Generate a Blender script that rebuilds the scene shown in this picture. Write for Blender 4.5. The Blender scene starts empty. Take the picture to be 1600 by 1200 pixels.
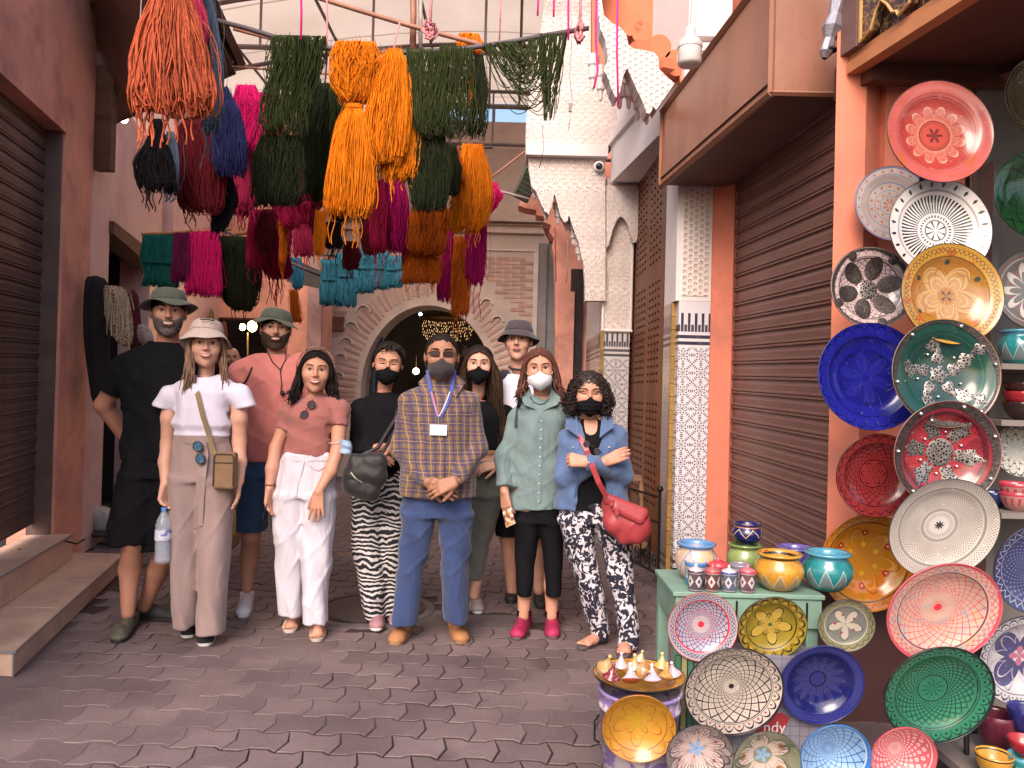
import bpy,bmesh,math,random
import numpy as np
from mathutils import Vector,Matrix,noise as mnoise
random.seed(7)
rng=np.random.RandomState(11)
R=math.radians
scene=bpy.context.scene
COL=scene.collection
# -- camera
ROLL,PITCH,CAMZ=0.026,0.010,1.40
cam_d=bpy.data.cameras.new('camera')
cam=bpy.data.objects.new('camera',cam_d)
COL.objects.link(cam)
cam_d.sensor_width=36.0
cam_d.lens=36.0*1200/1600
cam_d.clip_start=0.05
cam_d.clip_end=300
fwd=Vector((0,math.cos(PITCH),math.sin(PITCH)))
r0=Vector((1,0,0))
u0=r0.cross(fwd)
rgt=(r0*math.cos(ROLL)+u0*math.sin(ROLL)).normalized()
upv=rgt.cross(fwd).normalized()
rm=Matrix((rgt,upv,-fwd)).transposed()
cam.matrix_world=Matrix.Translation((0,0,CAMZ))@rm.to_4x4()
scene.camera=cam
CP=Vector((0,0,CAMZ))
def P(px,py,Y):
 """the place at depth Y that the photograph shows at (px, py)"""
 d=rgt*((px-800)/1200)+upv*((600-py)/1200)+fwd
 return CP+d*(Y/d.y)
 # -- world, sun, exposure
SUN_EL,SUN_AZ=40.0,196.0
world=bpy.data.worlds.new('World')
scene.world=world
world.use_nodes=True
nt=world.node_tree
bg=nt.nodes['Background']
sky=nt.nodes.new('ShaderNodeTexSky')
sky.sky_type='NISHITA'
sky.sun_disc=False
sky.sun_elevation=R(SUN_EL)
sky.sun_rotation=R(SUN_AZ)
sky.air_density=1.3
sky.dust_density=4.0
sky.ozone_density=1.0
nt.links.new(sky.outputs[0],bg.inputs[0])
bg.inputs[1].default_value=0.15
sun_d=bpy.data.lights.new('sun','SUN')
sun_d.energy=1.9
sun_d.angle=R(38)
sun_d.color=(1.0,0.83,0.74)
sun=bpy.data.objects.new('sun',sun_d)
COL.objects.link(sun)
az,el=R(SUN_AZ),R(SUN_EL)
sdir=Vector((math.sin(az)*math.cos(el),math.cos(az)*math.cos(el),math.sin(el)))
sun.rotation_euler=sdir.to_track_quat('Z','Y').to_euler()
sun.location=(0,-3,8)
scene.view_settings.view_transform='Standard'
scene.view_settings.look='None'
scene.view_settings.gamma=1.0
scene.view_settings.use_curve_mapping=False
scene.view_settings.exposure=0.82
scene.cycles.max_bounces=7
scene.cycles.diffuse_bounces=4
scene.cycles.glossy_bounces=3
scene.cycles.transmission_bounces=6
scene.cycles.transparent_max_bounces=8
scene.cycles.use_denoising=True
scene.cycles.caustics_reflective=False
scene.cycles.caustics_refractive=False
scene.cycles.sample_clamp_indirect=4.0
# -- materials
class E:
 """tiny expression wrapper that writes Math nodes"""
 def __init__(s,t,sock):s.t,s.s=t,sock
 def _m(s,op,*a,clamp=False):
  n=s.t.nodes.new('ShaderNodeMath');n.operation=op;n.use_clamp=clamp
  for i,v in enumerate((s,)+a):
   if isinstance(v,E):s.t.links.new(v.s,n.inputs[i])
   else:n.inputs[i].default_value=float(v)
  return E(s.t,n.outputs[0])
 def __add__(s,o):return s._m('ADD',o)
 __radd__=__add__
 def __sub__(s,o):return s._m('SUBTRACT',o)
 def __rsub__(s,o):return(s*-1.0)+o
 def __mul__(s,o):return s._m('MULTIPLY',o)
 __rmul__=__mul__
 def __truediv__(s,o):return s._m('DIVIDE',o)
 def lt(s,o):return s._m('LESS_THAN',o)
 def gt(s,o):return s._m('GREATER_THAN',o)
 def abs(s):return s._m('ABSOLUTE')
 def frac(s):return s._m('FRACT')
 def floor(s):return s._m('FLOOR')
 def sin(s):return s._m('SINE')
 def cos(s):return s._m('COSINE')
 def sqrt(s):return s._m('SQRT')
 def pow(s,o):return s._m('POWER',o)
 def max(s,o):return s._m('MAXIMUM',o)
 def min(s,o):return s._m('MINIMUM',o)
 def atan2(s,o):return s._m('ARCTAN2',o)
 def mod(s,o):return s._m('MODULO',o)
 def pp(s,o):return s._m('PINGPONG',o)
 def clamp(s):return s._m('ADD',0.0,clamp=True)
def mixc(t,f,a,b):
 n=t.nodes.new('ShaderNodeMix');n.data_type='RGBA'
 if isinstance(f,E):t.links.new(f.s,n.inputs[0])
 elif hasattr(f,'links'):t.links.new(f,n.inputs[0])
 else:n.inputs[0].default_value=f
 for k,v in((6,a),(7,b)):
  if isinstance(v,(tuple,list)):n.inputs[k].default_value=(*v[:3],1)
  else:t.links.new(v,n.inputs[k])
 return n.outputs[2]
def new_mat(name):
 m=bpy.data.materials.new(name);m.use_nodes=True
 t=m.node_tree
 return m,t,t.nodes['Principled BSDF']
def coords(t,kind='Object',scale=None):
 n=t.nodes.new('ShaderNodeTexCoord')
 o=n.outputs[kind]
 if scale is not None:
  mp=t.nodes.new('ShaderNodeMapping')
  mp.inputs['Scale'].default_value=scale if isinstance(scale,(tuple,list))else(scale,)*3
  t.links.new(o,mp.inputs[0]);o=mp.outputs[0]
 return o
def noise_tex(t,vec,scale,detail=4,rough=0.55,dist=0.0):
 n=t.nodes.new('ShaderNodeTexNoise')
 n.inputs['Scale'].default_value=scale;n.inputs['Detail'].default_value=detail
 n.inputs['Roughness'].default_value=rough;n.inputs['Distortion'].default_value=dist
 t.links.new(vec,n.inputs['Vector'])
 return E(t,n.outputs[0])
def ramp(t,val,stops):
 n=t.nodes.new('ShaderNodeValToRGB')
 t.links.new(val.s if isinstance(val,E)else val,n.inputs[0])
 e=n.color_ramp.elements
 while len(e)<len(stops):e.new(0.5)
 for k,(p,c)in enumerate(stops):
  e[k].position=p
  e[k].color=(*c,1)if len(c)==3 else c
 return n.outputs[0]
def bump(t,b,h,strength=0.3,dist=0.01):
 n=t.nodes.new('ShaderNodeBump')
 n.inputs['Strength'].default_value=strength;n.inputs['Distance'].default_value=dist
 t.links.new(h.s if isinstance(h,E)else h,n.inputs['Height'])
 t.links.new(n.outputs[0],b.inputs['Normal'])
_mc={}
def M(name,col,rough=0.8,var=0.25,vs=6.0,bs=40.0,bst=0.25,bd=0.004,metal=0.0,spec=0.4,dirt=None,dirt_s=1.5,dirt_a=0.5,sc=None,sheen=0.0,coat=0.0,rand=0.0):
 """a plain surface with colour variation, dirt patches and fine relief"""
 if name in _mc:return _mc[name]
 m,t,b=new_mat(name)
 v=coords(t,'Object',sc)
 n1=noise_tex(t,v,vs,6)
 lo=tuple(c*(1-var)for c in col);hi=tuple(min(1,c*(1+var))for c in col)
 c=ramp(t,n1,[(0.3,lo),(0.7,hi)])
 if rand:
  oi=t.nodes.new('ShaderNodeObjectInfo')
  f=(E(t,oi.outputs['Random'])*rand*2+(1-rand))
  mx=t.nodes.new('ShaderNodeVectorMath');mx.operation='SCALE'
  t.links.new(c,mx.inputs[0]);t.links.new(f.s,mx.inputs['Scale']);c=mx.outputs[0]
 if dirt:
  n2=noise_tex(t,v,dirt_s,8,0.65)
  f=((n2-0.48)*6.0).clamp()*dirt_a
  c=mixc(t,f,c,dirt)
  n3=noise_tex(t,v,dirt_s*13,5,0.7,0.6)
  c=mixc(t,((n3-0.63)*14).clamp()*dirt_a*0.9,c,dirt)
 t.links.new(c,b.inputs['Base Color'])
 b.inputs['Roughness'].default_value=rough
 b.inputs['Metallic'].default_value=metal
 b.inputs['Specular IOR Level'].default_value=spec
 if sheen:
  b.inputs['Sheen Weight'].default_value=sheen
 if coat:
  b.inputs['Coat Weight'].default_value=coat
 if bst:
  bump(t,b,noise_tex(t,v,bs,4),bst,bd)
 _mc[name]=m
 return m
def emit_mat(name,col,s):
 m,t,b=new_mat(name)
 b.inputs['Base Color'].default_value=(*col,1)
 b.inputs['Emission Color'].default_value=(*col,1)
 b.inputs['Emission Strength'].default_value=s
 return m
 # -- objects
def tag(o,label=None,cat=None,group=None,kind=None):
 if label:o['label']=label
 if cat:o['category']=cat
 if group:o['group']=group
 if kind:o['kind']=kind
 return o
def thing(name,label,cat,loc=(0,0,0),group=None):
 o=bpy.data.objects.new(name,None)
 o.empty_display_size=0.1
 COL.objects.link(o);o.location=Vector(loc)
 o.matrix_world=Matrix.Translation(Vector(loc))
 return tag(o,label,cat,group)
def link(name,mesh,parent=None,base=None):
 """mesh vertices are in world space; a child keeps them there"""
 o=bpy.data.objects.new(name,mesh)
 COL.objects.link(o)
 if parent is not None:
  o.parent=parent
  pm=parent.get('_base')
  loc=Vector(pm)if pm is not None else(parent.location.copy()if parent.type=='EMPTY' else Vector())
  if parent.type!='EMPTY' and pm is None:
   o.matrix_parent_inverse=Matrix.Identity(4)
  else:
   o.matrix_parent_inverse=Matrix.Translation(-loc)
 elif base is not None:
  mesh.transform(Matrix.Translation(-Vector(base)))
  o.location=Vector(base)
  o.matrix_world=Matrix.Translation(Vector(base))
  o['_base']=tuple(base)
 return o
class MB:
 def __init__(s):s.v,s.f,s.mi=[],[],[]
 def add(s,vs,fs,mi=0):
  n=len(s.v)
  s.v.extend([tuple(v)for v in vs])
  s.f.extend([tuple(i+n for i in f)for f in fs])
  s.mi.extend([mi]*len(fs));return s
 def box(s,lo,hi,mi=0,rot=0.0,taper=None):
  lo,hi=Vector(lo),Vector(hi);c=(lo+hi)/2;h=(hi-lo)/2
  vs=[]
  for z in(-1,1):
   for x,y in((-1,-1),(1,-1),(1,1),(-1,1)):
    tx=taper if(taper and z>0)else 1.0
    p=Vector((x*h.x*tx,y*h.y*tx,z*h.z))
    if rot:p.rotate(Matrix.Rotation(rot,3,'Z'))
    vs.append(c+p)
  return s.add(vs,[(3,2,1,0),(4,5,6,7),(0,1,5,4),(1,2,6,5),(2,3,7,6),(3,0,4,7)],mi)
 def hexa(s,q0,q1,mi=0):
  """two quads (each 4 points, same winding) joined into a solid"""
  vs=list(q0)+list(q1)
  return s.add(vs,[(0,1,2,3),(7,6,5,4),(1,0,4,5),(2,1,5,6),(3,2,6,7),(0,3,7,4)],mi)
 def prism(s,pts,off,mi=0):
  n=len(pts);off=Vector(off)
  vs=[Vector(p)for p in pts]+[Vector(p)+off for p in pts]
  fs=[tuple(range(n)),tuple(range(2*n-1,n-1,-1))]
  fs+=[((i+1)%n,i,n+i,n+(i+1)%n)for i in range(n)]
  return s.add(vs,fs,mi)
 def tube(s,pts,r,n=6,mi=0,cap=True,up=None):
  pts=[Vector(p)for p in pts];k=len(pts)
  rs=r if hasattr(r,'__len__')else[r]*k
  vs,fs=[],[]
  prev=None
  for i,p in enumerate(pts):
   d=(pts[min(i+1,k-1)]-pts[max(i-1,0)])
   if d.length<1e-9:d=Vector((0,0,1))
   d.normalize()
   if prev is None:
    a=Vector((0,0,1))if abs(d.z)<0.9 else Vector((1,0,0))
    prev=d.cross(a).normalized()
   x=(prev-d*prev.dot(d))
   x=x.normalized()if x.length>1e-6 else d.orthogonal().normalized()
   prev=x;y=d.cross(x)
   for j in range(n):
    t=2*math.pi*j/n
    vs.append(p+(x*math.cos(t)+y*math.sin(t))*rs[i])
  for i in range(k-1):
   for j in range(n):
    a,b=i*n+j,i*n+(j+1)%n
    fs.append((a,b,b+n,a+n))
  if cap:
   fs.append(tuple(range(n-1,-1,-1)));fs.append(tuple((k-1)*n+j for j in range(n)))
  return s.add(vs,fs,mi)
 def lathe(s,prof,c,n=32,mi=0,mat=None,squash=1.0):
  """prof: (r, z) list; c: centre; mat: optional Matrix 4x4 applied before the move"""
  c=Vector(c);vs,fs=[],[]
  k=len(prof)
  for r,z in prof:
   for j in range(n):
    t=2*math.pi*j/n
    p=Vector((r*math.cos(t),r*math.sin(t)*squash,z))
    if mat is not None:p=mat@p
    vs.append(c+p)
  for i in range(k-1):
   for j in range(n):
    a,b=i*n+j,i*n+(j+1)%n
    fs.append((a,b,b+n,a+n))
  return s.add(vs,fs,mi)
 def ball(s,c,r,n=10,mi=0,sx=1,sy=1,sz=1):
  prof=[(max(1e-4,math.sin(math.pi*i/n))*r,-math.cos(math.pi*i/n)*r*sz)for i in range(n+1)]
  k0=len(s.v)
  s.lathe(prof,c,n*2,mi)
  if sx!=1 or sy!=1:
   c=Vector(c)
   for i in range(k0,len(s.v)):
    v=s.v[i];s.v[i]=(c.x+(v[0]-c.x)*sx,c.y+(v[1]-c.y)*sy,v[2])
  return s
 def grid(s,fn,nu,nv,mi=0):
  vs=[fn(i/nu,j/nv)for j in range(nv+1)for i in range(nu+1)]
  fs=[(j*(nu+1)+i,j*(nu+1)+i+1,(j+1)*(nu+1)+i+1,(j+1)*(nu+1)+i)for j in range(nv)for i in range(nu)]
  return s.add(vs,fs,mi)
 def mesh(s,name,mats,smooth=False):
  me=bpy.data.meshes.new(name)
  me.from_pydata([tuple(v)for v in s.v],[],s.f)
  for m in(mats if isinstance(mats,(list,tuple))else[mats]):me.materials.append(m)
  if len(set(s.mi))>1 or(s.mi and s.mi[0]):
   me.polygons.foreach_set('material_index',s.mi)
  if smooth:me.polygons.foreach_set('use_smooth',[True]*len(me.polygons))
  me.update()
  return me
 def build(s,name,mats,parent=None,smooth=False,base=None):
  return link(name,s.mesh(name,mats,smooth),parent,base)
def np_mesh(name,V,F,mats,smooth=True):
 me=bpy.data.meshes.new(name)
 V=np.asarray(V,dtype=np.float32);F=np.asarray(F,dtype=np.int32)
 k=F.shape[1]
 me.vertices.add(len(V));me.vertices.foreach_set('co',V.ravel())
 me.loops.add(F.size);me.loops.foreach_set('vertex_index',F.ravel())
 me.polygons.add(len(F));me.polygons.foreach_set('loop_start',np.arange(0,F.size,k,dtype=np.int32))
 me.polygons.foreach_set('loop_total',np.full(len(F),k,dtype=np.int32))
 if smooth:me.polygons.foreach_set('use_smooth',np.ones(len(F),dtype=bool))
 for m in(mats if isinstance(mats,(list,tuple))else[mats]):me.materials.append(m)
 me.update(calc_edges=True)
 return me
def bevel(o,w=0.004,seg=1):
 md=o.modifiers.new('bevel','BEVEL');md.width=w;md.segments=seg;md.limit_method='ANGLE'
 return o
def copy_of(src,loc,parent=None,rot=None,name=None):
 o=src.copy()
 if name:o.name=name
 COL.objects.link(o)
 o.location=loc
 if rot is not None:o.rotation_euler=rot
 if parent is not None:o.parent=parent;o.matrix_parent_inverse=Matrix.Identity(4)
 return o
def text_mesh(txt,size,mat,name,parent,M4,extrude=0.0006):
 """lettering as a thin mesh, placed by matrix M4 (world)"""
 cu=bpy.data.curves.new(name,'FONT');cu.body=txt;cu.size=size;cu.extrude=extrude
 cu.align_x='CENTER';cu.align_y='CENTER'
 tmp=bpy.data.objects.new(name,cu)
 me=bpy.data.meshes.new_from_object(tmp)
 bpy.data.objects.remove(tmp);bpy.data.curves.remove(cu)
 me.materials.clear();me.materials.append(mat)
 me.transform(M4)
 me.name=name
 return link(name,me,parent)
 # -- SETTING
SALMON=M('salmon_plaster',(0.72,0.225,0.145),0.85,0.10,2.5,30,0.3,dirt=(0.38,0.15,0.12),dirt_s=2.6,dirt_a=0.5)
SALMON_D=M('worn_salmon_plaster',(0.68,0.31,0.235),0.85,0.14,2.0,30,0.35,dirt=(0.24,0.10,0.080),dirt_s=2.2,dirt_a=0.5)
PINKWALL=M('pale_pink_plaster',(0.66,0.44,0.42),0.88,0.10,2.0,25,0.25,dirt=(0.50,0.27,0.24),dirt_s=2.2,dirt_a=0.5)
WOOD_D=M('dark_wood',(0.10,0.045,0.028),0.6,0.35,3.0,60,0.3,sc=(1,1,5))
STUCCO_P=M('plain_white_plaster',(0.74,0.68,0.68),0.85,0.06,4.0,40,0.2)
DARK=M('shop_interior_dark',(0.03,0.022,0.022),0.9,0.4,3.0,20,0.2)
BLACKM=M('black_iron',(0.02,0.018,0.018),0.5,0.3,20,60,0.3,metal=0.6)
TIN=M('rusty_tin',(0.11,0.055,0.038),0.6,0.4,4.0,40,0.3,metal=0.3,dirt=(0.2,0.13,0.1),dirt_a=0.5)
STEEL=M('grey_steel',(0.20,0.17,0.17),0.5,0.15,6.0,40,0.1,metal=0.4)
GREYPL=M('grey_plaster',(0.60,0.46,0.40),0.9,0.12,1.5,20,0.3,dirt=(0.25,0.2,0.18),dirt_a=0.5)
BRICK=M('pink_brick',(0.50,0.29,0.24),0.85,0.15,9.0,40,0.3,rand=0.18)
MORTAR=M('pale_mortar',(0.66,0.55,0.50),0.9,0.12,5.0,30,0.4)
# -- ground
def paving():
 m,t,b=new_mat('worn_paver')
 v=coords(t,'Object')
 geo=t.nodes.new('ShaderNodeNewGeometry')
 w=geo.outputs['Position']
 n1=noise_tex(t,w,2.2,8,0.6)
 n2=noise_tex(t,w,55,4,0.6)
 n3=noise_tex(t,w,9.0,6,0.7)
 oi=t.nodes.new('ShaderNodeObjectInfo')
 c=ramp(t,n1,[(0.3,(0.115,0.083,0.086)),(0.7,(0.185,0.136,0.140))])
 f=(n2-0.5)*0.5+1.0+(E(t,oi.outputs['Random'])-0.5)*0.34
 mx=t.nodes.new('ShaderNodeVectorMath');mx.operation='SCALE'
 t.links.new(c,mx.inputs[0]);t.links.new(f.s,mx.inputs['Scale'])
 c=mixc(t,((n3-0.62)*9.0).clamp()*0.55,mx.outputs[0],(0.045,0.033,0.035))
 sz=t.nodes.new('ShaderNodeSeparateXYZ');t.links.new(w,sz.inputs[0])
 c=mixc(t,(E(t,sz.outputs[2])*-330.0-0.45).clamp()*0.9,c,(0.040,0.025,0.025))
 t.links.new(c,b.inputs['Base Color'])
 t.links.new(((n1*0.5)+0.38).s,b.inputs['Roughness'])
 b.inputs['Specular IOR Level'].default_value=0.35
 bump(t,b,n2+n3*0.6,0.5,0.004)
 dust,t,b=new_mat('trodden_dust')
 geo=t.nodes.new('ShaderNodeNewGeometry');w=geo.outputs['Position']
 n1=noise_tex(t,w,2.2,8,0.6);n2=noise_tex(t,w,55,4,0.6)
 sx=t.nodes.new('ShaderNodeSeparateXYZ');t.links.new(w,sx.inputs[0])
 c=ramp(t,n1,[(0.3,(0.111,0.080,0.083)),(0.7,(0.180,0.132,0.136))])
 low=((E(t,sx.outputs[2])*-260.0)-0.55).clamp()
 c=mixc(t,low,c,(0.040,0.024,0.024))
 t.links.new(c,b.inputs['Base Color'])
 t.links.new(((n1*0.5)+0.38).s,b.inputs['Roughness'])
 b.inputs['Specular IOR Level'].default_value=0.35
 bump(t,b,n2,0.35,0.003)
 x0,x1,y0,y1,st=-3.6,2.4,1.4,7.0,0.035
 nx,ny=int((x1-x0)/st),int((y1-y0)/st)
 mb=MB()
 def fz(u,vv):
  x,y=x0+(x1-x0)*u,y0+(y1-y0)*vv
  n=mnoise.noise(Vector((x*0.75+3.1,y*0.75,0.3)))+0.5*mnoise.noise(Vector((x*2.3,y*2.3,5.0)))
  k=n*0.0085-0.0052
  k+=0.0055*max(0,min(1,(x-0.35)*1.2))*max(0,min(1,(5.4-y)))
  k+=0.0026*max(0,min(1,(-0.7-x)*1.0))*max(0,min(1,(4.3-y)))
  k-=0.004*max(0,min(1,(y-3.9)*1.2))*max(0,min(1,(1.6-x)))
  return(x,y,max(-0.0085,min(-0.0014,k))+(0.0028 if n>0.62 else 0))
 mb.grid(fz,nx,ny)
 g=mb.build('pavement',dust,None,True,(0,0,0));g['kind']='structure'
 mb=MB()
 mb.grid(lambda u,v:(-60+120*u,-60+140*v,-0.02),12,12)
 o=mb.build('ground',M('outer_ground',(0.11,0.085,0.088),0.9),None,False,(0,0,0));o['kind']='structure'
 per,h=0.208,0.162
 def wave(x):
  u=(x/per)%1.0
  A=0.012
  if u<0.34:return-A
  if u<0.50:return-A+2*A*(u-0.34)/0.16
  if u<0.84:return A
  return A-2*A*(u-0.84)/0.16
 ks=[0.0,0.17,0.34,0.50,0.67,0.84]
 bot=[(k*per,wave(k*per))for k in ks]+[(per,wave(per))]
 top=[(k*per,h+wave(k*per+per/2))for k in ks]+[(per,h+wave(per*1.5))]
 zz=0.023
 loop=bot+[(per+zz,(bot[-1][1]+top[-1][1])/2)]+top[::-1]+[(zz,(bot[0][1]+top[0][1])/2)]
 loop=[Vector((x,h/2+(y-h/2)*0.962))for x,y in loop]
 cc=Vector((per/2,h/2))
 n=len(loop)
 def inset(d):
  out=[]
  for i in range(n):
   a,b_,c=loop[i-1],loop[i],loop[(i+1)%n]
   d1=(b_-a).normalized();d2=(c-b_).normalized()
   nn=(Vector((-d1.y,d1.x))+Vector((-d2.y,d2.x)))
   nn=nn.normalized()if nn.length>1e-6 else Vector((-d1.y,d1.x))
   out.append(b_+nn*d)
  return out
 o1,o2=inset(0.0038),inset(0.0068)
 mb=MB()
 vs=[(p.x-cc.x,p.y-cc.y,-0.03)for p in o1]+[(p.x-cc.x,p.y-cc.y,-0.0030)for p in o1]+[(p.x-cc.x,p.y-cc.y,0.0)for p in o2]
 fs=[]
 for k in(0,n):
  fs+=[(k+i,k+(i+1)%n,k+n+(i+1)%n,k+n+i)for i in range(n)]
 fs.append(tuple(2*n+i for i in range(n)))
 mb.add(vs,fs)
 pm=mb.mesh('paver',m)
 cells=[]
 rot=R(-2.0)
 for j in range(0,60):
  y=2.2+j*h
  for i in range(-24,22):
   x=i*per+(j%2)*per/2
   X=x*math.cos(rot)-(y-4)*math.sin(rot);Yw=4+x*math.sin(rot)+(y-4)*math.cos(rot)
   if Yw<2.65 or X<-0.80*Yw or X>0.55*Yw or X>2.0:continue
   if X<-2.25-0.24*(Yw-3.6)and Yw<5.9:continue
   if X<-1.9-0.25*Yw:continue
   if(X+0.85)**2+(Yw-4.88)**2<0.40**2:continue
   if-1.05<X<0.15 and 4.58<Yw<4.80:continue
   cells.append((X,Yw))
 cells.sort(key=lambda c:c[1])
 near=[c for c in cells if abs(c[0]/c[1]+0.06)<0.60][:300]
 ns=set(near)
 for X,Yw in near:
  o=bpy.data.objects.new('paver',pm);COL.objects.link(o);o.parent=g
  o.location=(X,Yw,random.uniform(-0.0012,0.0012));o.rotation_euler=(random.gauss(0,0.006),random.gauss(0,0.006),rot+random.gauss(0,0.006))
 mb=MB()
 for X,Yw in cells:
  if(X,Yw)in ns:continue
  dz=random.uniform(-0.0012,0.0012)
  mb.add([(X+v[0],Yw+v[1],v[2]+dz)for v in vs],fs)
 o=mb.build('paving',m,g);o['kind']='stuff'
 conc=M('patched_concrete',(0.105,0.085,0.09),0.6,0.15,5,50,0.3,dirt=(0.06,0.045,0.05),dirt_s=4,dirt_a=0.6)
 mb=MB()
 mb.prism([(-1.08,4.53,0.003),(0.12,4.56,0.003),(0.14,4.82,0.003),(-1.12,4.80,0.003)],(0,0,-0.02))
 mb.build('concrete_patch',conc,g)
 mb=MB();N=40
 ring=[(-0.85+0.395*math.cos(2*math.pi*k/N),4.88+0.395*math.sin(2*math.pi*k/N),0.006)for k in range(N)]
 mb.prism(ring,(0,0,-0.02))
 mb.build('cover_surround',conc,g)
 mt,t,b=new_mat('cast_iron_cover')
 v=coords(t,'Object')
 sp=t.nodes.new('ShaderNodeSeparateXYZ');t.links.new(v,sp.inputs[0])
 X_,Y_=E(t,sp.outputs[0]),E(t,sp.outputs[1])
 hgt=(((X_+Y_)*26).frac()-0.5).abs().gt(0.16)*(((X_-Y_)*26).frac()-0.5).abs().gt(0.16)
 c=mixc(t,hgt,(0.085,0.065,0.068),(0.03,0.022,0.024));t.links.new(c,b.inputs['Base Color'])
 b.inputs['Roughness'].default_value=0.55;b.inputs['Metallic'].default_value=0.3
 bump(t,b,hgt*-1.0,0.6,0.006)
 dc=thing('manhole_cover','round cast iron drain cover with a diamond grid set in the paving','manhole cover',(-0.85,4.88,0))
 mb=MB();mb.lathe([(0.0005,0.012),(0.30,0.012),(0.305,0.008),(0.305,-0.005)],(-0.85,4.88,0),48)
 mb.build('lid',mt,dc)
 mb=MB();mb.lathe([(0.312,-0.002),(0.312,0.0115),(0.335,0.0115),(0.34,-0.002)],(-0.85,4.88,0),48)
 mb.build('rim',BLACKM,dc)
 return g
pavement=paving()
# -- shutter slats helper
def shutter(parent,A,B,z0,z1,pitch,mat,tilt=0.0,name='slat',out=(1,0,0),dB=0.0):
 """slats between ground points A and B (world XY), copies of one mesh; tilt = z drop per metre along"""
 A,B=Vector((*A,0)),Vector((*B,0));L=(B-A).length
 ang=math.atan2(B.y-A.y,B.x-A.x)
 mb=MB();p=pitch
 prof=[(0.000,0.0),(0.012,0.004),(0.012,0.014),(0.003,0.018),(0.012,0.022),(0.012,0.032),(0.000,0.037),(0.004,p*0.7),(-0.004,p+0.004),(-0.012,p+0.004),(-0.012,0.0)]
 prof2=[(-d,z)for d,z in prof]
 side=1 if Vector(out).dot(Vector((-math.sin(ang),math.cos(ang),0)))>0 else-1
 pts=[(-L/2,d*side,z)for d,z in prof]
 mb.prism(pts,(L,0,0))
 me=mb.mesh(name,mat)
 C=(A+B)/2
 n=int((z1-z0)/p)
 loc0=Vector(parent.get('_base',parent.location))if parent.type=='EMPTY' else Vector()
 for k in range(n+1):
  o=bpy.data.objects.new(name,me);COL.objects.link(o);o.parent=parent
  o.location=Vector((C.x,C.y,z0+k*p))-loc0
  o.rotation_euler=(random.gauss(0,0.004),math.atan(tilt),ang)
  # -- LEFT building with roller shutter
def LX(Y):return-3.27-0.25*(Y-5.6)
lb=thing('shop_building','plastered shopfront building at the left with a closed brown roller shutter','building',(-3.2,5.0,0))
lz=lambda Y:0.028*(Y-5.0)
mb=MB()
T=Vector((-0.24,-0.06,0))*1.0
ya,yb,yc=2.2,5.5,6.15
zl=3.16
def wallquad(mb,y0,y1,z0,z1,off=0.0,th=0.3,tz0=0.0,tz1=0.0):
 n=Vector((1,0.25,0)).normalized()
 a=Vector((LX(y0),y0,0))+n*off;b=Vector((LX(y1),y1,0))+n*off
 q=[a+Vector((0,0,z0+tz0)),b+Vector((0,0,z0+tz1)),b+Vector((0,0,z1)),a+Vector((0,0,z1))]
 mb.hexa(q,[p-n*th for p in q])
wallquad(mb,ya,yb,zl,5.2,0.0,0.3,lz(ya),lz(yb))
wallquad(mb,yb,yc,0.0,5.2,0.0,0.3)
o=mb.build('wall',SALMON_D,lb)
shut=M('brown_shutter_paint',(0.125,0.078,0.072),0.40,0.18,5.0,70,0.15,metal=0.2,dirt=(0.17,0.12,0.115),dirt_s=7,dirt_a=0.35)
sh=link('roller_shutter',MB().box((LX(4.9)-0.02,4.89,0.315),(LX(4.9),4.9,0.32)).mesh('roller_shutter',shut),lb)
sh.matrix_parent_inverse=Matrix.Translation(-lb.location)
nrm=Vector((1,0.25,0)).normalized()
A=Vector((LX(ya),ya,0))-nrm*0.13;B=Vector((LX(yb),yb,0))-nrm*0.13
shutter(sh,(A.x,A.y),(B.x,B.y),0.33,3.25,0.098,shut,-0.030,'slat',(1,0,0))
mb=MB()
q=[Vector((LX(yb),yb,0.3))-nrm*0.001,Vector((LX(yb),yb,0.3))-nrm*0.15,Vector((LX(yb),yb,3.2))-nrm*0.15,Vector((LX(yb),yb,3.2))-nrm*0.001]
d=Vector((0.25,-1,0)).normalized()*0.035
mb.hexa([p+d*0.1-nrm*0.02 for p in q],[p+d-nrm*0.02 for p in q])
mb.build('guide_rail',shut,lb)
lb2=thing('open_shop','pale pink plastered shop with a dark open doorway behind the man in black','building',(-3.6,7.2,0))
mb=MB()
wallquad(mb,6.16,6.72,0,3.95,-0.01,0.3)
wallquad(mb,6.72,8.9,2.72,3.95,-0.012,0.3,0.06,0.0)
wallquad(mb,8.35,8.9,0,2.72,-0.011,0.3)
mb.build('wall',PINKWALL,lb2)
mb=MB();wallquad(mb,6.70,8.38,2.63,2.80,0.03,0.2,0.06,0.0);mb.build('lintel',WOOD_D,lb2)
mb=MB()
n=nrm
def inner(y0,y1,off,z0,z1,th=0.05):
 wallquad(mb,y0,y1,z0,z1,off,th)
inner(6.3,8.9,-1.6,0,3.0)
a=Vector((LX(6.72),6.72,0))-n*0.32
mb.hexa([a,a-n*1.3,a-n*1.3+Vector((0,0,3)),a+Vector((0,0,3))],[p+Vector((0.01,-0.05,0))for p in(a,a-n*1.3,a-n*1.3+Vector((0,0,3)),a+Vector((0,0,3)))])
a=Vector((LX(8.4),8.4,0))-n*0.32
mb.hexa([a,a-n*1.3,a-n*1.3+Vector((0,0,3)),a+Vector((0,0,3))],[p+Vector((0.01,0.05,0))for p in(a,a-n*1.3,a-n*1.3+Vector((0,0,3)),a+Vector((0,0,3)))])
wallquad(mb,6.3,8.9,2.9,3.0,-0.33,1.3)
wallquad(mb,6.3,8.9,0.02,0.10,-0.33,1.3)
mb.build('interior',DARK,lb2)
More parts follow.
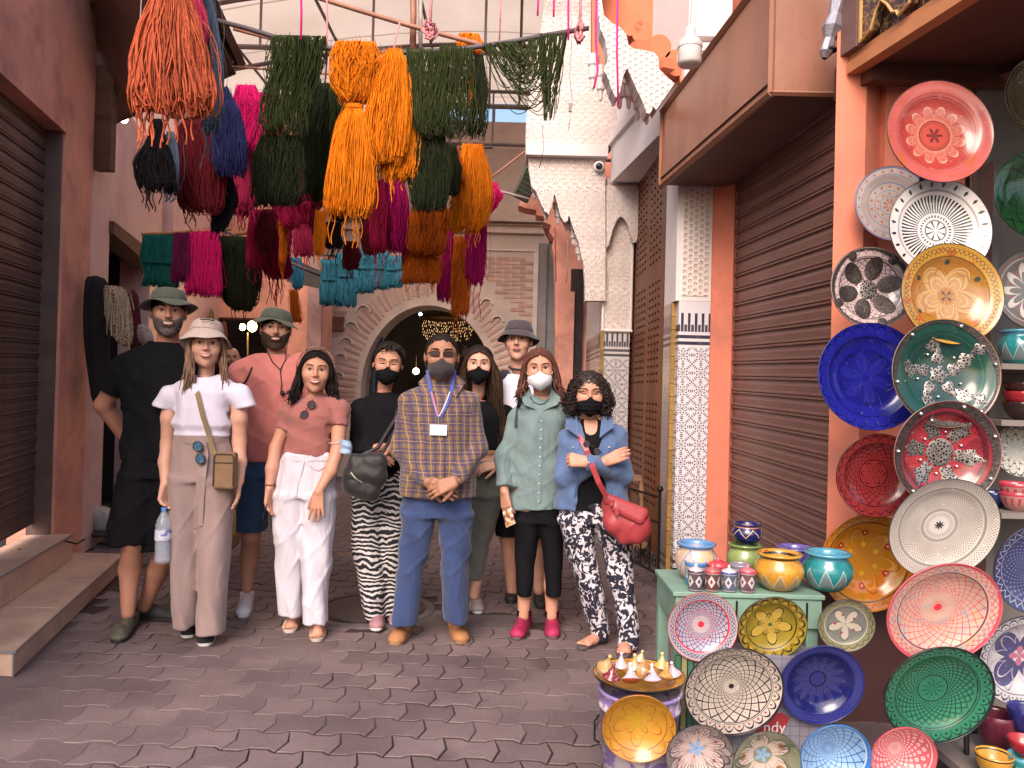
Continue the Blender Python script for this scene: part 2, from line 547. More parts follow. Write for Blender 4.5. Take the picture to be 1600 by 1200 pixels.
mb=MB();wallquad(mb,6.33,6.42,2.12,2.27,0.02,0.03);mb.build('meter_box',M('cream_box',(0.5,0.36,0.33),0.6),lb2)
tile=M('beige_step_tile',(0.60,0.40,0.31),0.45,0.10,3.0,40,0.15,dirt=(0.24,0.16,0.13),dirt_s=2.5,dirt_a=0.5)
trim=M('metal_step_trim',(0.30,0.29,0.33),0.4,0.1,10,40,0.1,metal=0.6)
st=thing('step','two low tiled beige steps with metal nosing before the roller shutter','step',(-2.9,4.8,0))
def along(y,x_at,zz):return Vector((x_at-0.262*(y-3.62),y,zz))
mb=MB()
ys0,ys1=3.62,5.74
X0=-2.305
cuts=[3.62,4.33,5.04,5.74]
for k in range(3):
 y0,y1=cuts[k]+0.002,cuts[k+1]-0.002
 q=[along(y0,X0,0),along(y1,X0,0),along(y1,X0,0.118),along(y0,X0,0.118)]
 bk=[Vector((LX(p.y)+0.02 if p.y>4 else LX(p.y),p.y,p.z))for p in q]
 tb=MB();tb.hexa(q,bk);bevel(tb.build('step_tile',tile,st),0.003)
tb=MB();tb.tube([along(3.615,X0+0.004,0.117),along(5.745,X0+0.004,0.117)],0.006,8);tb.tube([along(3.615,X0+0.002,0.117),Vector((-3.6,3.615,0.117))],0.006,8);tb.tube([along(3.615,X0,0.117),along(3.615,X0,0.002)],0.005,6)
tb.build('nosing',trim,st)
tb=MB()
for k,(y0,y1)in enumerate(((3.7,4.62),(4.624,5.52))):
 f=lambda y,z:Vector((LX(y)+0.13,y,z))
 q=[f(y0,0.119),f(y1,0.119),f(y1,0.30),f(y0,0.30)]
 bk=[p-nrm*0.30 for p in q]
 tb=MB();tb.hexa(q,bk);bevel(tb.build('riser_tile',tile,st),0.003)
tb=MB();tb.tube([Vector((LX(y)+0.133,y,0.299))for y in(3.7,5.52)],0.006,8);tb.build('upper_nosing',trim,st)
aw=thing('corrugated_awning','brown corrugated sheet awning jutting from the left wall overhead','awning',(-2.8,5.2,3.6))
NL,NR,FR_,FL=P(138,-80,5.75),P(296,-80,5.1),P(376,96,6.35),P(152,199,6.62)
def awn(u,v):
 p=NL.lerp(FL,u).lerp(NR.lerp(FR_,u),v)
 return p+Vector((0,0,0.02*math.sin(v*2*math.pi*15)))
mb=MB();mb.grid(awn,4,150);o=mb.build('sheet',TIN,aw,True)
o.modifiers.new('s','SOLIDIFY').thickness=0.006
for u in(0.25,0.62,0.96):
 mb=MB();mb.tube([awn(u,0.0)+Vector((0,0,-0.05)),awn(u,1.0)+Vector((0,0,-0.05))],0.028,4);mb.build('batten',WOOD_D,aw)
mb=MB();mb.tube([awn(0,1.0)+Vector((0.0,0,-0.02)),awn(1,1.0)+Vector((0,0,-0.02))],0.045,4);mb.build('edge_board',WOOD_D,aw)
mb=MB();q=[awn(0.02,0.02),awn(0.97,0.02),awn(0.97,0.98),awn(0.02,0.98)];mb.hexa([p+Vector((0,0,-0.10))for p in q],[p+Vector((0,0,-0.085))for p in q]);mb.build('ceiling_board',M('awning_board',(0.14,0.065,0.045),0.7,0.3,3,50,0.3),aw)
po=thing('wooden_post','brown wooden post high on the left wall below the awning','post',(-3.37,6.2,3.2))
mb=MB();mb.box((-3.42,6.17,3.10),(-3.28,6.25,3.95));bevel(mb.build('beam',WOOD_D,po),0.006)
# -- back-left: salmon wall with a dark shop opening
bl=thing('corner_shop','salmon corner shop building at the back left with a dark opening','building',(-3.0,10.4,0))
mb=MB()
x0,x1=P(236,600,10.4).x,P(497,600,10.4).x
zz=P(400,160,10.4).z
def fbox(pa,pb,Y,th,z0=None,z1=None):
 """box whose front spans px rect pa..pb at depth Y"""
 a,b=P(pa[0],pa[1],Y),P(pb[0],pb[1],Y)
 lo=(a.x,Y,b.z if z0 is None else z0);hi=(b.x,Y+th,a.z if z1 is None else z1)
 return lo,hi
mb.box(*fbox((236,180),(300,700),10.4,0.4,0.0))
mb.box(*fbox((300.3,180),(437,498),10.402,0.4))
mb.box(*fbox((437.3,180),(497,700),10.4,0.6,0.0))
mb.build('wall',SALMON_D,bl)
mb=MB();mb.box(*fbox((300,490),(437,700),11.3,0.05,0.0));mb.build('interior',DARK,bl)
mb=MB()
for yy in(525,560,600):
 mb.box(*fbox((302,yy),(436,yy+4),10.9,0.3))
mb.build('shelf',WOOD_D,bl)
mb=MB()
for(xa,ya_,xb,yb_)in((484,355,498,640),):mb.box(*fbox((xa,ya_),(xb,yb_),10.34,0.05,0.0))
mb.build('edge_strip',M('mauve_plaster',(0.33,0.2,0.2),0.8),bl)
mb=MB();mb.hexa([P(448,400,9.6),P(503,424,9.6),P(503,452,9.6),P(448,440,9.6)],[P(448,400,9.7),P(503,424,9.7),P(503,452,9.7),P(448,440,9.7)])
tag(mb.build('signboard',M('dark_board',(0.035,0.028,0.026),0.7),None,False,P(475,430,9.6)),'dark tilted board jutting above the back left shop','board')
# -- ARCH gate building at the back
AY=12.0
ag=thing('arch_gate','pale brick gateway with a wide pointed arch at the end of the lane','building',(P(672,600,AY).x,AY,0))
acx,acz=P(668,600,AY).x,P(668,612,AY).z
rad=P(772,600,AY).x-acx
def arch_pt(t,r,ysh=0.0):
 c=math.cos(t);s=math.sin(t)
 return Vector((acx+r*c,AY,acz+r*s*(1.30 if ysh==0 else ysh)))
top_z=P(700,340,AY).z
N=28
xl,xr=P(498,600,AY).x,P(852,600,AY).x
mb=MB()
pts_in=[Vector((acx-rad,AY,0))]+[arch_pt(math.pi-math.pi*k/N,rad)for k in range(N+1)]+[Vector((acx+rad,AY,0))]
out_l=[Vector((xl,AY,0)),Vector((xl,AY,top_z)),Vector((xr,AY,top_z)),Vector((xr,AY,0))]
def outer(p):
 a=math.atan2(p.z-acz,p.x-acx)
 dx,dz=math.cos(a),math.sin(a)
 if p.z<=acz+0.001:return Vector((xl if p.x<acx else xr,AY,p.z))
 tx=((xr if dx>0 else xl)-acx)/dx if abs(dx)>1e-5 else 1e9
 tz=(top_z-acz)/dz if dz>1e-5 else 1e9
 tt=min(tx,tz)
 return Vector((acx+dx*tt,AY,acz+dz*tt))
for k in range(len(pts_in)-1):
 a,b=pts_in[k],pts_in[k+1]
 oa,ob=outer(a),outer(b)
 D_=Vector((0,0.7,0))
 mb.hexa([a,b,ob,oa],[a+D_,b+D_,ob+D_,oa+D_])
mb.box((xl,AY,top_z+0.001),(xr,AY+0.7,P(0,190,AY).z+0.2))
mb.build('wall',GREYPL,ag)
bm_=MB();bm_.box((-0.16,-0.012,-0.023),(0.16,0.02,0.023));vm=bm_.mesh('brick',BRICK)
bm_=MB();bm_.box((-0.112,-0.010,-0.024),(0.112,0.02,0.024));hm=bm_.mesh('brick',BRICK)
nb=0
for k in range(58):
 t=math.pi*(-0.10+1.20*(k+0.5)/58)
 if t<0 or t>math.pi:
  pz=acz-abs(math.sin(t))*rad*1.0
  px_=acx+(rad+0.24)*(1 if t<0 else-1)
  p=Vector((px_,AY,pz));ang=0.0
 else:
  p=arch_pt(t,rad+0.24)
  ang=math.atan2(math.sin(t)*1.05,math.cos(t))
 o=bpy.data.objects.new('brick',vm);COL.objects.link(o);o.parent=ag
 o.location=p-ag.location+Vector((0,-0.004,0));o.rotation_euler=(0,-ang,0);o.scale=(random.uniform(0.8,1.1),1,random.uniform(0.8,1.05));nb+=1
def brick_panel(pa,pb,rows,keep=lambda x,z:True):
 a,b=P(pa[0],pa[1],AY),P(pb[0],pb[1],AY)
 global nb
 w=0.245
 n=max(1,int((b.x-a.x)/w))
 for r_ in range(rows):
  z=a.z+(b.z-a.z)*(r_+0.5)/rows
  for c_ in range(n+1):
   x=a.x+w*(c_+0.5*(r_%2))
   if x>b.x-0.08 or not keep(x,z):continue
   o=bpy.data.objects.new('brick',hm);COL.objects.link(o);o.parent=ag
   o.location=Vector((x,AY-0.004,z))-ag.location;o.rotation_euler=(0,random.gauss(0,0.01),0)
   o.scale=(random.uniform(0.85,1.0),1,random.uniform(0.85,1.05));nb+=1
far_enough=lambda x,z:math.hypot((x-acx),(z-acz)/1.30)>rad+0.62
brick_panel((762,400),(834,600),30,far_enough)
brick_panel((506,470),(560,640),24,far_enough)
mb=MB()
for(a_,b_)in(((757,388),(838,393)),((834.5,393.2),(840,620))):
 mb.box(*fbox(a_,b_,AY-0.03,0.05))
mb.build('panel_frame',MORTAR,ag)
mb=MB()
mb.box(*fbox((500,338),(850,343),AY-0.12,0.2));mb.box(*fbox((500,343.5),(850,352),AY-0.06,0.12));mb.box(*fbox((500,356),(850,359),AY-0.09,0.15))
mb.build('cornice',GREYPL,ag)
for(nx_,ny_,r_)in((568,488,22),(549,513,21),(541,537,20),(532,562,20),(528,590,19),(760,476,18),(777,503,18),(790,530,18)):
 c=P(nx_,ny_,AY);rr=r_*AY/1200*0.55
 mb=MB()
 pts=[c+Vector((rr*math.cos(t),-0.05,rr*math.sin(t)))for t in[math.pi*k/10 for k in range(11)]]
 pts2=[c+Vector((rr*0.82*math.cos(t),-0.05,rr*0.82*math.sin(t)))for t in[math.pi*k/10 for k in range(11)]]
 for k in range(10):
  q=[pts[k],pts[k+1],pts2[k+1],pts2[k]]
  mb.hexa(q,[p+Vector((0,0.06,0))for p in q])
 mb.build('niche_hood',MORTAR,ag)
mb=MB();mb.box(*fbox((509,494),(537,517),AY-0.05,0.04));tag(mb.build('plaque',M('wood_plaque',(0.17,0.07,0.04),0.5),None,False,P(523,505,AY-0.05)),'small reddish brown wooden plaque on the wall left of the arch','plaque')
mb=MB()
mb.box((acx-rad-0.9,AY+5.5,0),(acx+rad+0.9,AY+5.6,4))
mb.box((acx-rad-0.95,AY+0.72,0),(acx-rad-0.9,AY+5.5,4))
mb.box((acx+rad+0.9,AY+0.72,0),(acx+rad+0.95,AY+5.5,4))
mb.box((acx-rad-0.9,AY+0.72,3.8),(acx+rad+0.9,AY+5.5,3.9))
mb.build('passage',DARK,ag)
ub=thing('upper_house','tan rendered house above the gate with brick band and tiled eaves','building',(0.2,12.9,4))
UY=12.9
mb=MB()
mb.box(*fbox((480,240),(880,345),UY,0.3));mb.box(*fbox((480,189),(880,239.8),UY+0.02,0.3))
mb.build('wall',M('tan_render',(0.56,0.38,0.28),0.9,0.12,2,20,0.3),ub)
mb=MB();mb.box(*fbox((852,200),(1100,700),13.4,0.2,0.0));mb.build('side_wall',SALMON,ub)
bm_=MB();bm_.box((-0.13,-0.012,-0.026),(0.13,0.03,0.026));rm_=bm_.mesh('brick',M('red_brick',(0.46,0.20,0.12),0.85,0.2,9,40,0.3,rand=0.2))
a=P(752,205,UY)
for r_ in range(6):
 for c_ in range(5):
  o=bpy.data.objects.new('brick',rm_);COL.objects.link(o);o.parent=ub
  o.location=Vector((a.x+0.285*(c_+0.5*(r_%2)),UY-0.003,a.z-0.065*r_-0.03))-ub.location
mb=MB()
for k in range(16):
 c=P(748+k*6.0,198,UY-0.15)
 mb.tube([c,c+Vector((0,0.4,0.16))],0.032,6)
mb.build('roof_tiles',M('green_roof_tile',(0.07,0.085,0.065),0.5,0.3),ub)['kind']='stuff'
mb=MB()
for(xa,ya_,xb,yb_)in((757,242,779,300),(786,244,812,300)):
 mb.box(*fbox((xa,ya_),(xb,yb_),UY-0.04,0.03));mb.build('shutter',M('tan_shutter',(0.36,0.24,0.18),0.7),ub);mb=MB()
mb.box(*fbox((768,300),(815,336),UY-0.05,0.04));mb.build('window',M('dusty_glass',(0.12,0.10,0.095),0.3),ub)
mb=MB()
for xx in(768,783,799,814):
 mb.box(*fbox((xx,298),(xx+2,337),UY-0.08,0.03))
mb.build('window_bar',WOOD_D,ub)
# -- roof canopy over the lane: translucent sheets on steel hoops
cm,t,b=new_mat('translucent_sheet')
v=coords(t,'Object')
sp=t.nodes.new('ShaderNodeSeparateXYZ');t.links.new(v,sp.inputs[0])
n1=noise_tex(t,v,0.8,6)
seam=((E(t,sp.outputs[1])*0.9).frac()-0.5).abs().gt(0.485)
c=mixc(t,seam,ramp(t,n1,[(0.3,(0.54,0.42,0.34)),(0.7,(0.68,0.54,0.45))]),(0.35,0.27,0.2))
t.links.new(c,b.inputs['Base Color']);b.inputs['Roughness'].default_value=0.6
tr=t.nodes.new('ShaderNodeBsdfTranslucent');t.links.new(c,tr.inputs[0])
ms=t.nodes.new('ShaderNodeMixShader');ms.inputs[0].default_value=0.72
out=t.nodes['Material Output']
t.links.new(b.outputs[0],ms.inputs[1]);t.links.new(tr.outputs[0],ms.inputs[2]);t.links.new(ms.outputs[0],out.inputs[0])
rc=thing('roof_canopy','beige vaulted sheet roof on grey steel trusses over the lane','roof',(-0.6,9,5.6))
mb=MB()
def vault(u,v):
 x=-5.2+9.6*u;y=6.9+5.6*v
 return(x,y,5.35+0.75*math.sin(math.pi*u)+0.004*math.sin(u*500))
mb.grid(vault,60,5);mb.build('sheeting',cm,rc,True)
for y in(7.0,8.6,10.2,11.8,12.45):
 mb=MB()
 mb.tube([(x,y,vault((x+5.2)/9.6,0)[2]-0.08)for x in np.linspace(-5.1,4.3,16)],0.028,6)
 mb.tube([(-5.1,y,5.20),(4.3,y,5.20)],0.028,6)
 for x in np.linspace(-4.2,3.4,7):
  mb.tube([(x,y,5.2),(x,y,vault((x+5.2)/9.6,0)[2]-0.08)],0.016,5)
 mb.build('truss',STEEL,rc)
mb=MB()
for x in(-3.6,-2.4,-1.2,0.0,1.2):
 mb.tube([(x,6.95,vault((x+5.2)/9.6,0)[2]-0.045),(x,12.5,vault((x+5.2)/9.6,0)[2]-0.045)],0.02,5)
mb.build('purlin',STEEL,rc)
# -- right far: salmon arch, grey-blue door leaf
fr=thing('salmon_archway','salmon wall with a scalloped archway beyond the white portal','building',(1.0,9.5,0))
FY=9.3
mb=MB()
mb.prism([P(x,y,FY)for x,y in((868,700),(868,440),(866,400),(862,385),(866,372),(858,362),(861,352),(849,346),(851,338),(838,336),(838,328),(825,326),(810,321),(826,290),(832,250),(930,250),(930,700))][::-1],(0,0.3,0))
mb.build('wall',SALMON_D,fr)
mb=MB()
for(xa,ya_,xb,yb_)in((874,455,892,700),):
 mb.box(*fbox((xa,ya_),(xb,yb_),FY-0.1,0.09,0.0))
mb.build('pilaster',SALMON_D,fr)
mb=MB();mb.box(*fbox((893,420),(906,700),FY-0.06,0.05,0.0));mb.build('door_gap',DARK,fr)
mb=MB()
for k in range(9):
 c=P(803+k*3.0,302-k*6.6,FY-0.5)
 mb.tube([c,c+Vector((0.16,0.12,-0.05))],0.035,6)
mb.build('eaves_tiles',M('green_roof_tile',(0.07,0.085,0.065),0.5,0.3),fr)['kind']='stuff'
gd=thing('metal_door','grey blue metal door leaf standing open right of the arch','door',P(858,620,10.6))
mb=MB();mb.box(*fbox((842,380),(872,700),10.6,0.06,0.0));mb.build('leaf',M('grey_blue_paint',(0.17,0.165,0.175),0.6,0.15),gd)
mb=MB();mb.box(*fbox((845,384),(848,690),10.56,0.04));mb.build('stile',STEEL,gd)
# -- side walls that close the lane
sw=thing('right_house','salmon plastered house wall above the white portal on the right','building',(1.6,5,3))
mb=MB()
mb.box((1.42,5.95,3.4),(1.7,9.2,5.3))
mb.hexa([Vector((1.52,5.3,3.3)),Vector((1.62,3.84,3.3)),Vector((1.62,3.84,6.0)),Vector((1.52,5.3,6.0))],[Vector((1.82,5.3,3.3)),Vector((1.92,3.84,3.3)),Vector((1.92,3.84,6.0)),Vector((1.82,5.3,6.0))])
mb.build('wall',SALMON,sw)
lw=thing('left_house','plastered wall of the house at the far left of the lane','building',(-4,9,0))
mb=MB();mb.box((-4.9,8.95,0),(-4.0,10.4,5.2));mb.build('wall',PINKWALL,lw)
# -- RIGHT SIDE
def polar(t,X_,Y_,s):
 r=(X_*X_+Y_*Y_).sqrt()*(1.0/s)
 return r,Y_.atan2(X_)
def zellige_mat(name,cell,flip=False,dark=(0.02,0.02,0.05),light=(0.62,0.60,0.66),axis=0):
 m,t,b=new_mat(name)
 v=coords(t,'Object')
 sp=t.nodes.new('ShaderNodeSeparateXYZ');t.links.new(v,sp.inputs[0])
 X_=E(t,sp.outputs[axis]);Z_=E(t,sp.outputs[2])
 x=(X_*(1/cell)).frac()-0.5;z=(Z_*(1/cell)).frac()-0.5
 r,a=polar(t,x,z,1.0)
 c8=(a*8.0).cos()
 d1=((r-0.40).abs().lt(0.085))*c8.gt(0.15)*((r-0.40).abs().gt(0.028))
 d2=((r-0.235).abs().lt(0.04))*c8.lt(-0.1)
 d3=r.lt(0.05)+((r-0.12).abs().lt(0.035))*c8.gt(0.3)
 xx,zz2=(x.abs()-0.5),(z.abs()-0.5)
 rc_,ac_=polar(t,xx,zz2,1.0)
 d4=rc_.lt(0.05)+((rc_-0.13).abs().lt(0.03))*(ac_*4.0).cos().lt(0.2)
 mask=(d1+d2+d3+d4).clamp()
 c=mixc(t,mask,light,dark)
 zt=Z_
 fr_=zt.gt(1.74)
 u=((X_*(1/0.048)).frac()-0.5).abs()
 vv=(zt-1.90)*14.0
 batt=u.lt(0.20)*zt.gt(1.85)*zt.lt(1.98)+(u.gt(0.30)*zt.gt(1.85)*zt.lt(1.90))
 stripes=((zt-1.815).abs().lt(0.012))+((zt-1.77).abs().lt(0.012))
 c=mixc(t,fr_,c,light)
 c=mixc(t,(fr_*(batt+stripes)).clamp(),c,dark)
 bot=zt.lt(0.30)*((zt*18.0).frac()-0.5).abs().lt(0.22)
 c=mixc(t,bot,c,dark)
 n1=noise_tex(t,v,8,5)
 c=mixc(t,((n1-0.5)*2).clamp()*0.4,c,(0.45,0.36,0.36))
 t.links.new(c,b.inputs['Base Color']);b.inputs['Roughness'].default_value=0.32
 bump(t,b,mask*-1.0,0.25,0.002)
 return m
def carved_mat(name,sx,kind=0,axis=0,col=(0.80,0.70,0.67)):
 """carved plaster: fine arabesque relief"""
 m,t,b=new_mat(name)
 v=coords(t,'Object')
 sp=t.nodes.new('ShaderNodeSeparateXYZ');t.links.new(v,sp.inputs[0])
 X_=E(t,sp.outputs[axis])*sx;Z_=E(t,sp.outputs[2])*sx
 n1=noise_tex(t,v,5,5)
 if kind==0:
  w=(Z_*3.1).sin()*0.35+(Z_*7.3).sin()*0.1
  h=((X_*3.1416*2+w*3).sin()*(Z_*4.0+(X_*3.1416).sin()*2.0).sin())
  h=(h*3.0).clamp()
 else:
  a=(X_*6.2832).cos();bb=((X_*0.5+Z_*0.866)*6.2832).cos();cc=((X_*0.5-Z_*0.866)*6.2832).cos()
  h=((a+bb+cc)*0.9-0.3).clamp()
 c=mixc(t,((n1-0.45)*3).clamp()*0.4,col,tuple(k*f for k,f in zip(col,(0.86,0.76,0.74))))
 c=mixc(t,h*(0.16 if kind==0 else 0.34),c,(0.44,0.34,0.36))  # tints the carved recesses darker: their shade is put into the colour
 t.links.new(c,b.inputs['Base Color']);b.inputs['Roughness'].default_value=0.9
 bump(t,b,h*-1.0+n1*0.2,1.0,0.016)
 return m
CARVE=carved_mat('carved_plaster',22,0)
CARVE_S=carved_mat('carved_plaster_side',22,0,1)
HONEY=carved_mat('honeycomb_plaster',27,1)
ZEL=zellige_mat('zellige_tiles',0.125)
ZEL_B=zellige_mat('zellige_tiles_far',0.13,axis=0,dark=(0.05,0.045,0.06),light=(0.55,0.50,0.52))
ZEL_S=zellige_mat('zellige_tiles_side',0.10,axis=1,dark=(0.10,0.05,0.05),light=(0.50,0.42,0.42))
pt=thing('white_portal','white carved plaster portal with tiled columns around a studded wooden door','portal',(1.1,6.4,0))
mb=MB();mb.box((1.125,5.35,2.066),(1.37,5.75,3.42));mb.build('column_shaft',STUCCO_P,pt)
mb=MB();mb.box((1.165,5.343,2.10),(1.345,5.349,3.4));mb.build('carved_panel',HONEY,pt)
mb=MB();mb.box((1.150,5.35,0.16),(1.37,5.44,2.064));mb.build('tile_panel',ZEL,pt)
mb=MB();mb.box((1.125,5.475,0.16),(1.36,5.75,2.064));mb.build('side_tile_panel',ZEL_S,pt)
ye=M('yellow_edge_tile',(0.30,0.17,0.05),0.35,0.25,12,30,0.1,rand=0.2)
yb_=MB();yb_.box((-0.016,-0.016,0.002),(0.016,0.016,0.093));ym=yb_.mesh('edge_tile',ye)
for k in range(20):
 for(x,y)in((1.136,5.458),):
  o=bpy.data.objects.new('edge_tile',ym);COL.objects.link(o);o.parent=pt
  o.location=Vector((x,y,0.16+0.095*k))-pt.location
mb=MB();mb.box((1.11,5.33,0.0),(1.385,5.77,0.158));mb.build('column_base',M('grey_stone',(0.2,0.17,0.17),0.7),pt)
FX0,FX1,FYc=0.846,1.10,7.25
mb=MB();mb.box((FX0,FYc,2.0),(FX1,FYc+0.4,3.45));mb.build('column_shaft',CARVE,pt)
mb=MB();mb.box((FX0,FYc,0.16),(FX1,FYc+0.4,1.998));mb.build('tile_panel',ZEL_B,pt)
mb=MB();mb.box((0.845,7.68,2.0),(0.90,8.85,3.45));mb.build('side_wall',CARVE_S,pt)
mb=MB();mb.box((0.845,7.68,0.0),(0.90,8.85,1.998));mb.build('side_tile_panel',ZEL_S,pt)
mb=MB();mb.tube([(FX0-0.004,FYc-0.006,2.0),(FX0-0.004,FYc-0.006,3.3)],0.016,8);mb.tube([(FX1+0.004,FYc-0.006,2.0),(FX1+0.004,FYc-0.006,3.2)],0.014,8)
mb.tube([(FX0-0.01,FYc-0.012,2.0),(FX1+0.02,FYc-0.012,2.0)],0.014,8)
mb.build('moulding',STUCCO_P,pt)
for k in range(20):
 o=bpy.data.objects.new('edge_tile',ym);COL.objects.link(o);o.parent=pt
 o.location=Vector((FX0-0.008,FYc-0.012,0.16+0.092*k))-pt.location
mb=MB();mb.box((0.80,7.20,0),(1.12,7.66,0.158));mb.build('column_base',M('grey_stone',(0.2,0.17,0.17),0.7),pt)
def pxprism(mb,pts,Y,th,dy=None):
 q=[P(x,y,Y)for x,y in pts]
 mb.prism(q[::-1],(0,th,0))
corbA=[(826,236),(826,262),(831,292),(838,300),(845,318),(851,330),(857,335),(861,325),(866,303),(871,318),(876,338),(882,348),(887,345),(889,335),(893,348),(899,366),(904,378),(908,398),(912,412),(914,440),(914,470),(946,470),(946,236)]
mb=MB();pxprism(mb,corbA,7.18,0.10);mb.build('corbel',CARVE,pt)
corbB=[(948,290),(1003,290),(1003,318),(1001,345),(998,360),(995,378),(989,379),(985,365),(981,350),(975,341),(969,338),(963,345),(957,360),(954,372),(951,384),(948,386)]
mb=MB();pxprism(mb,corbB,7.16,0.12);mb.build('corbel',CARVE,pt)
def niches(parent,pts,Y,r=0.045,h=0.16,mat=None,name='stalactite',n=3):
 """little stepped pendants hanging under a carved edge"""
 for(x,y)in pts:
  c=P(x,y,Y)
  mb=MB()
  mb.lathe([(r*1.3,h),(r*1.3,h*0.72),(r,h*0.66),(r*0.92,h*0.36),(r*0.55,h*0.30),(r*0.42,0.02),(0.001,0.0)],c,8)
  mb.build(name,mat or STUCCO_P,parent)
niches(pt,((836,312),(853,345),(872,352),(884,362),(896,385),(905,410)),7.34,0.04,0.22,M('painted_shade_plaster',(0.66,0.56,0.56),0.9))  # pendants behind the corbel: darker copy of the plaster, shade painted into its colour
niches(pt,((956,378),(974,372),(990,388)),7.32,0.05,0.26,M('painted_shade_plaster',(0.66,0.56,0.56),0.9))
mb=MB();pxprism(mb,[(822,190),(822,235),(946,235),(1010,150),(1010,-60),(860,-60),(843,60),(832,120)],7.22,0.5);mb.build('upper_wall',CARVE,pt)
mb=MB()
a,b2=P(822,236,7.15),P(946,236,7.15)
mb.box((a.x,7.10,a.z-0.045),(b2.x+0.02,7.21,a.z+0.045));mb.build('cornice',STUCCO_P,pt)
def bx(Y):return 0.86+0.14*(7.3-Y)
mb=MB()
for(za,zb,d0,d1)in((3.38,3.73,0.0,0.34),):
 q=[Vector((bx(7.2),7.2,za)),Vector((bx(5.30),5.30,za)),Vector((bx(5.30),5.30,zb)),Vector((bx(7.2),7.2,zb))]
 mb.hexa([p+Vector((d0,0,0))for p in q],[p+Vector((d1,0,0))for p in q])
mb.build('lintel',STUCCO_P,pt)
mb=MB()
for dz in(0.0,0.07):
 q=[Vector((bx(7.2)-0.035+dz*0.3,7.19,3.731+dz)),Vector((bx(5.3)-0.035+dz*0.3,5.3,3.731+dz)),Vector((bx(5.3)-0.035+dz*0.3,5.3,3.785+dz)),Vector((bx(7.2)-0.035+dz*0.3,7.19,3.785+dz))]
 mb.hexa(q,[p+Vector((0.36,0,0))for p in q])
mb.build('cornice_moulding',STUCCO_P,pt)
q=[Vector((bx(7.1)+0.02,7.1,3.90)),Vector((bx(5.3)+0.02,5.3,3.90)),Vector((bx(5.3)+0.02,5.3,4.9)),Vector((bx(7.1)+0.02,7.1,4.9))]
mb=MB();mb.hexa(q,[p+Vector((0.3,0,0))for p in q]);mb.build('wall_above_lintel',STUCCO_P,pt)
hood=[(935,-80),(935,20),(938,45),(946,62),(950,90),(944,110),(950,122),(956,140),(962,152),(968,146),(974,118),(980,106),(988,124),(996,142),(1004,158),(1010,176),(1016,178),(1021,166),(1025,172),(1054,130),(1040,118),(1030,108),(1029,90),(1022,82),(1006,78),(990,76),(982,70),(978,52),(968,42),(956,36),(944,24),(940,0),(960,-80)]
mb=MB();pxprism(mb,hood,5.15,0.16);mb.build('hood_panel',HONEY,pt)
niches(pt,((926,142),(938,160),(958,168)),5.55,0.035,0.26)
niches(pt,((982,172),(968,172),(996,190),(1010,196)),5.50,0.035,0.26)
orange=M('orange_plaster',(0.60,0.19,0.10),0.85,0.08,3,30,0.2)
hd=[]
mb=MB()
for(x,y,r_)in((958,18,26),(985,34,20),(1003,50,16),(1030,74,19),(1056,98,19),(1084,122,22)):
 c=P(x,y,5.36);rr=r_*5.36/1200;mb=MB();mb.prism([c+Vector((rr*math.cos(t_),0,rr*math.sin(t_)*1.1))for t_ in np.linspace(0,6.2832,29)[:-1]],(0,0.14 if r_>18 else 0.3,0));mb.build('hood_lobe',orange,pt)
mb=MB();mb.box((0.93,7.42,3.2),(1.5,7.65,5.2));mb.build('back_wall',STUCCO_P,pt)
mb=MB();pxprism(mb,[(925,-90),(1260,-90),(1260,160),(1000,160),(925,100)],6.1,0.1);mb.build('hood_ceiling',orange,pt)
for(x,y)in((1000,72),(1040,100)):
 c=P(x,y,5.25);mb=MB();mb.box(c+Vector((-0.05,-0.02,-0.035)),c+Vector((0.05,0.10,0.035)),rot=0.4);mb.build('hood_bracket',orange,pt)
sc_=thing('security_camera','small dark dome camera on the white carved corbel','security camera',P(936,260,7.15))
mb=MB();mb.ball(P(936,260,7.13),0.035,8);mb.build('lens_dome',M('dark_dome',(0.02,0.02,0.03),0.1,0.1,spec=0.6),sc_,True)
mb=MB();c=P(936,260,7.14);mb.lathe([(0.05,0),(0.045,0.02),(0.001,0.02)],c,16,mat=Matrix.Rotation(R(90),4,'X'));mb.build('housing',STUCCO_P,sc_,True)
wd=thing('studded_door','tall reddish brown wooden door covered with rows of studs','door',(1.15,6.6,0.15))
dwood=M('red_brown_wood',(0.19,0.060,0.022),0.5,0.3,2.5,60,0.3,sc=(1,1,0.25),dirt=(0.06,0.02,0.012),dirt_s=1.2,dirt_a=0.5)
a,b2=Vector((1.13,7.5,0.15)),Vector((1.17,5.72,0.15))
dd=(b2-a).normalized();nn=Vector((dd.y,-dd.x,0));nn=nn if nn.x<0 else-nn
for k in range(2):
 s0,s1=a+(b2-a)*(k*0.5+0.003),a+(b2-a)*((k+1)*0.5-0.003)
 mb=MB();q=[s0,s1,s1+Vector((0,0,3.25)),s0+Vector((0,0,3.25))]
 mb.hexa([p+nn*0.0 for p in q],[p-nn*0.06 for p in q]);mb.build('door_leaf',dwood,wd)
stm=MB()
L=(b2-a).length
for rr in range(48):
 z=0.25+rr*0.062
 for cc_ in range(15):
  s=0.05+cc_*0.118
  blk=(cc_%5)in(2,)or(rr%16)in(0,1)
  if blk:continue
  c=a+dd*s+Vector((0,0,z))+nn*0.001
  k=stm.v.__len__()
  w=0.015
  stm.add([c+dd*w+Vector((0,0,0)),c+Vector((0,0,w)),c-dd*w,c-Vector((0,0,w)),c+nn*0.012],[(0,1,4),(1,2,4),(2,3,4),(3,0,4)])
stm.build('studs',M('dark_stud',(0.03,0.014,0.01),0.4,0.3,metal=0.4),wd)['kind']='stuff'
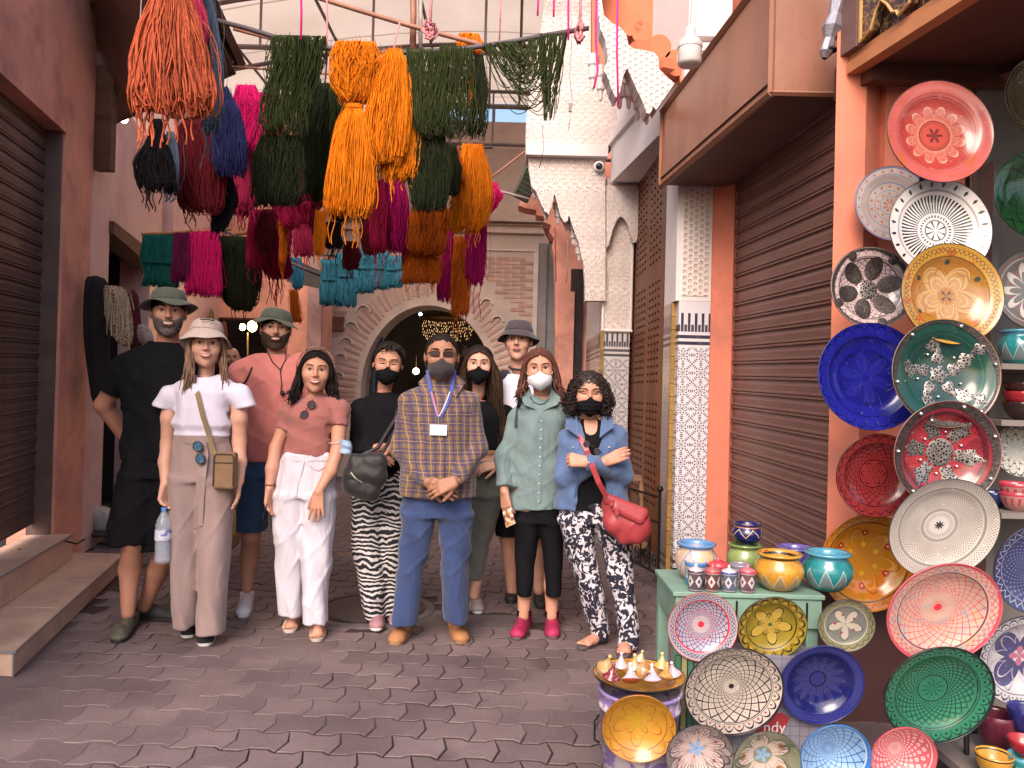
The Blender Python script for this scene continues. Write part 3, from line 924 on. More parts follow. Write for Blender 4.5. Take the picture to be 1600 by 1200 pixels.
mb=MB();mb.box((1.16,5.76,0.0),(1.45,7.24,0.15));mb.build('threshold',M('grey_stone',(0.2,0.17,0.17),0.7),wd)
ig=thing('iron_gate','black wrought iron railing gate beside the tiled column','gate',(0.98,5.9,0))
G0,G1=Vector((0.86,6.15,0)),Vector((1.07,5.42,0))
def gp(s,z):return G0+(G1-G0)*s+Vector((0,0,z))
gx={}
for s in(0.02,0.98):
 mb=MB();mb.tube([gp(s,0.0),gp(s,0.72)],0.011,6);mb.ball(gp(s,0.74),0.024,6);mb.build('post',BLACKM,ig)
for z in(0.14,0.50,0.68):
 mb=MB();mb.tube([gp(0.02,z),gp(0.98,z)],0.009,6);mb.build('rail',BLACKM,ig)
for s in(0.2,0.4,0.6,0.8):
 mb=MB();mb.tube([gp(s,0.14),gp(s,0.5)],0.007,6);mb.build('bar',BLACKM,ig)
for s in(0.12,0.32,0.52,0.72,0.9):
 mb=MB()
 mb.tube([gp(s+0.07*(1-k/18)*math.cos(k*0.62),0.215+0.06*(1-k/18)*math.sin(k*0.62))for k in range(17)],0.005,5)
 mb.build('scroll',BLACKM,ig)
mb=MB();mb.tube([gp(0.6,0.5)]+[gp(0.6+0.19*math.sin(k/8*math.pi),0.50-0.28*k/8)for k in range(9)],0.006,5);mb.build('hoop',BLACKM,ig)
cu_=thing('carved_wood_chair','small carved wooden chair back behind the iron gate','chair',P(988,900,6.3))
mb=MB()
wdl=M('pale_turned_wood',(0.22,0.12,0.07),0.5,0.3)
for x in(973,1002):
 mb=MB();c0,c1=P(x,935,6.4),P(x,745,6.4);c0.z=0
 mb.tube([c0+(c1-c0)*k/12 for k in range(13)],[0.018+0.010*(k%3==1)for k in range(13)],8);mb.build('leg',wdl,cu_)
mb=MB();c0=P(973,745,6.4);c1=P(1002,745,6.4);mb.box((c0.x,6.38,c0.z-0.03),(c1.x,6.42,c0.z+0.02));mb.build('top_rail',wdl,cu_)
mb=MB();c0=P(973,845,6.4);c1=P(1002,845,6.4);mb.box((c0.x-0.02,6.2,c0.z-0.02),(c1.x+0.02,6.45,c0.z+0.02));mb.build('seat',wdl,cu_)
# -- right shop with shutter
rs=thing('shutter_shop','salmon shopfront on the right with a large closed brown roller shutter','building',(1.55,4.6,0))
def RX(Y):return 1.455+0.068*(5.3-Y)
mb=MB()
mb.hexa([Vector((1.372,5.36,0)),Vector((1.485,5.22,0)),Vector((1.485,5.22,3.3)),Vector((1.372,5.36,3.3))],[Vector((1.42,5.76,0)),Vector((1.75,5.5,0)),Vector((1.75,5.5,3.3)),Vector((1.42,5.76,3.3))])
mb.build('jamb',SALMON,rs)
shut2=M('red_brown_shutter_paint',(0.20,0.100,0.085),0.40,0.14,5.0,70,0.15,metal=0.15,dirt=(0.17,0.10,0.09),dirt_s=9,dirt_a=0.35)
sh2=link('roller_shutter',MB().box((RX(4.5)+0.06,4.49,0.012),(RX(4.5)+0.075,4.5,0.02)).mesh('roller_shutter',shut2),rs)
shutter(sh2,(RX(3.72)+0.05,3.72),(RX(5.24)+0.05,5.24),0.03,3.15,0.0985,shut2,0.030 if False else-0.026,'slat',(-1,0,0))
wb=thing('shutter_box','large brown wood panelled box above the right roller shutter','shutter box',(1.3,4.5,2.85))
wdp=M('panel_wood',(0.34,0.155,0.105),0.34,0.25,1.6,50,0.12,sc=(1,1,0.4),dirt=(0.17,0.08,0.055),dirt_s=1.5,dirt_a=0.6)
wdt=M('trim_wood',(0.34,0.16,0.10),0.4,0.2,3,50,0.1)
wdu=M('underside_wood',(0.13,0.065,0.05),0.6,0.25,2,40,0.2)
def wx(Y):return 0.994+0.158*(5.3-Y)
N0=Vector((wx(3.76),3.76,2.90));F0=Vector((wx(5.3),5.3,2.845))
up=Vector((0,0,1));H=0.52;H2=0.64
mb=MB();mb.hexa([F0,N0,N0+up*H2,F0+up*H],[p+Vector((0.03,0.0,0))for p in(F0,N0,N0+up*H2,F0+up*H)]);mb.build('side_panel',wdp,wb)
mb=MB();mb.hexa([N0+Vector((0.0,-0.001,0)),Vector((1.95,3.76,2.90)),Vector((1.95,3.76,3.55)),N0+Vector((0,-0.001,H2))],[p+Vector((0.0,0.03,0))for p in(N0,Vector((1.95,3.76,2.90)),Vector((1.95,3.76,3.55)),N0+Vector((0,0,H2)))]);mb.build('front_panel',wdp,wb)
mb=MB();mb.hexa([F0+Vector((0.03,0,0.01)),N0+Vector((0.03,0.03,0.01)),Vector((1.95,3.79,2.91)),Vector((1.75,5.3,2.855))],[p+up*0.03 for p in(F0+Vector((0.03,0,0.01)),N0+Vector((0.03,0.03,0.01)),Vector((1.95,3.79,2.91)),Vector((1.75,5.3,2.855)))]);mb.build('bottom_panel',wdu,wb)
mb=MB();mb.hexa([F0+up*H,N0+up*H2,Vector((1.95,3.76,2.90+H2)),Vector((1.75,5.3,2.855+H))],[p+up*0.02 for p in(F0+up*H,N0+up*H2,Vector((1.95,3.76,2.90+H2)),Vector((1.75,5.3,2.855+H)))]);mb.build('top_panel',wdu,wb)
for(p0,p1,r_)in((F0,N0,0.018),(F0,F0+up*H,0.014),(N0,N0+up*H2,0.016),(F0+up*H,N0+up*H2,0.022),(N0,Vector((1.95,3.75,2.90)),0.014)):
 mb=MB();mb.tube([p0+Vector((-0.004,-0.004,0)),p1+Vector((-0.004,-0.004,0))],r_,4);mb.build('edge_trim',wdt,wb)
for z in(0.055,):
 mb=MB();mb.tube([F0+Vector((-0.004,0,z)),N0+Vector((-0.004,0,z))],0.007,4);mb.build('bead',M('dark_bead',(0.07,0.03,0.02),0.5),wb)
 # -- stall: pillar, grey backing board, canopy
stall=thing('stall_pillar','bright salmon painted pillar at the left edge of the pottery stall','pillar',(1.6,3.5,0))
mb=MB()
sa=P(1303,400,3.42).x
def sx_(px):return P(px,400,3.42).x
base_pts=[(sx_(1301),3.42),(sx_(1345),3.40),(sx_(1384),3.50),(sx_(1386),3.46),(sx_(1520),3.44),(sx_(1520),3.66),(sx_(1301)*3.66/3.42+0.01,3.66)]
mb.prism([Vector((x,y,0))for x,y in base_pts][::-1],(0,0,3.1));mb.build('shaft',SALMON,stall)
mb=MB();mb.box((sx_(1299)+0.11,3.40,2.845),(sx_(1520),3.7,3.0));mb.build('capital',M('red_wood_dark',(0.16,0.05,0.035),0.6,0.25),stall)
gb=thing('stall_backing','grey painted backing board with shelves behind the hanging plates','display board',(2.2,3.4,0))
gry=M('grey_board_paint',(0.20,0.175,0.165),0.5,0.12,2,30,0.1,dirt=(0.13,0.11,0.11),dirt_a=0.5)
mb=MB();mb.box((sx_(1521),3.42,0.0),(3.3,3.46,3.0));mb.build('back_panel',gry,gb)
mb=MB();a=P(1550,400,3.3);mb.box((a.x,3.30,0.3),(a.x+0.03,3.42,2.45));mb.build('upright',STEEL,gb)
shelf_z={}
for nm,yy in(('a',568),('b',656),('c',800),('d',1206)):
 c=P(1560,yy,3.0)
 mb=MB();mb.box((c.x,2.98,c.z-0.022),(3.2,3.42,c.z));mb.build('shelf',gry,gb);shelf_z[nm]=c.z
mb=MB();a=P(1288,960,3.25);b2=P(1425,1250,3.25)
mb.box((a.x,3.365,0.0),(P(1560,960,3.25).x,3.405,0.62));mb.build('lower_panel',M('maroon_panel',(0.10,0.045,0.045),0.5,0.2,2,30,0.2),gb)
mb=MB();a=P(1500,1000,3.1);mb.box((a.x,3.1,0.0),(a.x+0.09,3.2,0.5));mb.build('dark_leg',BLACKM,gb)
cn=thing('stall_canopy','brown wooden stall canopy with painted arabesque fascia at the top right','canopy',(1.8,3.0,2.85))
def cx_(Y):return 1.452+0.20*(3.4-Y)
orw=M('orange_trim_wood',(0.50,0.20,0.085),0.45,0.15,3,50,0.15)
drw=M('dark_red_wood',(0.10,0.035,0.025),0.55,0.35,2.2,40,0.25,dirt=(0.22,0.07,0.03),dirt_s=3.5,dirt_a=0.35)
Yn,Yf=1.7,3.4
def cq(dx,z,Y):return Vector((cx_(Y)+dx,Y,z))
mb=MB();mb.hexa([cq(0,2.85,Yf),cq(0,2.85,Yn),cq(0,2.90,Yn),cq(0,2.90,Yf)],[cq(0.06,2.85,Yf),cq(0.06,2.85,Yn),cq(0.06,2.90,Yn),cq(0.06,2.90,Yf)]);mb.build('lower_trim',orw,cn)
mb=MB();mb.hexa([cq(0.012,2.901,Yf),cq(0.012,2.901,Yn),cq(0.012,2.935,Yn),cq(0.012,2.935,Yf)],[cq(0.07,2.901,Yf),cq(0.07,2.901,Yn),cq(0.07,2.935,Yn),cq(0.07,2.935,Yf)]);mb.build('upper_trim',orw,cn)
mb=MB();mb.hexa([cq(0.06,2.87,Yf),cq(0.06,2.87,Yn),Vector((3.6,Yn,2.87)),Vector((3.6,Yf,2.87))],[cq(0.06,2.90,Yf),cq(0.06,2.90,Yn),Vector((3.6,Yn,2.90)),Vector((3.6,Yf,2.90))]);mb.build('soffit',drw,cn)
mb=MB();mb.hexa([cq(0.062,2.80,3.33),cq(0.062,2.80,3.40),Vector((3.6,3.40,2.80)),Vector((3.6,3.33,2.80))],[cq(0.062,2.868,3.33),cq(0.062,2.868,3.40),Vector((3.6,3.40,2.868)),Vector((3.6,3.33,2.868))]);mb.build('back_batten',drw,cn)
mb=MB();mb.tube([(2.10,3.38,2.83),(2.75,1.7,2.83)],0.035,4);mb.build('soffit_batten',M('brown_batten',(0.15,0.06,0.045),0.5),cn)
fm,t,b=new_mat('painted_arabesque')
v=coords(t,'Object');sp=t.nodes.new('ShaderNodeSeparateXYZ');t.links.new(v,sp.inputs[0])
n1=noise_tex(t,v,14,2,0.5,2.5);n2=noise_tex(t,v,22,2,0.5,3.0)
c=ramp(t,n1,[(0.40,(0.04,0.03,0.035)),(0.44,(0.30,0.17,0.06)),(0.50,(0.34,0.20,0.07)),(0.52,(0.05,0.035,0.035))])
c=mixc(t,((n2-0.6)*30).clamp(),c,(0.45,0.10,0.07))
t.links.new(c,b.inputs['Base Color']);b.inputs['Roughness'].default_value=0.4
fz0=2.936
mb=MB();mb.hexa([cq(0.03,fz0,3.30),cq(0.03,fz0,Yn),cq(0.03,3.6,Yn),cq(0.03,3.6,3.30)],[cq(0.06,fz0,3.30),cq(0.06,fz0,Yn),cq(0.06,3.6,Yn),cq(0.06,3.6,3.30)]);mb.build('fascia_board',fm,cn)
sc_pts=[]
K=7
for k in range(K):
 y0=3.28-k*0.225
 for(dy,z)in((0.0,2.945),(0.06,2.965),(0.09,3.03),(0.12,3.06),(0.16,3.02),(0.19,2.975),(0.215,2.965)):
  sc_pts.append((y0-dy,z))
front=[cq(-0.012,z,y)for y,z in sc_pts]+[cq(-0.012,3.17,sc_pts[-1][0]),cq(-0.012,3.17,3.28)]
mb=MB();mb.prism(front,(0.03,0,0));mb.build('scalloped_board',fm,cn)
gold=M('gold_paint',(0.50,0.30,0.11),0.4,0.15)
mb=MB();mb.tube([p+Vector((-0.004,0,0))for p in front[:len(sc_pts)]],0.007,5);mb.tube([cq(-0.014,3.175,3.29),cq(-0.014,3.175,Yn)],0.009,5);mb.tube([cq(-0.014,2.94,3.29),cq(-0.014,3.6,3.29)],0.008,5)
mb.build('gilt_edge',gold,cn)
mb=MB();a=cq(0.0,2.936,3.40)
mb.hexa([cq(-0.02,2.936,3.42),cq(-0.02,2.936,3.31),cq(-0.02,3.6,3.31),cq(-0.02,3.6,3.42)],[cq(0.2,2.936,3.42),cq(0.2,2.936,3.31),cq(0.2,3.6,3.31),cq(0.2,3.6,3.42)])
mb.build('end_post',M('grey_brown_wood',(0.17,0.09,0.08),0.6,0.3,2,40,0.2),cn)
ln=thing('metal_lantern','silver grey crumpled metal ornament hanging at the stall canopy corner','lantern',P(1300,60,3.45))
sil=M('tarnished_silver',(0.42,0.40,0.45),0.35,0.3,10,60,0.5,metal=0.8)
mb=MB()
c=P(1301,45,3.45)
mb.lathe([(0.012,-0.14),(0.03,-0.11),(0.026,-0.05),(0.05,0.0),(0.035,0.06),(0.05,0.12),(0.03,0.22)],c,7,mat=Matrix.Rotation(0.25,4,'Y'));mb.build('body',sil,ln)
mb=MB();mb.tube([c+Vector((0,0,0.2)),c+Vector((0,0,0.6))],0.004,5);mb.build('chain',BLACKM,ln)
mb=MB();mb.lathe([(0.035,0),(0.03,0.01),(0.008,0.03),(0.006,0.12)],P(1296,80,3.45),10);mb.build('holder',BLACKM,ln)
# -- YARN HANKS
def yarn_mat(name,col,var=0.45):
 m,t,b=new_mat('yarn_'+name)
 v=coords(t,'Object')
 sc=coords(t,'Object',(70,70,3))
 n1=noise_tex(t,sc,1.0,2);n2=noise_tex(t,v,5,3)
 lo=tuple(c*(1-var)for c in col);hi=tuple(min(1,c*(1+var*0.8))for c in col)
 c=ramp(t,n1*0.65+n2*0.35,[(0.32,lo),(0.66,hi)])
 t.links.new(c,b.inputs['Base Color']);b.inputs['Roughness'].default_value=0.9
 b.inputs['Specular IOR Level'].default_value=0.15
 b.inputs['Sheen Weight'].default_value=0.3;b.inputs['Sheen Roughness'].default_value=0.5
 b.inputs['Sheen Tint'].default_value=(*[min(1,c*2.2+0.05)for c in col],1)
 twist=t.nodes.new('ShaderNodeTexWave');twist.inputs['Scale'].default_value=55;twist.bands_direction='DIAGONAL'
 t.links.new(v,twist.inputs['Vector'])
 bump(t,b,twist.outputs[1]if len(twist.outputs)>1 else twist.outputs[0],0.3,0.002)
 return m
YC=dict(coral=(0.42,0.088,0.040),slate=(0.10,0.14,0.20),navy=(0.018,0.020,0.085),black=(0.010,0.007,0.009),dred=(0.14,0.010,0.016),pink=(0.80,0.012,0.16),crimson=(0.33,0.008,0.055),green=(0.036,0.047,0.015),dgreen=(0.018,0.023,0.009),orange=(0.80,0.20,0.006),dorange=(0.52,0.11,0.008),magenta=(0.42,0.006,0.13),blue=(0.030,0.150,0.21),teal=(0.012,0.13,0.115),plum=(0.17,0.012,0.07),rose=(0.48,0.03,0.10),cream=(0.52,0.40,0.29),cyan=(0.05,0.25,0.4))
YM={k:yarn_mat(k,v)for k,v in YC.items()}
def strands(paths,rad,n=3):
 """paths (N,K,3) -> verts, quad faces of thin tubes"""
 N,K,_=paths.shape
 T=np.gradient(paths,axis=1)
 T/=np.linalg.norm(T,axis=2,keepdims=True)+1e-9
 ref=np.array([0.13,1.0,0.17]);ref/=np.linalg.norm(ref)
 A=np.cross(T,ref);A/=np.linalg.norm(A,axis=2,keepdims=True)+1e-9
 B=np.cross(T,A)
 rad=np.asarray(rad,dtype=float)
 rr=rad.reshape(-1,1,1)if rad.ndim==1 else(rad[...,None]if rad.ndim==2 else rad)
 V=np.stack([paths+(A*math.cos(2*math.pi*j/n)+B*math.sin(2*math.pi*j/n))*rr for j in range(n)],axis=2)
 V=V.reshape(-1,3)
 i=np.arange(N)[:,None,None]*K*n;k=np.arange(K-1)[None,:,None]*n;j=np.arange(n)[None,None,:]
 a=i+k+j;b=i+k+(j+1)%n
 F=np.stack([a,b,b+n,a+n],axis=-1).reshape(-1,4)
 return V,F
def hank(levels,Y,col,label,group,n=70,r=0.0042,tail=0,tailn=5,dep=0.55,wav=1.0,K=26,cat='yarn hank',pole=True,end=(0.9,1.01),name='yarn_hank',tie=None,ragged=0.0):
 base=P(levels[0][0],levels[0][1],Y);n=int(n*(1.15 if col=='green' else 2.0));r*=0.74;ragged=ragged or 0.10
 cs=np.array([tuple(P(x,y,Y))for x,y,h in levels]);hw=np.array([h*1.12*Y/1200 for _,_,h in levels])
 seg=np.linalg.norm(np.diff(cs,axis=0),axis=1);tt=np.concatenate([[0],np.cumsum(seg)]);L=tt[-1];tt=tt/L
 cen=lambda s:np.stack([np.interp(s,tt,cs[:,i])for i in range(3)],-1)
 wid=lambda s:np.interp(s,tt,hw)
 te=rng.uniform(end[0],end[1],n)-ragged*rng.rand(n)**2
 u1=rng.uniform(-1,1,n);th=rng.uniform(-1,1,n)
 u2=np.clip(u1+rng.normal(0,0.16,n),-1,1)
 v1=-np.sqrt(1-0.85*u1**2)*(0.35+0.65*rng.rand(n));v2=np.sqrt(1-0.85*u2**2)*rng.uniform(-0.9,1.0,n)
 q=np.linspace(0,1,K)[None,:]
 s=np.where(q<0.5,q*2,2-q*2)*te[:,None]
 s=s.clip(0,1.05)
 blend=np.clip((q-0.44)/0.12,0,1);blend=blend*blend*(3-2*blend)
 u=u1[:,None]*(1-blend)+u2[:,None]*blend
 v=v1[:,None]*(1-blend)+v2[:,None]*blend
 ph=rng.uniform(0,6.28,(n,4));
 W=wid(np.clip(s,0,1))
 wav=wav*(1.5 if col in('green','dgreen')else 1);wob=(np.sin(s*5.3+ph[:,:1])*0.12+np.sin(s*13+ph[:,1:2])*0.045)*wav*np.minimum(1,s*4)
 wob2=(np.sin(s*6.1+ph[:,2:3])*0.10+np.sin(s*15+ph[:,3:4])*0.04)*wav
 C=cen(np.clip(s,0,1))
 X=C[...,0]+(u+wob)*W
 Yw=C[...,1]+(v+wob2)*W*dep
 over=np.clip(1-s*14,0,1)
 Yw=np.where(over>0,C[...,1]+np.where(q<0.5,-1,1)*0.02*(1-over**2)+(Yw-C[...,1])*(1-over),Yw)if pole else Yw
 Z=C[...,2]-np.clip(s-1,0,1)*L+(0.014*over if pole else 0)
 paths=np.stack([X,Yw,Z],-1)
 m=max(8,n//5);fz=paths[rng.randint(0,n,m)]+np.cumsum(rng.normal(0,0.0045,(m,K,3)),axis=1)*np.array([1,1,0.3])
 paths=np.concatenate([paths,fz]);allV,allF=strands(paths,np.concatenate([np.full(n,r)*rng.uniform(0.7,1.3,n),np.full(m,r*0.5)]))
 if tail:
  Tl=tail*Y/1200
  k=tailn
  u0=rng.uniform(-0.85,0.85,k);q2=np.linspace(0,1,K)[None,:]
  ln=rng.uniform(0.35,1.0,k)[:,None]*Tl
  st_=cen(np.full((k,1),0.85));w0=wid(np.array([0.9]))[0]
  z=st_[...,2]-q2*(ln+0.15*L)
  x=st_[...,0]+u0[:,None]*w0+np.sin(q2*7+rng.uniform(0,6,(k,1)))*0.008+q2*rng.normal(0,0.01,(k,1))
  y=st_[...,1]-0.3*w0*dep+np.cos(q2*5+rng.uniform(0,6,(k,1)))*0.008
  V2,F2=strands(np.stack([x,y+0*x,z],-1),np.full(k,r*1.1))
  allF=np.concatenate([allF,F2+len(allV)]);allV=np.concatenate([allV,V2])
 V=allV-np.array(base)
 me=np_mesh(name,V,allF,YM[col])
 o=bpy.data.objects.new(name,me);COL.objects.link(o);o.location=base
 tag(o,label,cat,group)
 if tie is not None:
  c=cen(np.array([tie]))[0];w=wid(np.array([tie]))[0]*1.12
  mb=MB()
  for dz in(-0.008,0.0,0.008):
   mb.tube([(c[0]-base[0]+w*math.cos(a),c[1]-base[1]+w*dep*math.sin(a)*1.3,c[2]-base[2]+dz)for a in np.linspace(0,2*math.pi,14)],0.005,5)
  t_=mb.mesh('tie',YM[col]);to=bpy.data.objects.new('tie',t_);COL.objects.link(to);to.parent=o
 return o
G1='yarn hanks hung on the front pole'
G2='yarn hanks hung behind the front pole'
G3='yarn hanks on the low left rail'
YF=4.7
def pole(pts,r,mat,label,name='pole',cat='pole',taper=1.0):
 q=[P(*p)for p in pts]
 mb=MB();K=len(q)
 mb.tube(q,[r*(1-(1-taper)*i/(K-1))for i in range(K)],8)
 return tag(mb.build(name,mat,None,True,q[0]),label,cat)
DPOLE=M('dark_pole_wood',(0.10,0.075,0.09),0.6,0.3,6,60,0.3)
RPOLE=M('copper_pole_wood',(0.36,0.16,0.11),0.5,0.25,6,60,0.3)
pole([(330,30,YF),(385,44,YF),(430,58,YF),(500,73,YF),(560,82,YF),(640,82,YF),(720,77,YF),(800,65,YF),(860,54,YF),(920,44,YF)],0.016,DPOLE,'long sagging dark pole that carries the green and orange yarn')
pole([(470,-12,5.1),(560,16,5.1),(640,40,5.1),(745,68,5.1),(760,78,5.1)],0.017,RPOLE,'slanting reddish wooden pole running down to the right')
pole([(645,-40,5.2),(646,20,5.2),(645,82,5.2)],0.022,RPOLE,'short upright reddish pole above the middle of the yarn')
pole([(657,-40,5.25),(657,82,5.25)],0.014,M('pale_pipe',(0.5,0.42,0.40),0.5),'thin pale upright pipe beside the reddish upright pole',name='pipe',cat='pipe')
pole([(365,45,5.6),(430,62,5.6),(470,80,5.6)],0.014,RPOLE,'thin reddish stick slanting down to the green yarn at left',name='stick',cat='stick')
pole([(362,104,5.9),(470,112,5.9),(560,120,5.9)],0.009,RPOLE,'thin pinkish cross stick seen under the roof behind the yarn',name='stick',cat='stick')
pole([(368,366,6.6),(436,356,6.6)],0.018,M('bamboo',(0.48,0.24,0.10),0.5),'short bamboo rod above the dark green lower hank',name='rod',cat='rod')
pole([(222,367,6.2),(360,358,6.2)],0.015,M('bamboo',(0.48,0.24,0.10),0.5),'low bamboo rod holding the teal and pink hanks',name='rod',cat='rod')
pole([(345,358,6.6),(470,418,6.6),(500,430,6.6)],0.013,STEEL,'grey metal rod slanting down above the man in pink',name='rod',cat='rod')
pole([(500,398,8.2),(640,402,8.2)],0.015,DPOLE,'dark rod in front of the arch that carries the light blue hanks',name='rod',cat='rod')
pole([(640,236,5.9),(700,232,5.9),(775,292,5.9),(700,330,5.9)][0:2]+[(770,230,5.9)],0.012,DPOLE,'short dark bar behind the right hand orange hank',name='bar',cat='bar')
pole([(760,293,6.8),(826,311,6.8)],0.012,M('grey_stick',(0.3,0.24,0.24),0.6),'short grey stick poking out right of the magenta yarn',name='stick',cat='stick')
pole([(758,285,7.6),(826,232,7.6)],0.010,RPOLE,'thin slanting tan stick in front of the tan house',name='stick',cat='stick')
hank([(270,-60,8),(269,-14,20),(268,40,38),(268,100,50),(270,150,56),(272,198,56)],3.25,'coral','large coral orange yarn hank nearest the camera, wide fringe at its bottom',G1,n=120,r=0.0052,tail=42,tailn=16,dep=0.5,K=34,pole=False,end=(0.88,1.0))
hank([(296,-60,8),(300,0,14),(306,40,14),(310,90,10)],3.5,'rose','dusty rose yarn strip peeping out above the slate blue hank',G1,n=30,tail=10)
hank([(320,-20,8),(327,45,11),(332,110,14),(332,170,14),(328,222,10)],3.6,'slate','slate blue yarn hank right beside the big coral hank',G1,n=60,tail=50,tailn=4,r=0.0035)
hank([(350,140,5),(354,170,17),(361,230,22),(361,284,18)],4.4,'navy','navy blue yarn hank left of the hot pink yarn',G1,n=70,ragged=0.1)
hank([(349,265,10),(350,310,17),(345,345,12),(338,368,7)],4.6,'black','black yarn clump hanging below the navy hank',G1,n=50,tail=10)
hank([(246,190,5),(243,225,13),(240,260,24),(246,290,26),(246,308,20)],4.2,'black','ragged black yarn hank below the coral one, with loose dangling ends',G1,n=60,tail=24,tailn=8,ragged=0.25,wav=1.6)
hank([(268,210,6),(270,260,9),(268,312,9)],4.25,'slate','thin grey black strand bundle between the black and dark red hanks',G1,n=26,tail=6,ragged=0.2)
hank([(308,190,16),(308,215,30),(314,270,32),(316,325,28),(318,342,20)],4.5,'dred','wide dark red yarn hank under the coral hank',G1,n=120,tail=14,tailn=6,ragged=0.15)
hank([(384,136,12),(390,160,22),(391,190,20),(390,226,15),(389,240,10)],5.3,'pink','bright hot pink yarn hank, highest of the pink ones',G2,n=80,wav=1.8)
hank([(415,148,12),(408,165,16),(404,190,10)],5.4,'pink','small hot pink yarn tuft just right of the high hot pink hank',G2,n=30,wav=2.0)
hank([(386,232,14),(386,270,18),(386,310,18),(386,335,12)],5.5,'rose','crimson pink yarn hank under the high hot pink one',G2,n=70,tail=18,tailn=8,ragged=0.2)
hank([(400,170,8),(403,230,12),(402,300,12)],5.6,'crimson','crimson yarn strip between the pink and the big green hank',G2,n=40,tail=30)
hank([(467,59,38),(464,90,37),(455,130,31),(445,180,30),(440,226,31)],YF,'green','large dark green hank at the left end of the front pole',G1,n=120,r=0.0036,ragged=0.3)
hank([(441,215,28),(436,260,33),(434,310,30),(430,330,24)],YF+0.05,'dgreen','blackish green lower half hank under the left green hank',G1,n=110,r=0.0036,pole=False)
hank([(496,66,12),(490,110,10),(470,145,16),(455,165,14)],YF+0.02,'green','loose green strands drooping beside the left green hank',G1,n=20,r=0.003,wav=2)
hank([(512,133,18),(510,160,23),(502,210,22),(500,260,20),(506,325,22)],5.2,'dgreen','dark green hank between the left green and the pinched orange hank',G1,n=90,r=0.0036)
hank([(524,120,8),(530,170,10),(528,250,10)],5.1,'green','narrow green hank touching the pinched orange hank',G1,n=30,r=0.0034)
hank([(470,255,8),(470,275,12),(468,305,10)],5.6,'magenta','small magenta tuft hanging below the green hanks',G2,n=30)
hank([(462,292,16),(461,320,22),(462,350,18),(466,362,10)],5.5,'crimson','round crimson yarn ball shaped hank under the green hanks',G2,n=70,wav=1.6)
hank([(473,350,10),(474,380,13),(474,405,11)],5.5,'rose','rose red yarn hank under the round crimson one',G2,n=40,tail=20)
hank([(492,240,9),(496,290,11),(492,330,9)],5.5,'dred','dark red hank half hidden behind the dark green one',G2,n=40,tail=40)
hank([(420,330,10),(414,360,12),(412,400,8)],6.0,'dred','deep red hank in the shade above the dark green lower hank',G2,n=34,tail=20)
hank([(556,68,26),(556,90,30),(556,120,29),(556,150,24),(554,170,12)],YF-0.03,'orange','upper orange bundle folded over the pole above its knot',G1,n=90,wav=2.2,end=(0.8,1.0))
hank([(554,164,9),(553,185,19),(551,220,26),(548,270,31),(545,325,33),(543,350,30)],YF-0.03,'orange','long bright orange hank pinched at its top, left of the two',G1,n=120,tail=46,tailn=9,wav=0.7,tie=0.02,pole=False)
hank([(617,80,8),(616,95,17),(613,130,25),(609,180,30),(604,225,30),(603,268,24)],YF-0.02,'orange','long bright orange hank gathered to a point, right of the two',G1,n=110,tail=60,tailn=5,wav=1.1)
hank([(632,165,12),(636,200,20),(630,250,26),(622,292,26)],YF+0.05,'orange','shorter orange hank tucked behind the right long orange one',G1,n=80,tail=12,wav=0.8)
hank([(661,79,24),(663,120,24),(668,160,22),(676,200,24),(688,225,20)],YF,'green','green hank on the pole just right of the orange hanks',G1,n=80,r=0.0034,ragged=0.2)
hank([(715,75,22),(712,110,25),(706,150,30),(704,190,33),(700,226,30)],YF,'green','wide green hank right of centre on the front pole',G1,n=110,r=0.0034,ragged=0.2)
hank([(748,90,6),(752,140,10),(747,190,12),(742,226,10)],YF+0.04,'dgreen','thin dark green strands at the right edge of the wide green hank',G1,n=26,r=0.003)
hank([(668,205,20),(672,250,27),(671,300,24),(669,338,18)],YF+0.06,'dgreen','dark green hank hanging lowest of the green ones in the centre',G1,n=100,r=0.0036,pole=False)
hank([(733,55,13),(735,68,16),(737,88,15)],5.2,'orange','small orange tuft on top of the pole at right',G1,n=40,wav=1.6)
hank([(738,96,7),(738,140,7),(740,175,6)],5.25,'dorange','thin dull orange strip between green strands',G1,n=16)
hank([(738,228,14),(742,260,19),(738,310,26),(731,350,24),(722,372,14)],5.6,'orange','orange hank right of the dark green ones, wide low belly',G2,n=100,tail=14)
hank([(706,232,8),(712,260,11),(716,290,9)],5.5,'dorange','short dull orange hank half hidden behind green strands',G2,n=26)
hank([(672,318,22),(670,350,27),(666,390,25),(664,404,16)],5.6,'dorange','dark orange hank below the dark green centre hank',G2,n=90,dep=0.6)
hank([(661,392,18),(659,420,23),(658,446,24)],5.7,'dorange','lowest dark orange hank ending above the arch',G2,n=80,tail=14,tailn=8)
hank([(722,372,10),(722,410,12),(719,450,12),(718,500,11)],6.0,'dorange','long narrow dull orange hank hanging before the arch at right',G2,n=60,tail=30,tailn=2)
hank([(767,288,8),(768,305,14),(757,325,14),(748,338,8)],5.9,'pink','magenta pink yarn knob at the right end of the hanging yarn',G2,n=50,wav=1.6)
hank([(752,325,9),(744,365,13),(740,410,15),(739,452,13)],6.0,'magenta','long magenta hank ending in straggly threads before the arch',G2,n=80,tail=55,tailn=6)
hank([(699,342,8),(697,380,10),(695,430,9),(694,480,9)],6.1,'magenta','narrow straight magenta hank left of the dull orange one',G2,n=50)
hank([(612,282,16),(612,320,23),(612,360,22),(612,400,16)],5.6,'magenta','magenta hank below the right long orange hank',G2,n=90,tail=14)
hank([(590,285,10),(590,340,13),(592,400,9)],5.5,'crimson','crimson hank behind the magenta one under the orange hanks',G2,n=50,tail=90,tailn=3)
hank([(576,330,10),(578,370,12),(580,404,9)],5.7,'dred','dark wine red hank between the long orange hanks, low down',G2,n=40,tail=10)
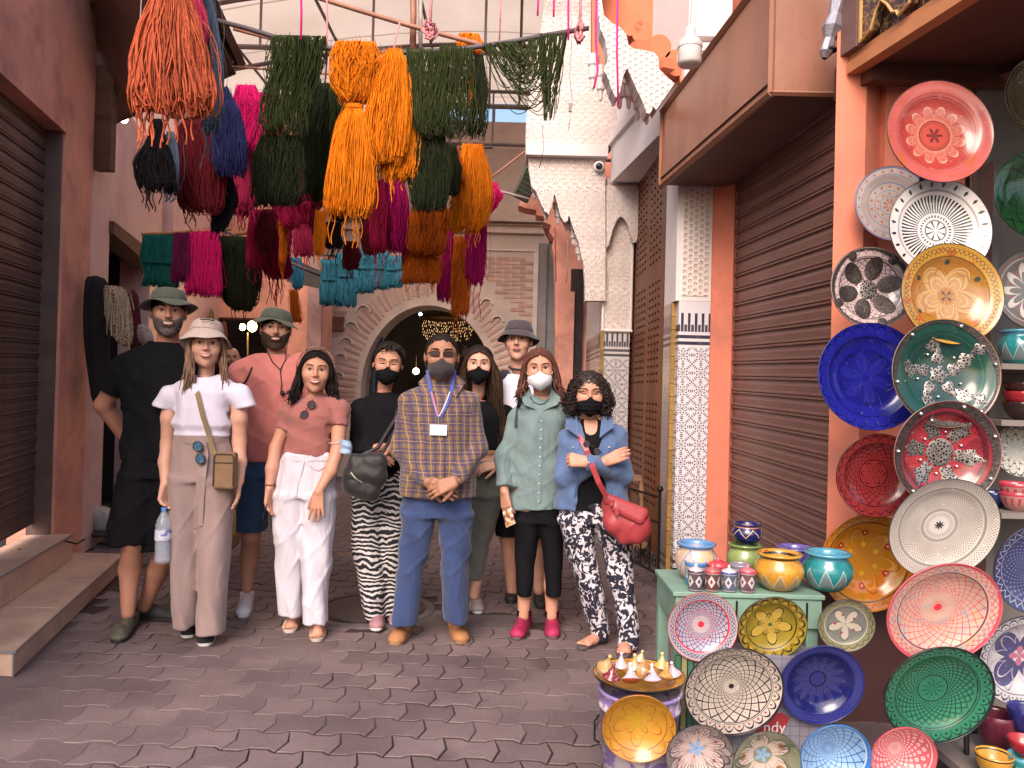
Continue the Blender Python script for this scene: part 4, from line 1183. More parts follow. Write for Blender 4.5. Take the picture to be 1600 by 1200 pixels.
hank([(500,332,6),(500,365,8),(496,405,5)],5.2,'orange','thin orange wisp left of the long pinched orange hank',G2,n=24,tail=20,tailn=3)
hank([(520,350,10),(520,378,12),(519,392,9)],5.4,'black','tattered black yarn tuft below the dark green hank',G2,n=34,tail=26,tailn=8,wav=1.8)
hank([(444,330,7),(444,372,6),(440,420,5)],5.6,'dorange','rusty orange threads hanging between green and crimson yarn',G2,n=16,tail=30,tailn=3)
G4='yarn hanks half hidden deep in the bunch'
for(x,y0,y1,h,Yh,cc,lb)in((482,92,245,17,5.4,'green','green hank deep behind the leftmost green pair'),(532,250,352,14,5.7,'dgreen','shaded green hank peeping out left of the pinched orange hank'),(586,140,262,10,5.4,'dgreen','dark green strip visible between the two long orange hanks'),(440,312,405,15,6.1,'crimson','crimson hank in the shade under the left green hanks'),(486,312,392,13,6.2,'dred','wine red hank in the shade right of the round crimson one'),(400,330,425,13,6.2,'crimson','crimson hank in the shade left of the rusty threads'),(645,120,235,13,5.3,'dgreen','dark green hank filling the gap right of the gathered orange one'),(640,345,425,11,6.0,'crimson','deep crimson hank left of the dark orange pair'),(702,230,312,14,5.4,'dgreen','shaded green hank right of the lowest dark green one'),(548,380,424,12,5.9,'dred','short dark red hank above the light blue row'),(425,150,262,13,5.7,'crimson','crimson hank half covered by the leftmost green hank'),(686,392,440,10,6.1,'dorange','short dark orange hank beside the straight magenta one'),(378,250,345,12,5.8,'dred','dark red hank behind the crimson pink one')):
 hank([(x,y0,h*0.7),(x+2,y0*0.6+y1*0.4,h),(x-1,y1,h*0.8)],Yh,cc,lb,G4,n=50,tail=22,tailn=5,ragged=0.15)
for i,(x,yt,yb,lab)in enumerate(((516,408,482,'light blue hank at the left end of the row before the arch'),(540,398,484,'second light blue hank from the left in the row before the arch'),(568,392,462,'third light blue hank from the left, where the row is thickest'),(592,396,456,'fourth light blue hank from the left, beside the crimson tail'),(614,402,452,'light blue hank fifth from the left, short and tight'),(631,404,446,'light blue hank at the right end of the row before the arch'))):
 hank([(x,yt,13),(x,(yt+yb)/2-8,11),(x,(yt+yb)/2+10,14),(x,yb,13)],8.2,'blue',lab,'light blue hanks before the arch',n=70,r=0.007,tie=0.4)
hank([(708,400,6),(710,420,8),(710,440,6)],7.0,'slate','small grey blue tuft between magenta and orange hanks',G2,n=20)
hank([(242,368,14),(240,400,15),(243,428,13),(238,452,16)],6.2,'teal','left teal hank on the low bamboo rod',G3,n=60,r=0.005,tie=0.5)
hank([(262,367,12),(262,405,13),(262,428,10),(264,455,14)],6.22,'teal','right teal hank on the low bamboo rod, beside the plum one',G3,n=60,r=0.005,tie=0.5)
hank([(288,364,14),(288,385,13),(288,410,14),(286,446,15)],6.2,'plum','plum purple hank between the teal and the hot pink ones',G3,n=80,tail=8)
hank([(311,362,10),(310,400,12),(308,468,14)],6.2,'pink','left hot pink hank on the low bamboo rod',G3,n=70,r=0.005)
hank([(331,360,9),(331,400,11),(332,470,13)],6.2,'pink','right hot pink hank on the low bamboo rod',G3,n=70,r=0.005)
hank([(366,372,17),(370,400,22),(373,440,25),(376,470,20),(380,492,8)],6.4,'dgreen','dark green hank beside the hot pink ones, tapering to a point',G3,n=110,tail=12)
hank([(345,372,7),(347,420,9),(350,460,8)],6.45,'black','black threads hanging between hot pink and dark green',G3,n=30,tail=12)
hank([(402,372,6),(402,415,7),(402,458,5)],6.6,'navy','narrow navy hank right of the dark green lower hank',G3,n=34,tail=8)
hank([(428,376,12),(430,400,18),(436,425,18),(434,440,12)],6.3,'crimson','crimson loop bundle above the man in the pink shirt',G3,n=70,tail=44,tailn=12,wav=1.6)
hank([(463,405,7),(465,430,8),(465,455,6)],6.9,'cyan','pale sky blue hank above the man in the pink shirt',G3,n=34)
hank([(459,455,5),(461,480,6),(464,508,7)],7.2,'dorange','rusty orange strip hanging before the salmon wall',G3,n=30)
n=90
q=np.linspace(0,1,26)[None,:]
xa=rng.uniform(752,800,n);xb=rng.uniform(800,888,n)
lo=70+(xb-xa)*rng.uniform(0.55,1.15,n)
lo=np.clip(lo,85,186+rng.normal(0,8,n))
ya_=68-(xa-760)*0.12;yb_=64-(xb-800)*0.16
w=rng.uniform(0.45,0.85,n)
px_=xa[:,None]+(xb-xa)[:,None]*(q**w[:,None])+np.sin(q*7+rng.uniform(0,6,(n,1)))*2
base_y=ya_[:,None]+(yb_-ya_)[:,None]*q
py_=base_y+(lo-70)[:,None]*(4*q*(1-q))**0.75
m_=60
xb2=rng.uniform(842,884,m_);q2=q
px2=xb2[:,None]+(852-xb2)[:,None]*q2**1.4*rng.uniform(0.3,0.9,(m_,1))+np.sin(q2*6+rng.uniform(0,6,(m_,1)))*2
py2=52+q2*rng.uniform(90,138,(m_,1))
PX=np.concatenate([px_,px2]);PY=np.concatenate([py_,py2])
rt,up_,fw_=np.array(rgt),np.array(upv),np.array(fwd)
D=rt*((PX-800)/1200)[...,None]+up_*((600-PY)/1200)[...,None]+fw_
Yd=YF+rng.uniform(-0.05,0.05,(n+m_,1))
pth=np.array(CP)+D*(Yd/D[...,1])[...,None]
V,F=strands(pth,np.full(n+m_,0.0034))
b0=P(790,66,YF)
o=bpy.data.objects.new('yarn_hank',np_mesh('yarn_hank',V-np.array(b0),F,YM['green']));COL.objects.link(o);o.location=b0
tag(o,'dark green yarn swag looping between two points at the right end of the pole','yarn hank',G1)
PC=M('pink_cord',(0.75,0.02,0.25),0.8)
PR=M('rose_rope',(0.55,0.22,0.24),0.8)
for pts,lab in(([(470,-20),(471,20),(470,62)],'bright pink cord above the left green yarn hank'),([(932,-20),(931,60),(934,110),(928,138)],'bright pink cord with a crooked end before the white hood'),([(965,-20),(964,80),(966,168)],'long straight bright pink cord before the white hood'),([(888,-20),(888,62)],'bright pink cord tied to the right end of the pole'),([(866,-20),(865,26)],'short bright pink cord left of the pole end'),([(842,-20),(840,24)],'shortest bright pink cord at the top beside the roof edge')):
 q_=[P(x,y,4.6)for x,y in pts]
 q_=[q_[0].lerp(q_[-1],0)if i==0 else q_[i]for i in range(len(q_))]
 tag(MB().tube(q_,0.007,6).build('cord',PC,None,True,q_[0]),lab,'cord')
for pts,lab in(([(511,-20),(511,90),(508,130)],'thin dusty pink rope holding the front pole left of the orange hank'),([(625,34),(614,80),(622,82)],'pinkish rope from the slanting pole to the gathered orange hank'),([(783,-20),(782,20),(780,68)],'thin dusty pink rope holding the pole by the green swag')):
 q_=[P(x,y,4.75)for x,y in pts]
 tag(MB().tube(q_,0.006,6).build('rope',PR,None,True,q_[0]),lab,'rope')
for(cx0,cy0,lab)in((672,48,'knotted bunch of dusty pink rope under the roof left of the orange tuft'),(906,50,'reddish knot of rope at the right end of the pole')):
 c=P(cx0,cy0,4.7);mb=MB()
 for k in range(7):
  a0=random.uniform(0,6.28);rr=0.045
  pl=[c+Vector((rr*math.cos(t)*(0.5+0.5*math.sin(a0)),0.03*math.sin(t+a0),rr*1.3*math.sin(t)*(0.7+0.3*math.cos(a0*2))))+Vector((random.uniform(-.01,.01),0,random.uniform(-.02,.02)))for t in np.linspace(0,6.0,12)]
  mb.tube(pl,0.008,5)
 mb.tube([c,c+Vector((0.0,0,0.28))],0.01,5)
 tag(mb.build('rope_knot',PR,None,True,c),lab,'rope knot')
 # -- CERAMICS
def plate_mat(name,base,ops,rough=0.12,edge=None):
 m,t,b=new_mat('glaze_'+name)
 v=coords(t,'Object')
 sp=t.nodes.new('ShaderNodeSeparateXYZ');t.links.new(v,sp.inputs[0])
 X_,Y_=E(t,sp.outputs[0]),E(t,sp.outputs[1])
 oi=t.nodes.new('ShaderNodeAttribute');oi.attribute_type='OBJECT';oi.attribute_name='radius'
 wob=noise_tex(t,v,18,2)-0.5
 r=(X_*X_+Y_*Y_).sqrt()/E(t,oi.outputs['Fac'])+wob*0.012
 a=Y_.atan2(X_)+wob*0.05
 n1=noise_tex(t,v,9,4)
 c=ramp(t,n1,[(0.3,tuple(k*0.82 for k in base)),(0.7,tuple(min(1,k*1.12)for k in base))])
 def band(r0,r1):return r.gt(r0)*r.lt(r1)
 relief=None
 for op in ops:
  k,col=op[0],op[1];A=op[2:]
  if k=='fill':mk=band(A[0],A[1])
  elif k=='ring':mk=(r-A[0]).abs().lt(A[1])
  elif k=='spokes':
   r0,r1,n,duty=A;mk=band(r0,r1)*((a*(n/6.28318)).frac()-0.5).abs().lt(duty*0.5)
  elif k=='diam':
   r0,r1,n,kk,w=A
   lr=r.max(0.03)._m('LOGARITHM',2.71828)*kk
   u=a*(n/6.28318)
   l1=((u+lr).frac()-0.5).abs().gt(0.5-w);l2=((u-lr).frac()-0.5).abs().gt(0.5-w)
   mk=band(r0,r1)*(l1+l2).clamp()
  elif k=='cells':
   r0,r1,n,kk,w=A
   lr=r.max(0.03)._m('LOGARITHM',2.71828)*kk
   u=a*(n/6.28318)
   l1=((u+lr).frac()-0.5).abs();l2=((u-lr).frac()-0.5).abs()
   mk=band(r0,r1)*(l1*l1+l2*l2).lt(w*w)
  elif k=='scallop':
   r0,r1,n,w=A
   cv=(a*(n*0.5)).sin().abs().sqrt()*(r1-r0)+r0
   mk=(r-cv).abs().lt(w)
  elif k=='scallopfill':
   r0,r1,n=A
   cv=(a*(n*0.5)).sin().abs().sqrt()*(r1-r0)+r0
   mk=r.lt(cv)*r.gt(r0)
  elif k=='petal':
   r0,r1,n,w,ph=A
   cv=((a+ph)*(n*0.5)).cos().abs()*(r1-r0)+r0
   mk=(r-cv).abs().lt(w)
  elif k=='petalfill':
   r0,r1,n,ph=A
   cv=((a+ph)*(n*0.5)).cos().abs()*(r1-r0)+r0
   mk=r.lt(cv)*r.gt(r0*0.5)
  elif k=='zig':
   r0,r1,n,w=A
   cv=(((a*(n/6.28318)).frac()-0.5).abs()*2)*(r1-r0)+r0
   mk=(r-cv).abs().lt(w)
  elif k=='dots':
   r0,n,w=A
   da=((a*(n/6.28318)).frac()-0.5)*(6.28318*r0/n)
   mk=(da*da+(r-r0)*(r-r0)).lt(w*w)
  elif k=='blotch':
   sc_,th_=A;mk=((noise_tex(t,v,sc_,3,0.5,1.5)-th_)*12).clamp()
  c=mixc(t,mk,c,col)
  if k in('diam','scallop','petal','ring','zig'):
   relief=mk if relief is None else(relief+mk)
 wear=noise_tex(t,v,60,3)
 c=mixc(t,((wear-0.66)*20).clamp()*0.35,c,tuple(min(1,k*1.6+0.1)for k in base))
 t.links.new(c,b.inputs['Base Color'])
 t.links.new((n1*0.15+rough).s,b.inputs['Roughness'])
 b.inputs['Specular IOR Level'].default_value=0.6
 b.inputs['Coat Weight'].default_value=0.35;b.inputs['Coat Roughness'].default_value=0.08
 hh=wear*0.15+n1*0.6
 if relief is not None:hh=hh+relief*-0.2
 bump(t,b,hh,0.25,0.0035)
 return m
EDGE={}
def edge_mat(c):
 k='rim_glaze_%d_%d_%d'%tuple(int(x*255)for x in c)
 return M(k,c,0.25,0.2,10,40,0.1,spec=0.6)
def dish_mesh(R_,depth,kind,mat,em):
 """front faces +Z; open side up"""
 if kind=='plate':
  prof=[(0.0005,0),(0.25,0.0),(0.42,0.04),(0.58,0.18),(0.70,0.45),(0.76,0.66),(0.80,0.75),(0.88,0.82),(0.965,0.93),(0.985,0.97)]
 elif kind=='bowl':
  prof=[(0.0005,0),(0.2,0.01),(0.4,0.10),(0.6,0.28),(0.78,0.55),(0.90,0.80),(0.96,0.94),(0.985,0.98)]
 else:
  prof=[(0.0005,0.1),(0.3,0.1),(0.55,0.16),(0.68,0.3),(0.74,0.5),(0.78,0.56),(0.9,0.72),(0.965,0.86),(0.985,0.9)]
 pr=[(r*R_,z*depth)for r,z in prof]
 mb=MB();mb.lathe(pr,(0,0,0),64,0)
 ez=prof[-1][1]*depth
 rim=[(0.985*R_,ez),(0.995*R_,ez+0.003),(1.0*R_,ez),(0.992*R_,ez-0.006),(0.9*R_,ez-0.012)]+[(r*R_,z*depth-0.008)for r,z in prof[-3::-1]]
 mb.lathe(rim,(0,0,0),64,1)
 return mb.mesh('dish',[mat,em],True)
def put_dish(name,label,cat,px,py,rx,Y,mat,rim,kind='plate',depth=0.045,tilt=8,yaw=0,spin=0,group=None):
 """tilt>0 leans the face up, <0 leans it forward; rx is the half width in the photo"""
 R_=rx*Y/1200/math.cos(R(yaw))
 c=P(px,py,Y)
 me=dish_mesh(R_,depth,kind,mat,edge_mat(rim));me.name=name
 o=bpy.data.objects.new(name,me);COL.objects.link(o)
 o.rotation_euler=(Matrix.Rotation(R(yaw),3,'Z')@Matrix.Rotation(R(90-tilt),3,'X')@Matrix.Rotation(R(spin),3,'Z')).to_euler()
 nrm_=o.rotation_euler.to_matrix()@Vector((0,0,1))
 o.location=c-nrm_*depth*0.9
 o['radius']=R_
 return tag(o,label,cat,group)
K_=(0.015,0.014,0.02);W_=(0.62,0.58,0.58)
pm={}
pm['rose']=plate_mat('rose',(0.46,0.105,0.10),[('ring',(0.16,0.03,0.03),0.72,0.006),('ring',(0.16,0.03,0.03),0.78,0.004),('fill',(0.36,0.05,0.045),0.0,0.70),('scallopfill',(0.46,0.17,0.13),0.30,0.56,12),('scallop',(0.56,0.32,0.26),0.30,0.56,12,0.012),('scallop',(0.56,0.30,0.24),0.30,0.44,12,0.008),('spokes',(0.36,0.06,0.05),0.34,0.52,110,0.45),('petal',(0.24,0.03,0.03),0.60,0.68,16,0.006,0.0),('blotch',(0.42,0.10,0.05),12,0.60),('fill',(0.42,0.07,0.055),0,0.28),('ring',(0.12,0.03,0.02),0.28,0.008),('ring',(0.2,0.04,0.03),0.24,0.006),('petalfill',(0.15,0.03,0.03),0.02,0.16,6,0.0)])
pm['floral_white']=plate_mat('floral_white',(0.56,0.46,0.44),[('ring',(0.15,0.20,0.42),0.96,0.012),('ring',(0.2,0.25,0.45),0.80,0.008),('ring',(0.2,0.25,0.45),0.60,0.012),('ring',(0.2,0.25,0.45),0.40,0.008),('ring',(0.2,0.25,0.45),0.25,0.008),('dots',(0.55,0.16,0.10),0.88,22,0.032),('dots',(0.55,0.16,0.10),0.50,14,0.035),('dots',(0.55,0.2,0.05),0.32,10,0.03),('dots',(0.2,0.3,0.5),0.875,44,0.014),('spokes',(0.55,0.2,0.1),0.05,0.18,8,0.5)])
pm['spokes']=plate_mat('black_white_spokes',W_,[('fill',(0.30,0.28,0.30),0.76,0.80),('spokes',K_,0.36,0.70,58,0.5),('ring',(0.25,0.23,0.25),0.36,0.006),('spokes',K_,0.26,0.31,30,0.45),('ring',K_,0.20,0.008),('spokes',K_,0.03,0.19,8,0.25),('dots',K_,0.90,24,0.030),('dots',K_,0.865,24,0.022),('spokes',K_,0.84,0.95,24,0.10),('ring',(0.3,0.28,0.3),0.22,0.006)])
pm['lattice_pink']=plate_mat('lattice_pink_white',(0.50,0.38,0.38),[('diam',(0.06,0.03,0.07),0.3,0.74,26,5.5,0.07),('ring',(0.05,0.03,0.05),0.74,0.012),('ring',(0.05,0.03,0.05),0.78,0.006),('scallop',(0.06,0.03,0.07),0.80,0.92,26,0.012),('spokes',(0.15,0.09,0.08),0.1,0.32,8,0.3)])
pm['mustard']=plate_mat('mustard_flower',(0.40,0.215,0.03),[('fill',(0.30,0.13,0.02),0.0,0.76),('blotch',(0.36,0.09,0.015),16,0.56),('ring',(0.10,0.05,0.015),0.76,0.008),('petalfill',(0.36,0.19,0.07),0.34,0.62,5,0.3),('petal',(0.50,0.34,0.13),0.34,0.64,5,0.010,0.3),('petal',(0.50,0.34,0.13),0.29,0.57,5,0.007,0.3),('petal',(0.50,0.34,0.13),0.2,0.42,5,0.010,0.3),('petal',(0.20,0.07,0.03),0.24,0.50,5,0.006,0.3),('petal',(0.50,0.34,0.13),0.12,0.30,10,0.007,0.3),('petal',(0.16,0.07,0.02),0.24,0.56,6,0.008,0.3),('diam',(0.13,0.06,0.015),0.82,0.93,60,8,0.12),('dots',(0.03,0.05,0.03),0.66,6,0.05),('spokes',(0.05,0.03,0.03),0.0,0.12,4,0.3)])
pm['cobalt']=plate_mat('cobalt',(0.012,0.014,0.22),[('fill',(0.008,0.009,0.15),0.0,0.55),('petalfill',(0.012,0.014,0.19),0.12,0.5,6,0.3),('petal',(0.004,0.004,0.05),0.12,0.5,5,0.012,0.3),('ring',(0.003,0.003,0.03),0.74,0.008),('scallop',(0.003,0.003,0.03),0.80,0.95,26,0.012),('petal',(0.004,0.004,0.05),0.3,0.7,10,0.008,0.0)],0.06)
pm['darkgreen']=plate_mat('deep_green',(0.006,0.048,0.038),[('fill',(0.004,0.032,0.028),0,0.6),('ring',(0.01,0.09,0.06),0.74,0.01)],0.06)
pm['darkred']=plate_mat('deep_red_scales',(0.21,0.022,0.024),[('diam',(0.03,0.004,0.008),0.34,0.74,20,4.2,0.06),('ring',(0.03,0.004,0.008),0.76,0.010),('ring',(0.03,0.004,0.008),0.33,0.010),('scallop',(0.03,0.004,0.008),0.78,0.94,24,0.014),('petal',(0.03,0.004,0.008),0.04,0.28,6,0.012,0.0)])
pm['crimson']=plate_mat('crimson_leaf',(0.21,0.018,0.03),[('fill',(0.10,0.008,0.015),0.72,0.80),('petalfill',(0.30,0.025,0.035),0.4,0.75,7,0.2),('petal',(0.04,0.003,0.008),0.4,0.75,14,0.01,0.2)],0.08)
pm['whitelattice']=plate_mat('white_lattice',(0.50,0.46,0.43),[('cells',(0.20,0.19,0.17),0.36,0.74,76,12.0,0.30),('cells',(0.24,0.22,0.20),0.82,0.97,96,15.0,0.30),('ring',(0.24,0.24,0.22),0.78,0.022),('fill',(0.56,0.52,0.50),0.0,0.28),('fill',(0.30,0.28,0.27),0.28,0.34),('spokes',(0.30,0.28,0.28),0.18,0.26,44,0.4),('dots',(0.1,0.1,0.1),0.22,44,0.006),('petalfill',(0.05,0.05,0.05),0.02,0.09,8,0.0),('fill',(0.04,0.04,0.04),0,0.05)])
pm['orangebowl']=plate_mat('orange_bowl',(0.50,0.20,0.015),[('blotch',(0.60,0.17,0.01),9,0.52),('petal',(0.30,0.10,0.01),0.1,0.7,6,0.014,0.2),('petal',(0.65,0.32,0.03),0.05,0.62,6,0.02,0.2),('ring',(0.12,0.06,0.01),0.82,0.014),('zig',(0.25,0.10,0.01),0.86,0.96,30,0.012),('dots',(0.42,0.03,0.02),0.55,6,0.07),('dots',(0.65,0.4,0.1),0.55,6,0.025),('dots',(0.65,0.35,0.02),0.3,6,0.05)])
pm['pinkburst']=plate_mat('pink_burst',(0.56,0.36,0.30),[('blotch',(0.36,0.36,0.36),16,0.54),('blotch',(0.62,0.38,0.24),12,0.60),('diam',(0.60,0.06,0.09),0.30,0.76,24,5.0,0.055),('petal',(0.60,0.07,0.08),0.06,0.42,18,0.010,0.0),('spokes',(0.58,0.07,0.08),0.06,0.14,18,0.25),('fill',(0.62,0.03,0.05),0,0.07),('ring',(0.16,0.05,0.07),0.78,0.012),('diam',(0.55,0.08,0.12),0.82,0.95,40,9.0,0.08),('ring',(0.58,0.07,0.11),0.965,0.02)])
pm['emerald']=plate_mat('emerald_scales',(0.018,0.15,0.085),[('diam',(0.004,0.02,0.015),0.29,0.70,28,5.6,0.075),('cells',(0.05,0.24,0.16),0.30,0.70,28,5.6,0.13),('ring',(0.004,0.02,0.015),0.27,0.010),('ring',(0.004,0.02,0.015),0.74,0.008),('ring',(0.004,0.02,0.015),0.77,0.006),('scallop',(0.004,0.02,0.015),0.80,0.94,28,0.014),('dots',(0.003,0.02,0.02),0.85,28,0.022),('spokes',(0.006,0.07,0.055),0.02,0.17,10,0.4),('dots',(0.004,0.03,0.02),0.2,12,0.01),('ring',(0.004,0.012,0.012),0.975,0.02)])
pm['olive']=plate_mat('olive_flower',(0.20,0.19,0.11),[('fill',(0.16,0.16,0.15),0.0,0.72),('petalfill',(0.42,0.38,0.32),0.06,0.62,5,0.3),('petal',(0.06,0.05,0.05),0.06,0.62,5,0.02,0.3),('dots',(0.28,0.05,0.06),0.36,5,0.05),('ring',(0.45,0.43,0.38),0.74,0.014),('scallop',(0.09,0.08,0.05),0.80,0.92,18,0.02)])
pm['goldflower']=plate_mat('gold_flower',(0.25,0.18,0.02),[('petalfill',(0.42,0.28,0.05),0.1,0.60,5,0.1),('petal',(0.02,0.015,0.01),0.1,0.62,5,0.02,0.1),('petal',(0.02,0.015,0.01),0.05,0.36,5,0.014,0.75),('ring',(0.02,0.015,0.01),0.72,0.012),('scallop',(0.02,0.015,0.01),0.76,0.93,18,0.024),('dots',(0.42,0.25,0.03),0.84,18,0.04),('fill',(0.05,0.1,0.03),0,0.06)])
pm['redblue']=plate_mat('red_rim_lace',(0.42,0.36,0.38),[('diam',(0.07,0.08,0.24),0.25,0.74,22,4.4,0.11),('cells',(0.50,0.05,0.09),0.3,0.74,22,4.4,0.12),('petal',(0.50,0.04,0.07),0.06,0.46,14,0.018,0.0),('fill',(0.58,0.03,0.05),0,0.09),('ring',(0.50,0.03,0.06),0.76,0.022),('diam',(0.07,0.06,0.18),0.80,0.94,44,9,0.12)])
pm['cream_petals']=plate_mat('cream_petals',(0.46,0.40,0.35),[('diam',(0.03,0.018,0.03),0.16,0.76,18,3.6,0.075),('cells',(0.30,0.20,0.18),0.2,0.76,18,3.6,0.10),('petal',(0.03,0.018,0.03),0.05,0.34,18,0.010,0.0),('ring',(0.03,0.018,0.03),0.77,0.008),('ring',(0.05,0.03,0.04),0.80,0.005),('scallop',(0.03,0.018,0.03),0.80,0.93,26,0.016),('dots',(0.25,0.06,0.09),0.85,26,0.022),('fill',(0.02,0.012,0.02),0,0.055),('ring',(0.03,0.02,0.03),0.975,0.014)])
pm['navy']=plate_mat('navy',(0.016,0.02,0.16),[('fill',(0.010,0.013,0.10),0,0.75),('petalfill',(0.022,0.026,0.13),0.16,0.62,14,0.0),('petal',(0.07,0.07,0.20),0.16,0.62,14,0.007,0.0),('petal',(0.06,0.06,0.18),0.12,0.42,14,0.006,0.22),('fill',(0.018,0.02,0.13),0,0.18),('ring',(0.004,0.004,0.03),0.19,0.02),('ring',(0.005,0.005,0.05),0.77,0.010),('diam',(0.04,0.045,0.19),0.82,0.95,60,10,0.12)],0.08)
pm['honey']=plate_mat('honey_flower',(0.44,0.215,0.025),[('petal',(0.24,0.06,0.015),0.08,0.68,5,0.014,0.35),('petal',(0.24,0.06,0.015),0.05,0.42,5,0.010,0.9),('petalfill',(0.38,0.22,0.02),0.05,0.40,5,0.9),('ring',(0.24,0.07,0.015),0.78,0.012),('scallop',(0.26,0.08,0.015),0.80,0.95,12,0.014),('blotch',(0.34,0.17,0.015),10,0.56)])
pm['bouquet']=plate_mat('bouquet',(0.17,0.14,0.13),[('petalfill',(0.28,0.23,0.23),0.1,0.95,7,0.8),('petal',(0.04,0.03,0.04),0.1,0.95,7,0.018,0.8),('scallopfill',(0.46,0.34,0.33),0.30,0.84,7),('scallop',(0.04,0.03,0.04),0.30,0.84,7,0.02),('spokes',(0.12,0.08,0.09),0.5,0.78,42,0.22),('petalfill',(0.48,0.36,0.34),0.1,0.5,6,0.2),('petal',(0.04,0.03,0.04),0.1,0.92,6,0.02,0.2),('petal',(0.05,0.035,0.04),0.05,0.7,12,0.014,0.2),('dots',(0.20,0.06,0.08),0.6,6,0.05),('petalfill',(0.20,0.32,0.55),0.05,0.26,5,0.0)])
pm['bouquet2']=plate_mat('bouquet_green',(0.19,0.20,0.13),[('scallopfill',(0.44,0.36,0.32),0.28,0.80,5),('scallop',(0.04,0.03,0.04),0.28,0.80,5,0.02),('spokes',(0.16,0.10,0.08),0.45,0.74,35,0.2),('petal',(0.04,0.03,0.04),0.1,0.9,5,0.02,0.5),('dots',(0.36,0.10,0.03),0.62,5,0.10),('spokes',(0.07,0.10,0.06),0.55,0.95,5,0.12),('petalfill',(0.2,0.32,0.5),0.05,0.25,5,0.0)])
pm['skyblue']=plate_mat('sky_lattice',(0.22,0.36,0.55),[('diam',(0.03,0.09,0.30),0.1,0.88,16,3.0,0.07),('ring',(0.03,0.16,0.45),0.95,0.04),('ring',(0.45,0.5,0.6),0.89,0.012),('spokes',(0.03,0.09,0.30),0.02,0.2,20,0.3)])
pm['pinklattice']=plate_mat('pink_lattice',(0.50,0.10,0.13),[('cells',(0.60,0.48,0.46),0.1,0.84,16,3.4,0.30),('cells',(0.50,0.12,0.15),0.1,0.84,16,3.4,0.13),('ring',(0.58,0.40,0.38),0.90,0.012),('spokes',(0.58,0.4,0.4),0.0,0.2,20,0.4)])
pm['silver_olive']=plate_mat('metal_studded',(0.16,0.13,0.08),[('diam',(0.05,0.04,0.03),0.1,0.9,50,9,0.14),('ring',(0.04,0.03,0.02),0.93,0.02)],0.1)
pm['bottlegreen']=plate_mat('bottle_green',(0.012,0.06,0.022),[('diam',(0.003,0.012,0.006),0.1,0.95,12,2.4,0.06)],0.08)
pm['greyleaf']=plate_mat('grey_leaf',(0.14,0.125,0.12),[('petalfill',(0.52,0.48,0.45),0.25,0.72,10,0.0),('petalfill',(0.14,0.125,0.12),0.2,0.5,10,0.0),('dots',(0.28,0.06,0.1),0.88,24,0.03),('ring',(0.5,0.46,0.44),0.82,0.008),('dots',(0.28,0.06,0.1),0.5,10,0.04)])
pm['leafplate']=plate_mat('leaf_black',(0.44,0.42,0.38),[('petal',(0.02,0.02,0.02),0.1,0.7,12,0.03,0.0),('petal',(0.02,0.02,0.02),0.05,0.5,12,0.03,0.26),('scallop',(0.02,0.02,0.02),0.78,0.94,18,0.03)])
pm['bluelace']=plate_mat('navy_lace',(0.035,0.04,0.12),[('cells',(0.24,0.25,0.36),0.1,0.76,30,5,0.20),('cells',(0.035,0.04,0.12),0.1,0.76,30,5,0.11),('zig',(0.32,0.33,0.42),0.82,0.94,34,0.014),('ring',(0.3,0.3,0.4),0.78,0.006)])
pm['bwtile']=plate_mat('black_white_star',(0.44,0.42,0.46),[('petalfill',(0.06,0.055,0.14),0.3,0.74,4,0.7),('petal',(0.44,0.42,0.46),0.3,0.6,8,0.016,0.0),('petal',(0.03,0.025,0.04),0.15,0.74,8,0.010,0.39),('petalfill',(0.34,0.12,0.18),0.02,0.22,4,0.0),('scallop',(0.04,0.035,0.05),0.80,0.94,30,0.02),('ring',(0.04,0.035,0.05),0.78,0.008),('dots',(0.05,0.045,0.1),0.85,30,0.016)])
PG='glazed plates hung at the pottery stall'
dish=put_dish
dish('plate','rose pink plate with a white lace rosette, highest of the left column','plate',1469,205,84,2.92,pm['rose'],(0.03,0.01,0.01),tilt=6,group=PG)
dish('plate','pale plate with blue rings and small orange flowers on the salmon pillar','plate',1395,318,60,3.30,pm['floral_white'],(0.12,0.16,0.35),tilt=4,group=PG,depth=0.03)
dish('plate','black and white plate with radiating spokes','plate',1470,356,81,2.95,pm['spokes'],K_,tilt=6,group=PG,kind='flat')
d_plate=dish('plate','pink white plate overlaid with dark pierced metal petals','plate',1362,449,65,3.10,pm['lattice_pink'],(0.10,0.08,0.08),tilt=5,group=PG)
dish('plate','mustard yellow plate with a brown scalloped flower','plate',1488,459,81,2.88,pm['mustard'],(0.03,0.012,0.008),tilt=6,group=PG)
dish('plate','glossy cobalt blue plate sticking out left of the column','plate',1362,588,85,2.98,pm['cobalt'],(0.01,0.01,0.10),tilt=6,group=PG,depth=0.06)
g_plate=dish('plate','deep green plate overlaid with a silver filigree star','plate',1478,583,85.5,2.82,pm['darkgreen'],(0.22,0.12,0.06),tilt=5,group=PG,depth=0.055)
dish('plate','dark red plate with black scale pattern below the cobalt one','plate',1372,743,66,3.00,pm['darkred'],(0.03,0.006,0.01),tilt=-4,group=PG)
i_plate=dish('plate','crimson plate overlaid with grey pierced metal hands','plate',1480,710,84.5,2.78,pm['crimson'],(0.18,0.14,0.12),tilt=-4,group=PG,depth=0.055)
dish('plate','off white lattice plate with a black star centre','plate',1476,828,86,2.72,pm['whitelattice'],(0.04,0.06,0.04),tilt=-17,group=PG,kind='flat')
dish('bowl','large orange bowl plate with red diamonds behind the teal jar','bowl',1358,880,78,3.20,pm['orangebowl'],(0.40,0.14,0.01),tilt=-5,group=PG,kind='plate',depth=0.07)
dish('plate','pink plate with a red burst centre below the off white one','plate',1475,959,89,2.66,pm['pinkburst'],(0.55,0.12,0.14),tilt=-17,group=PG)
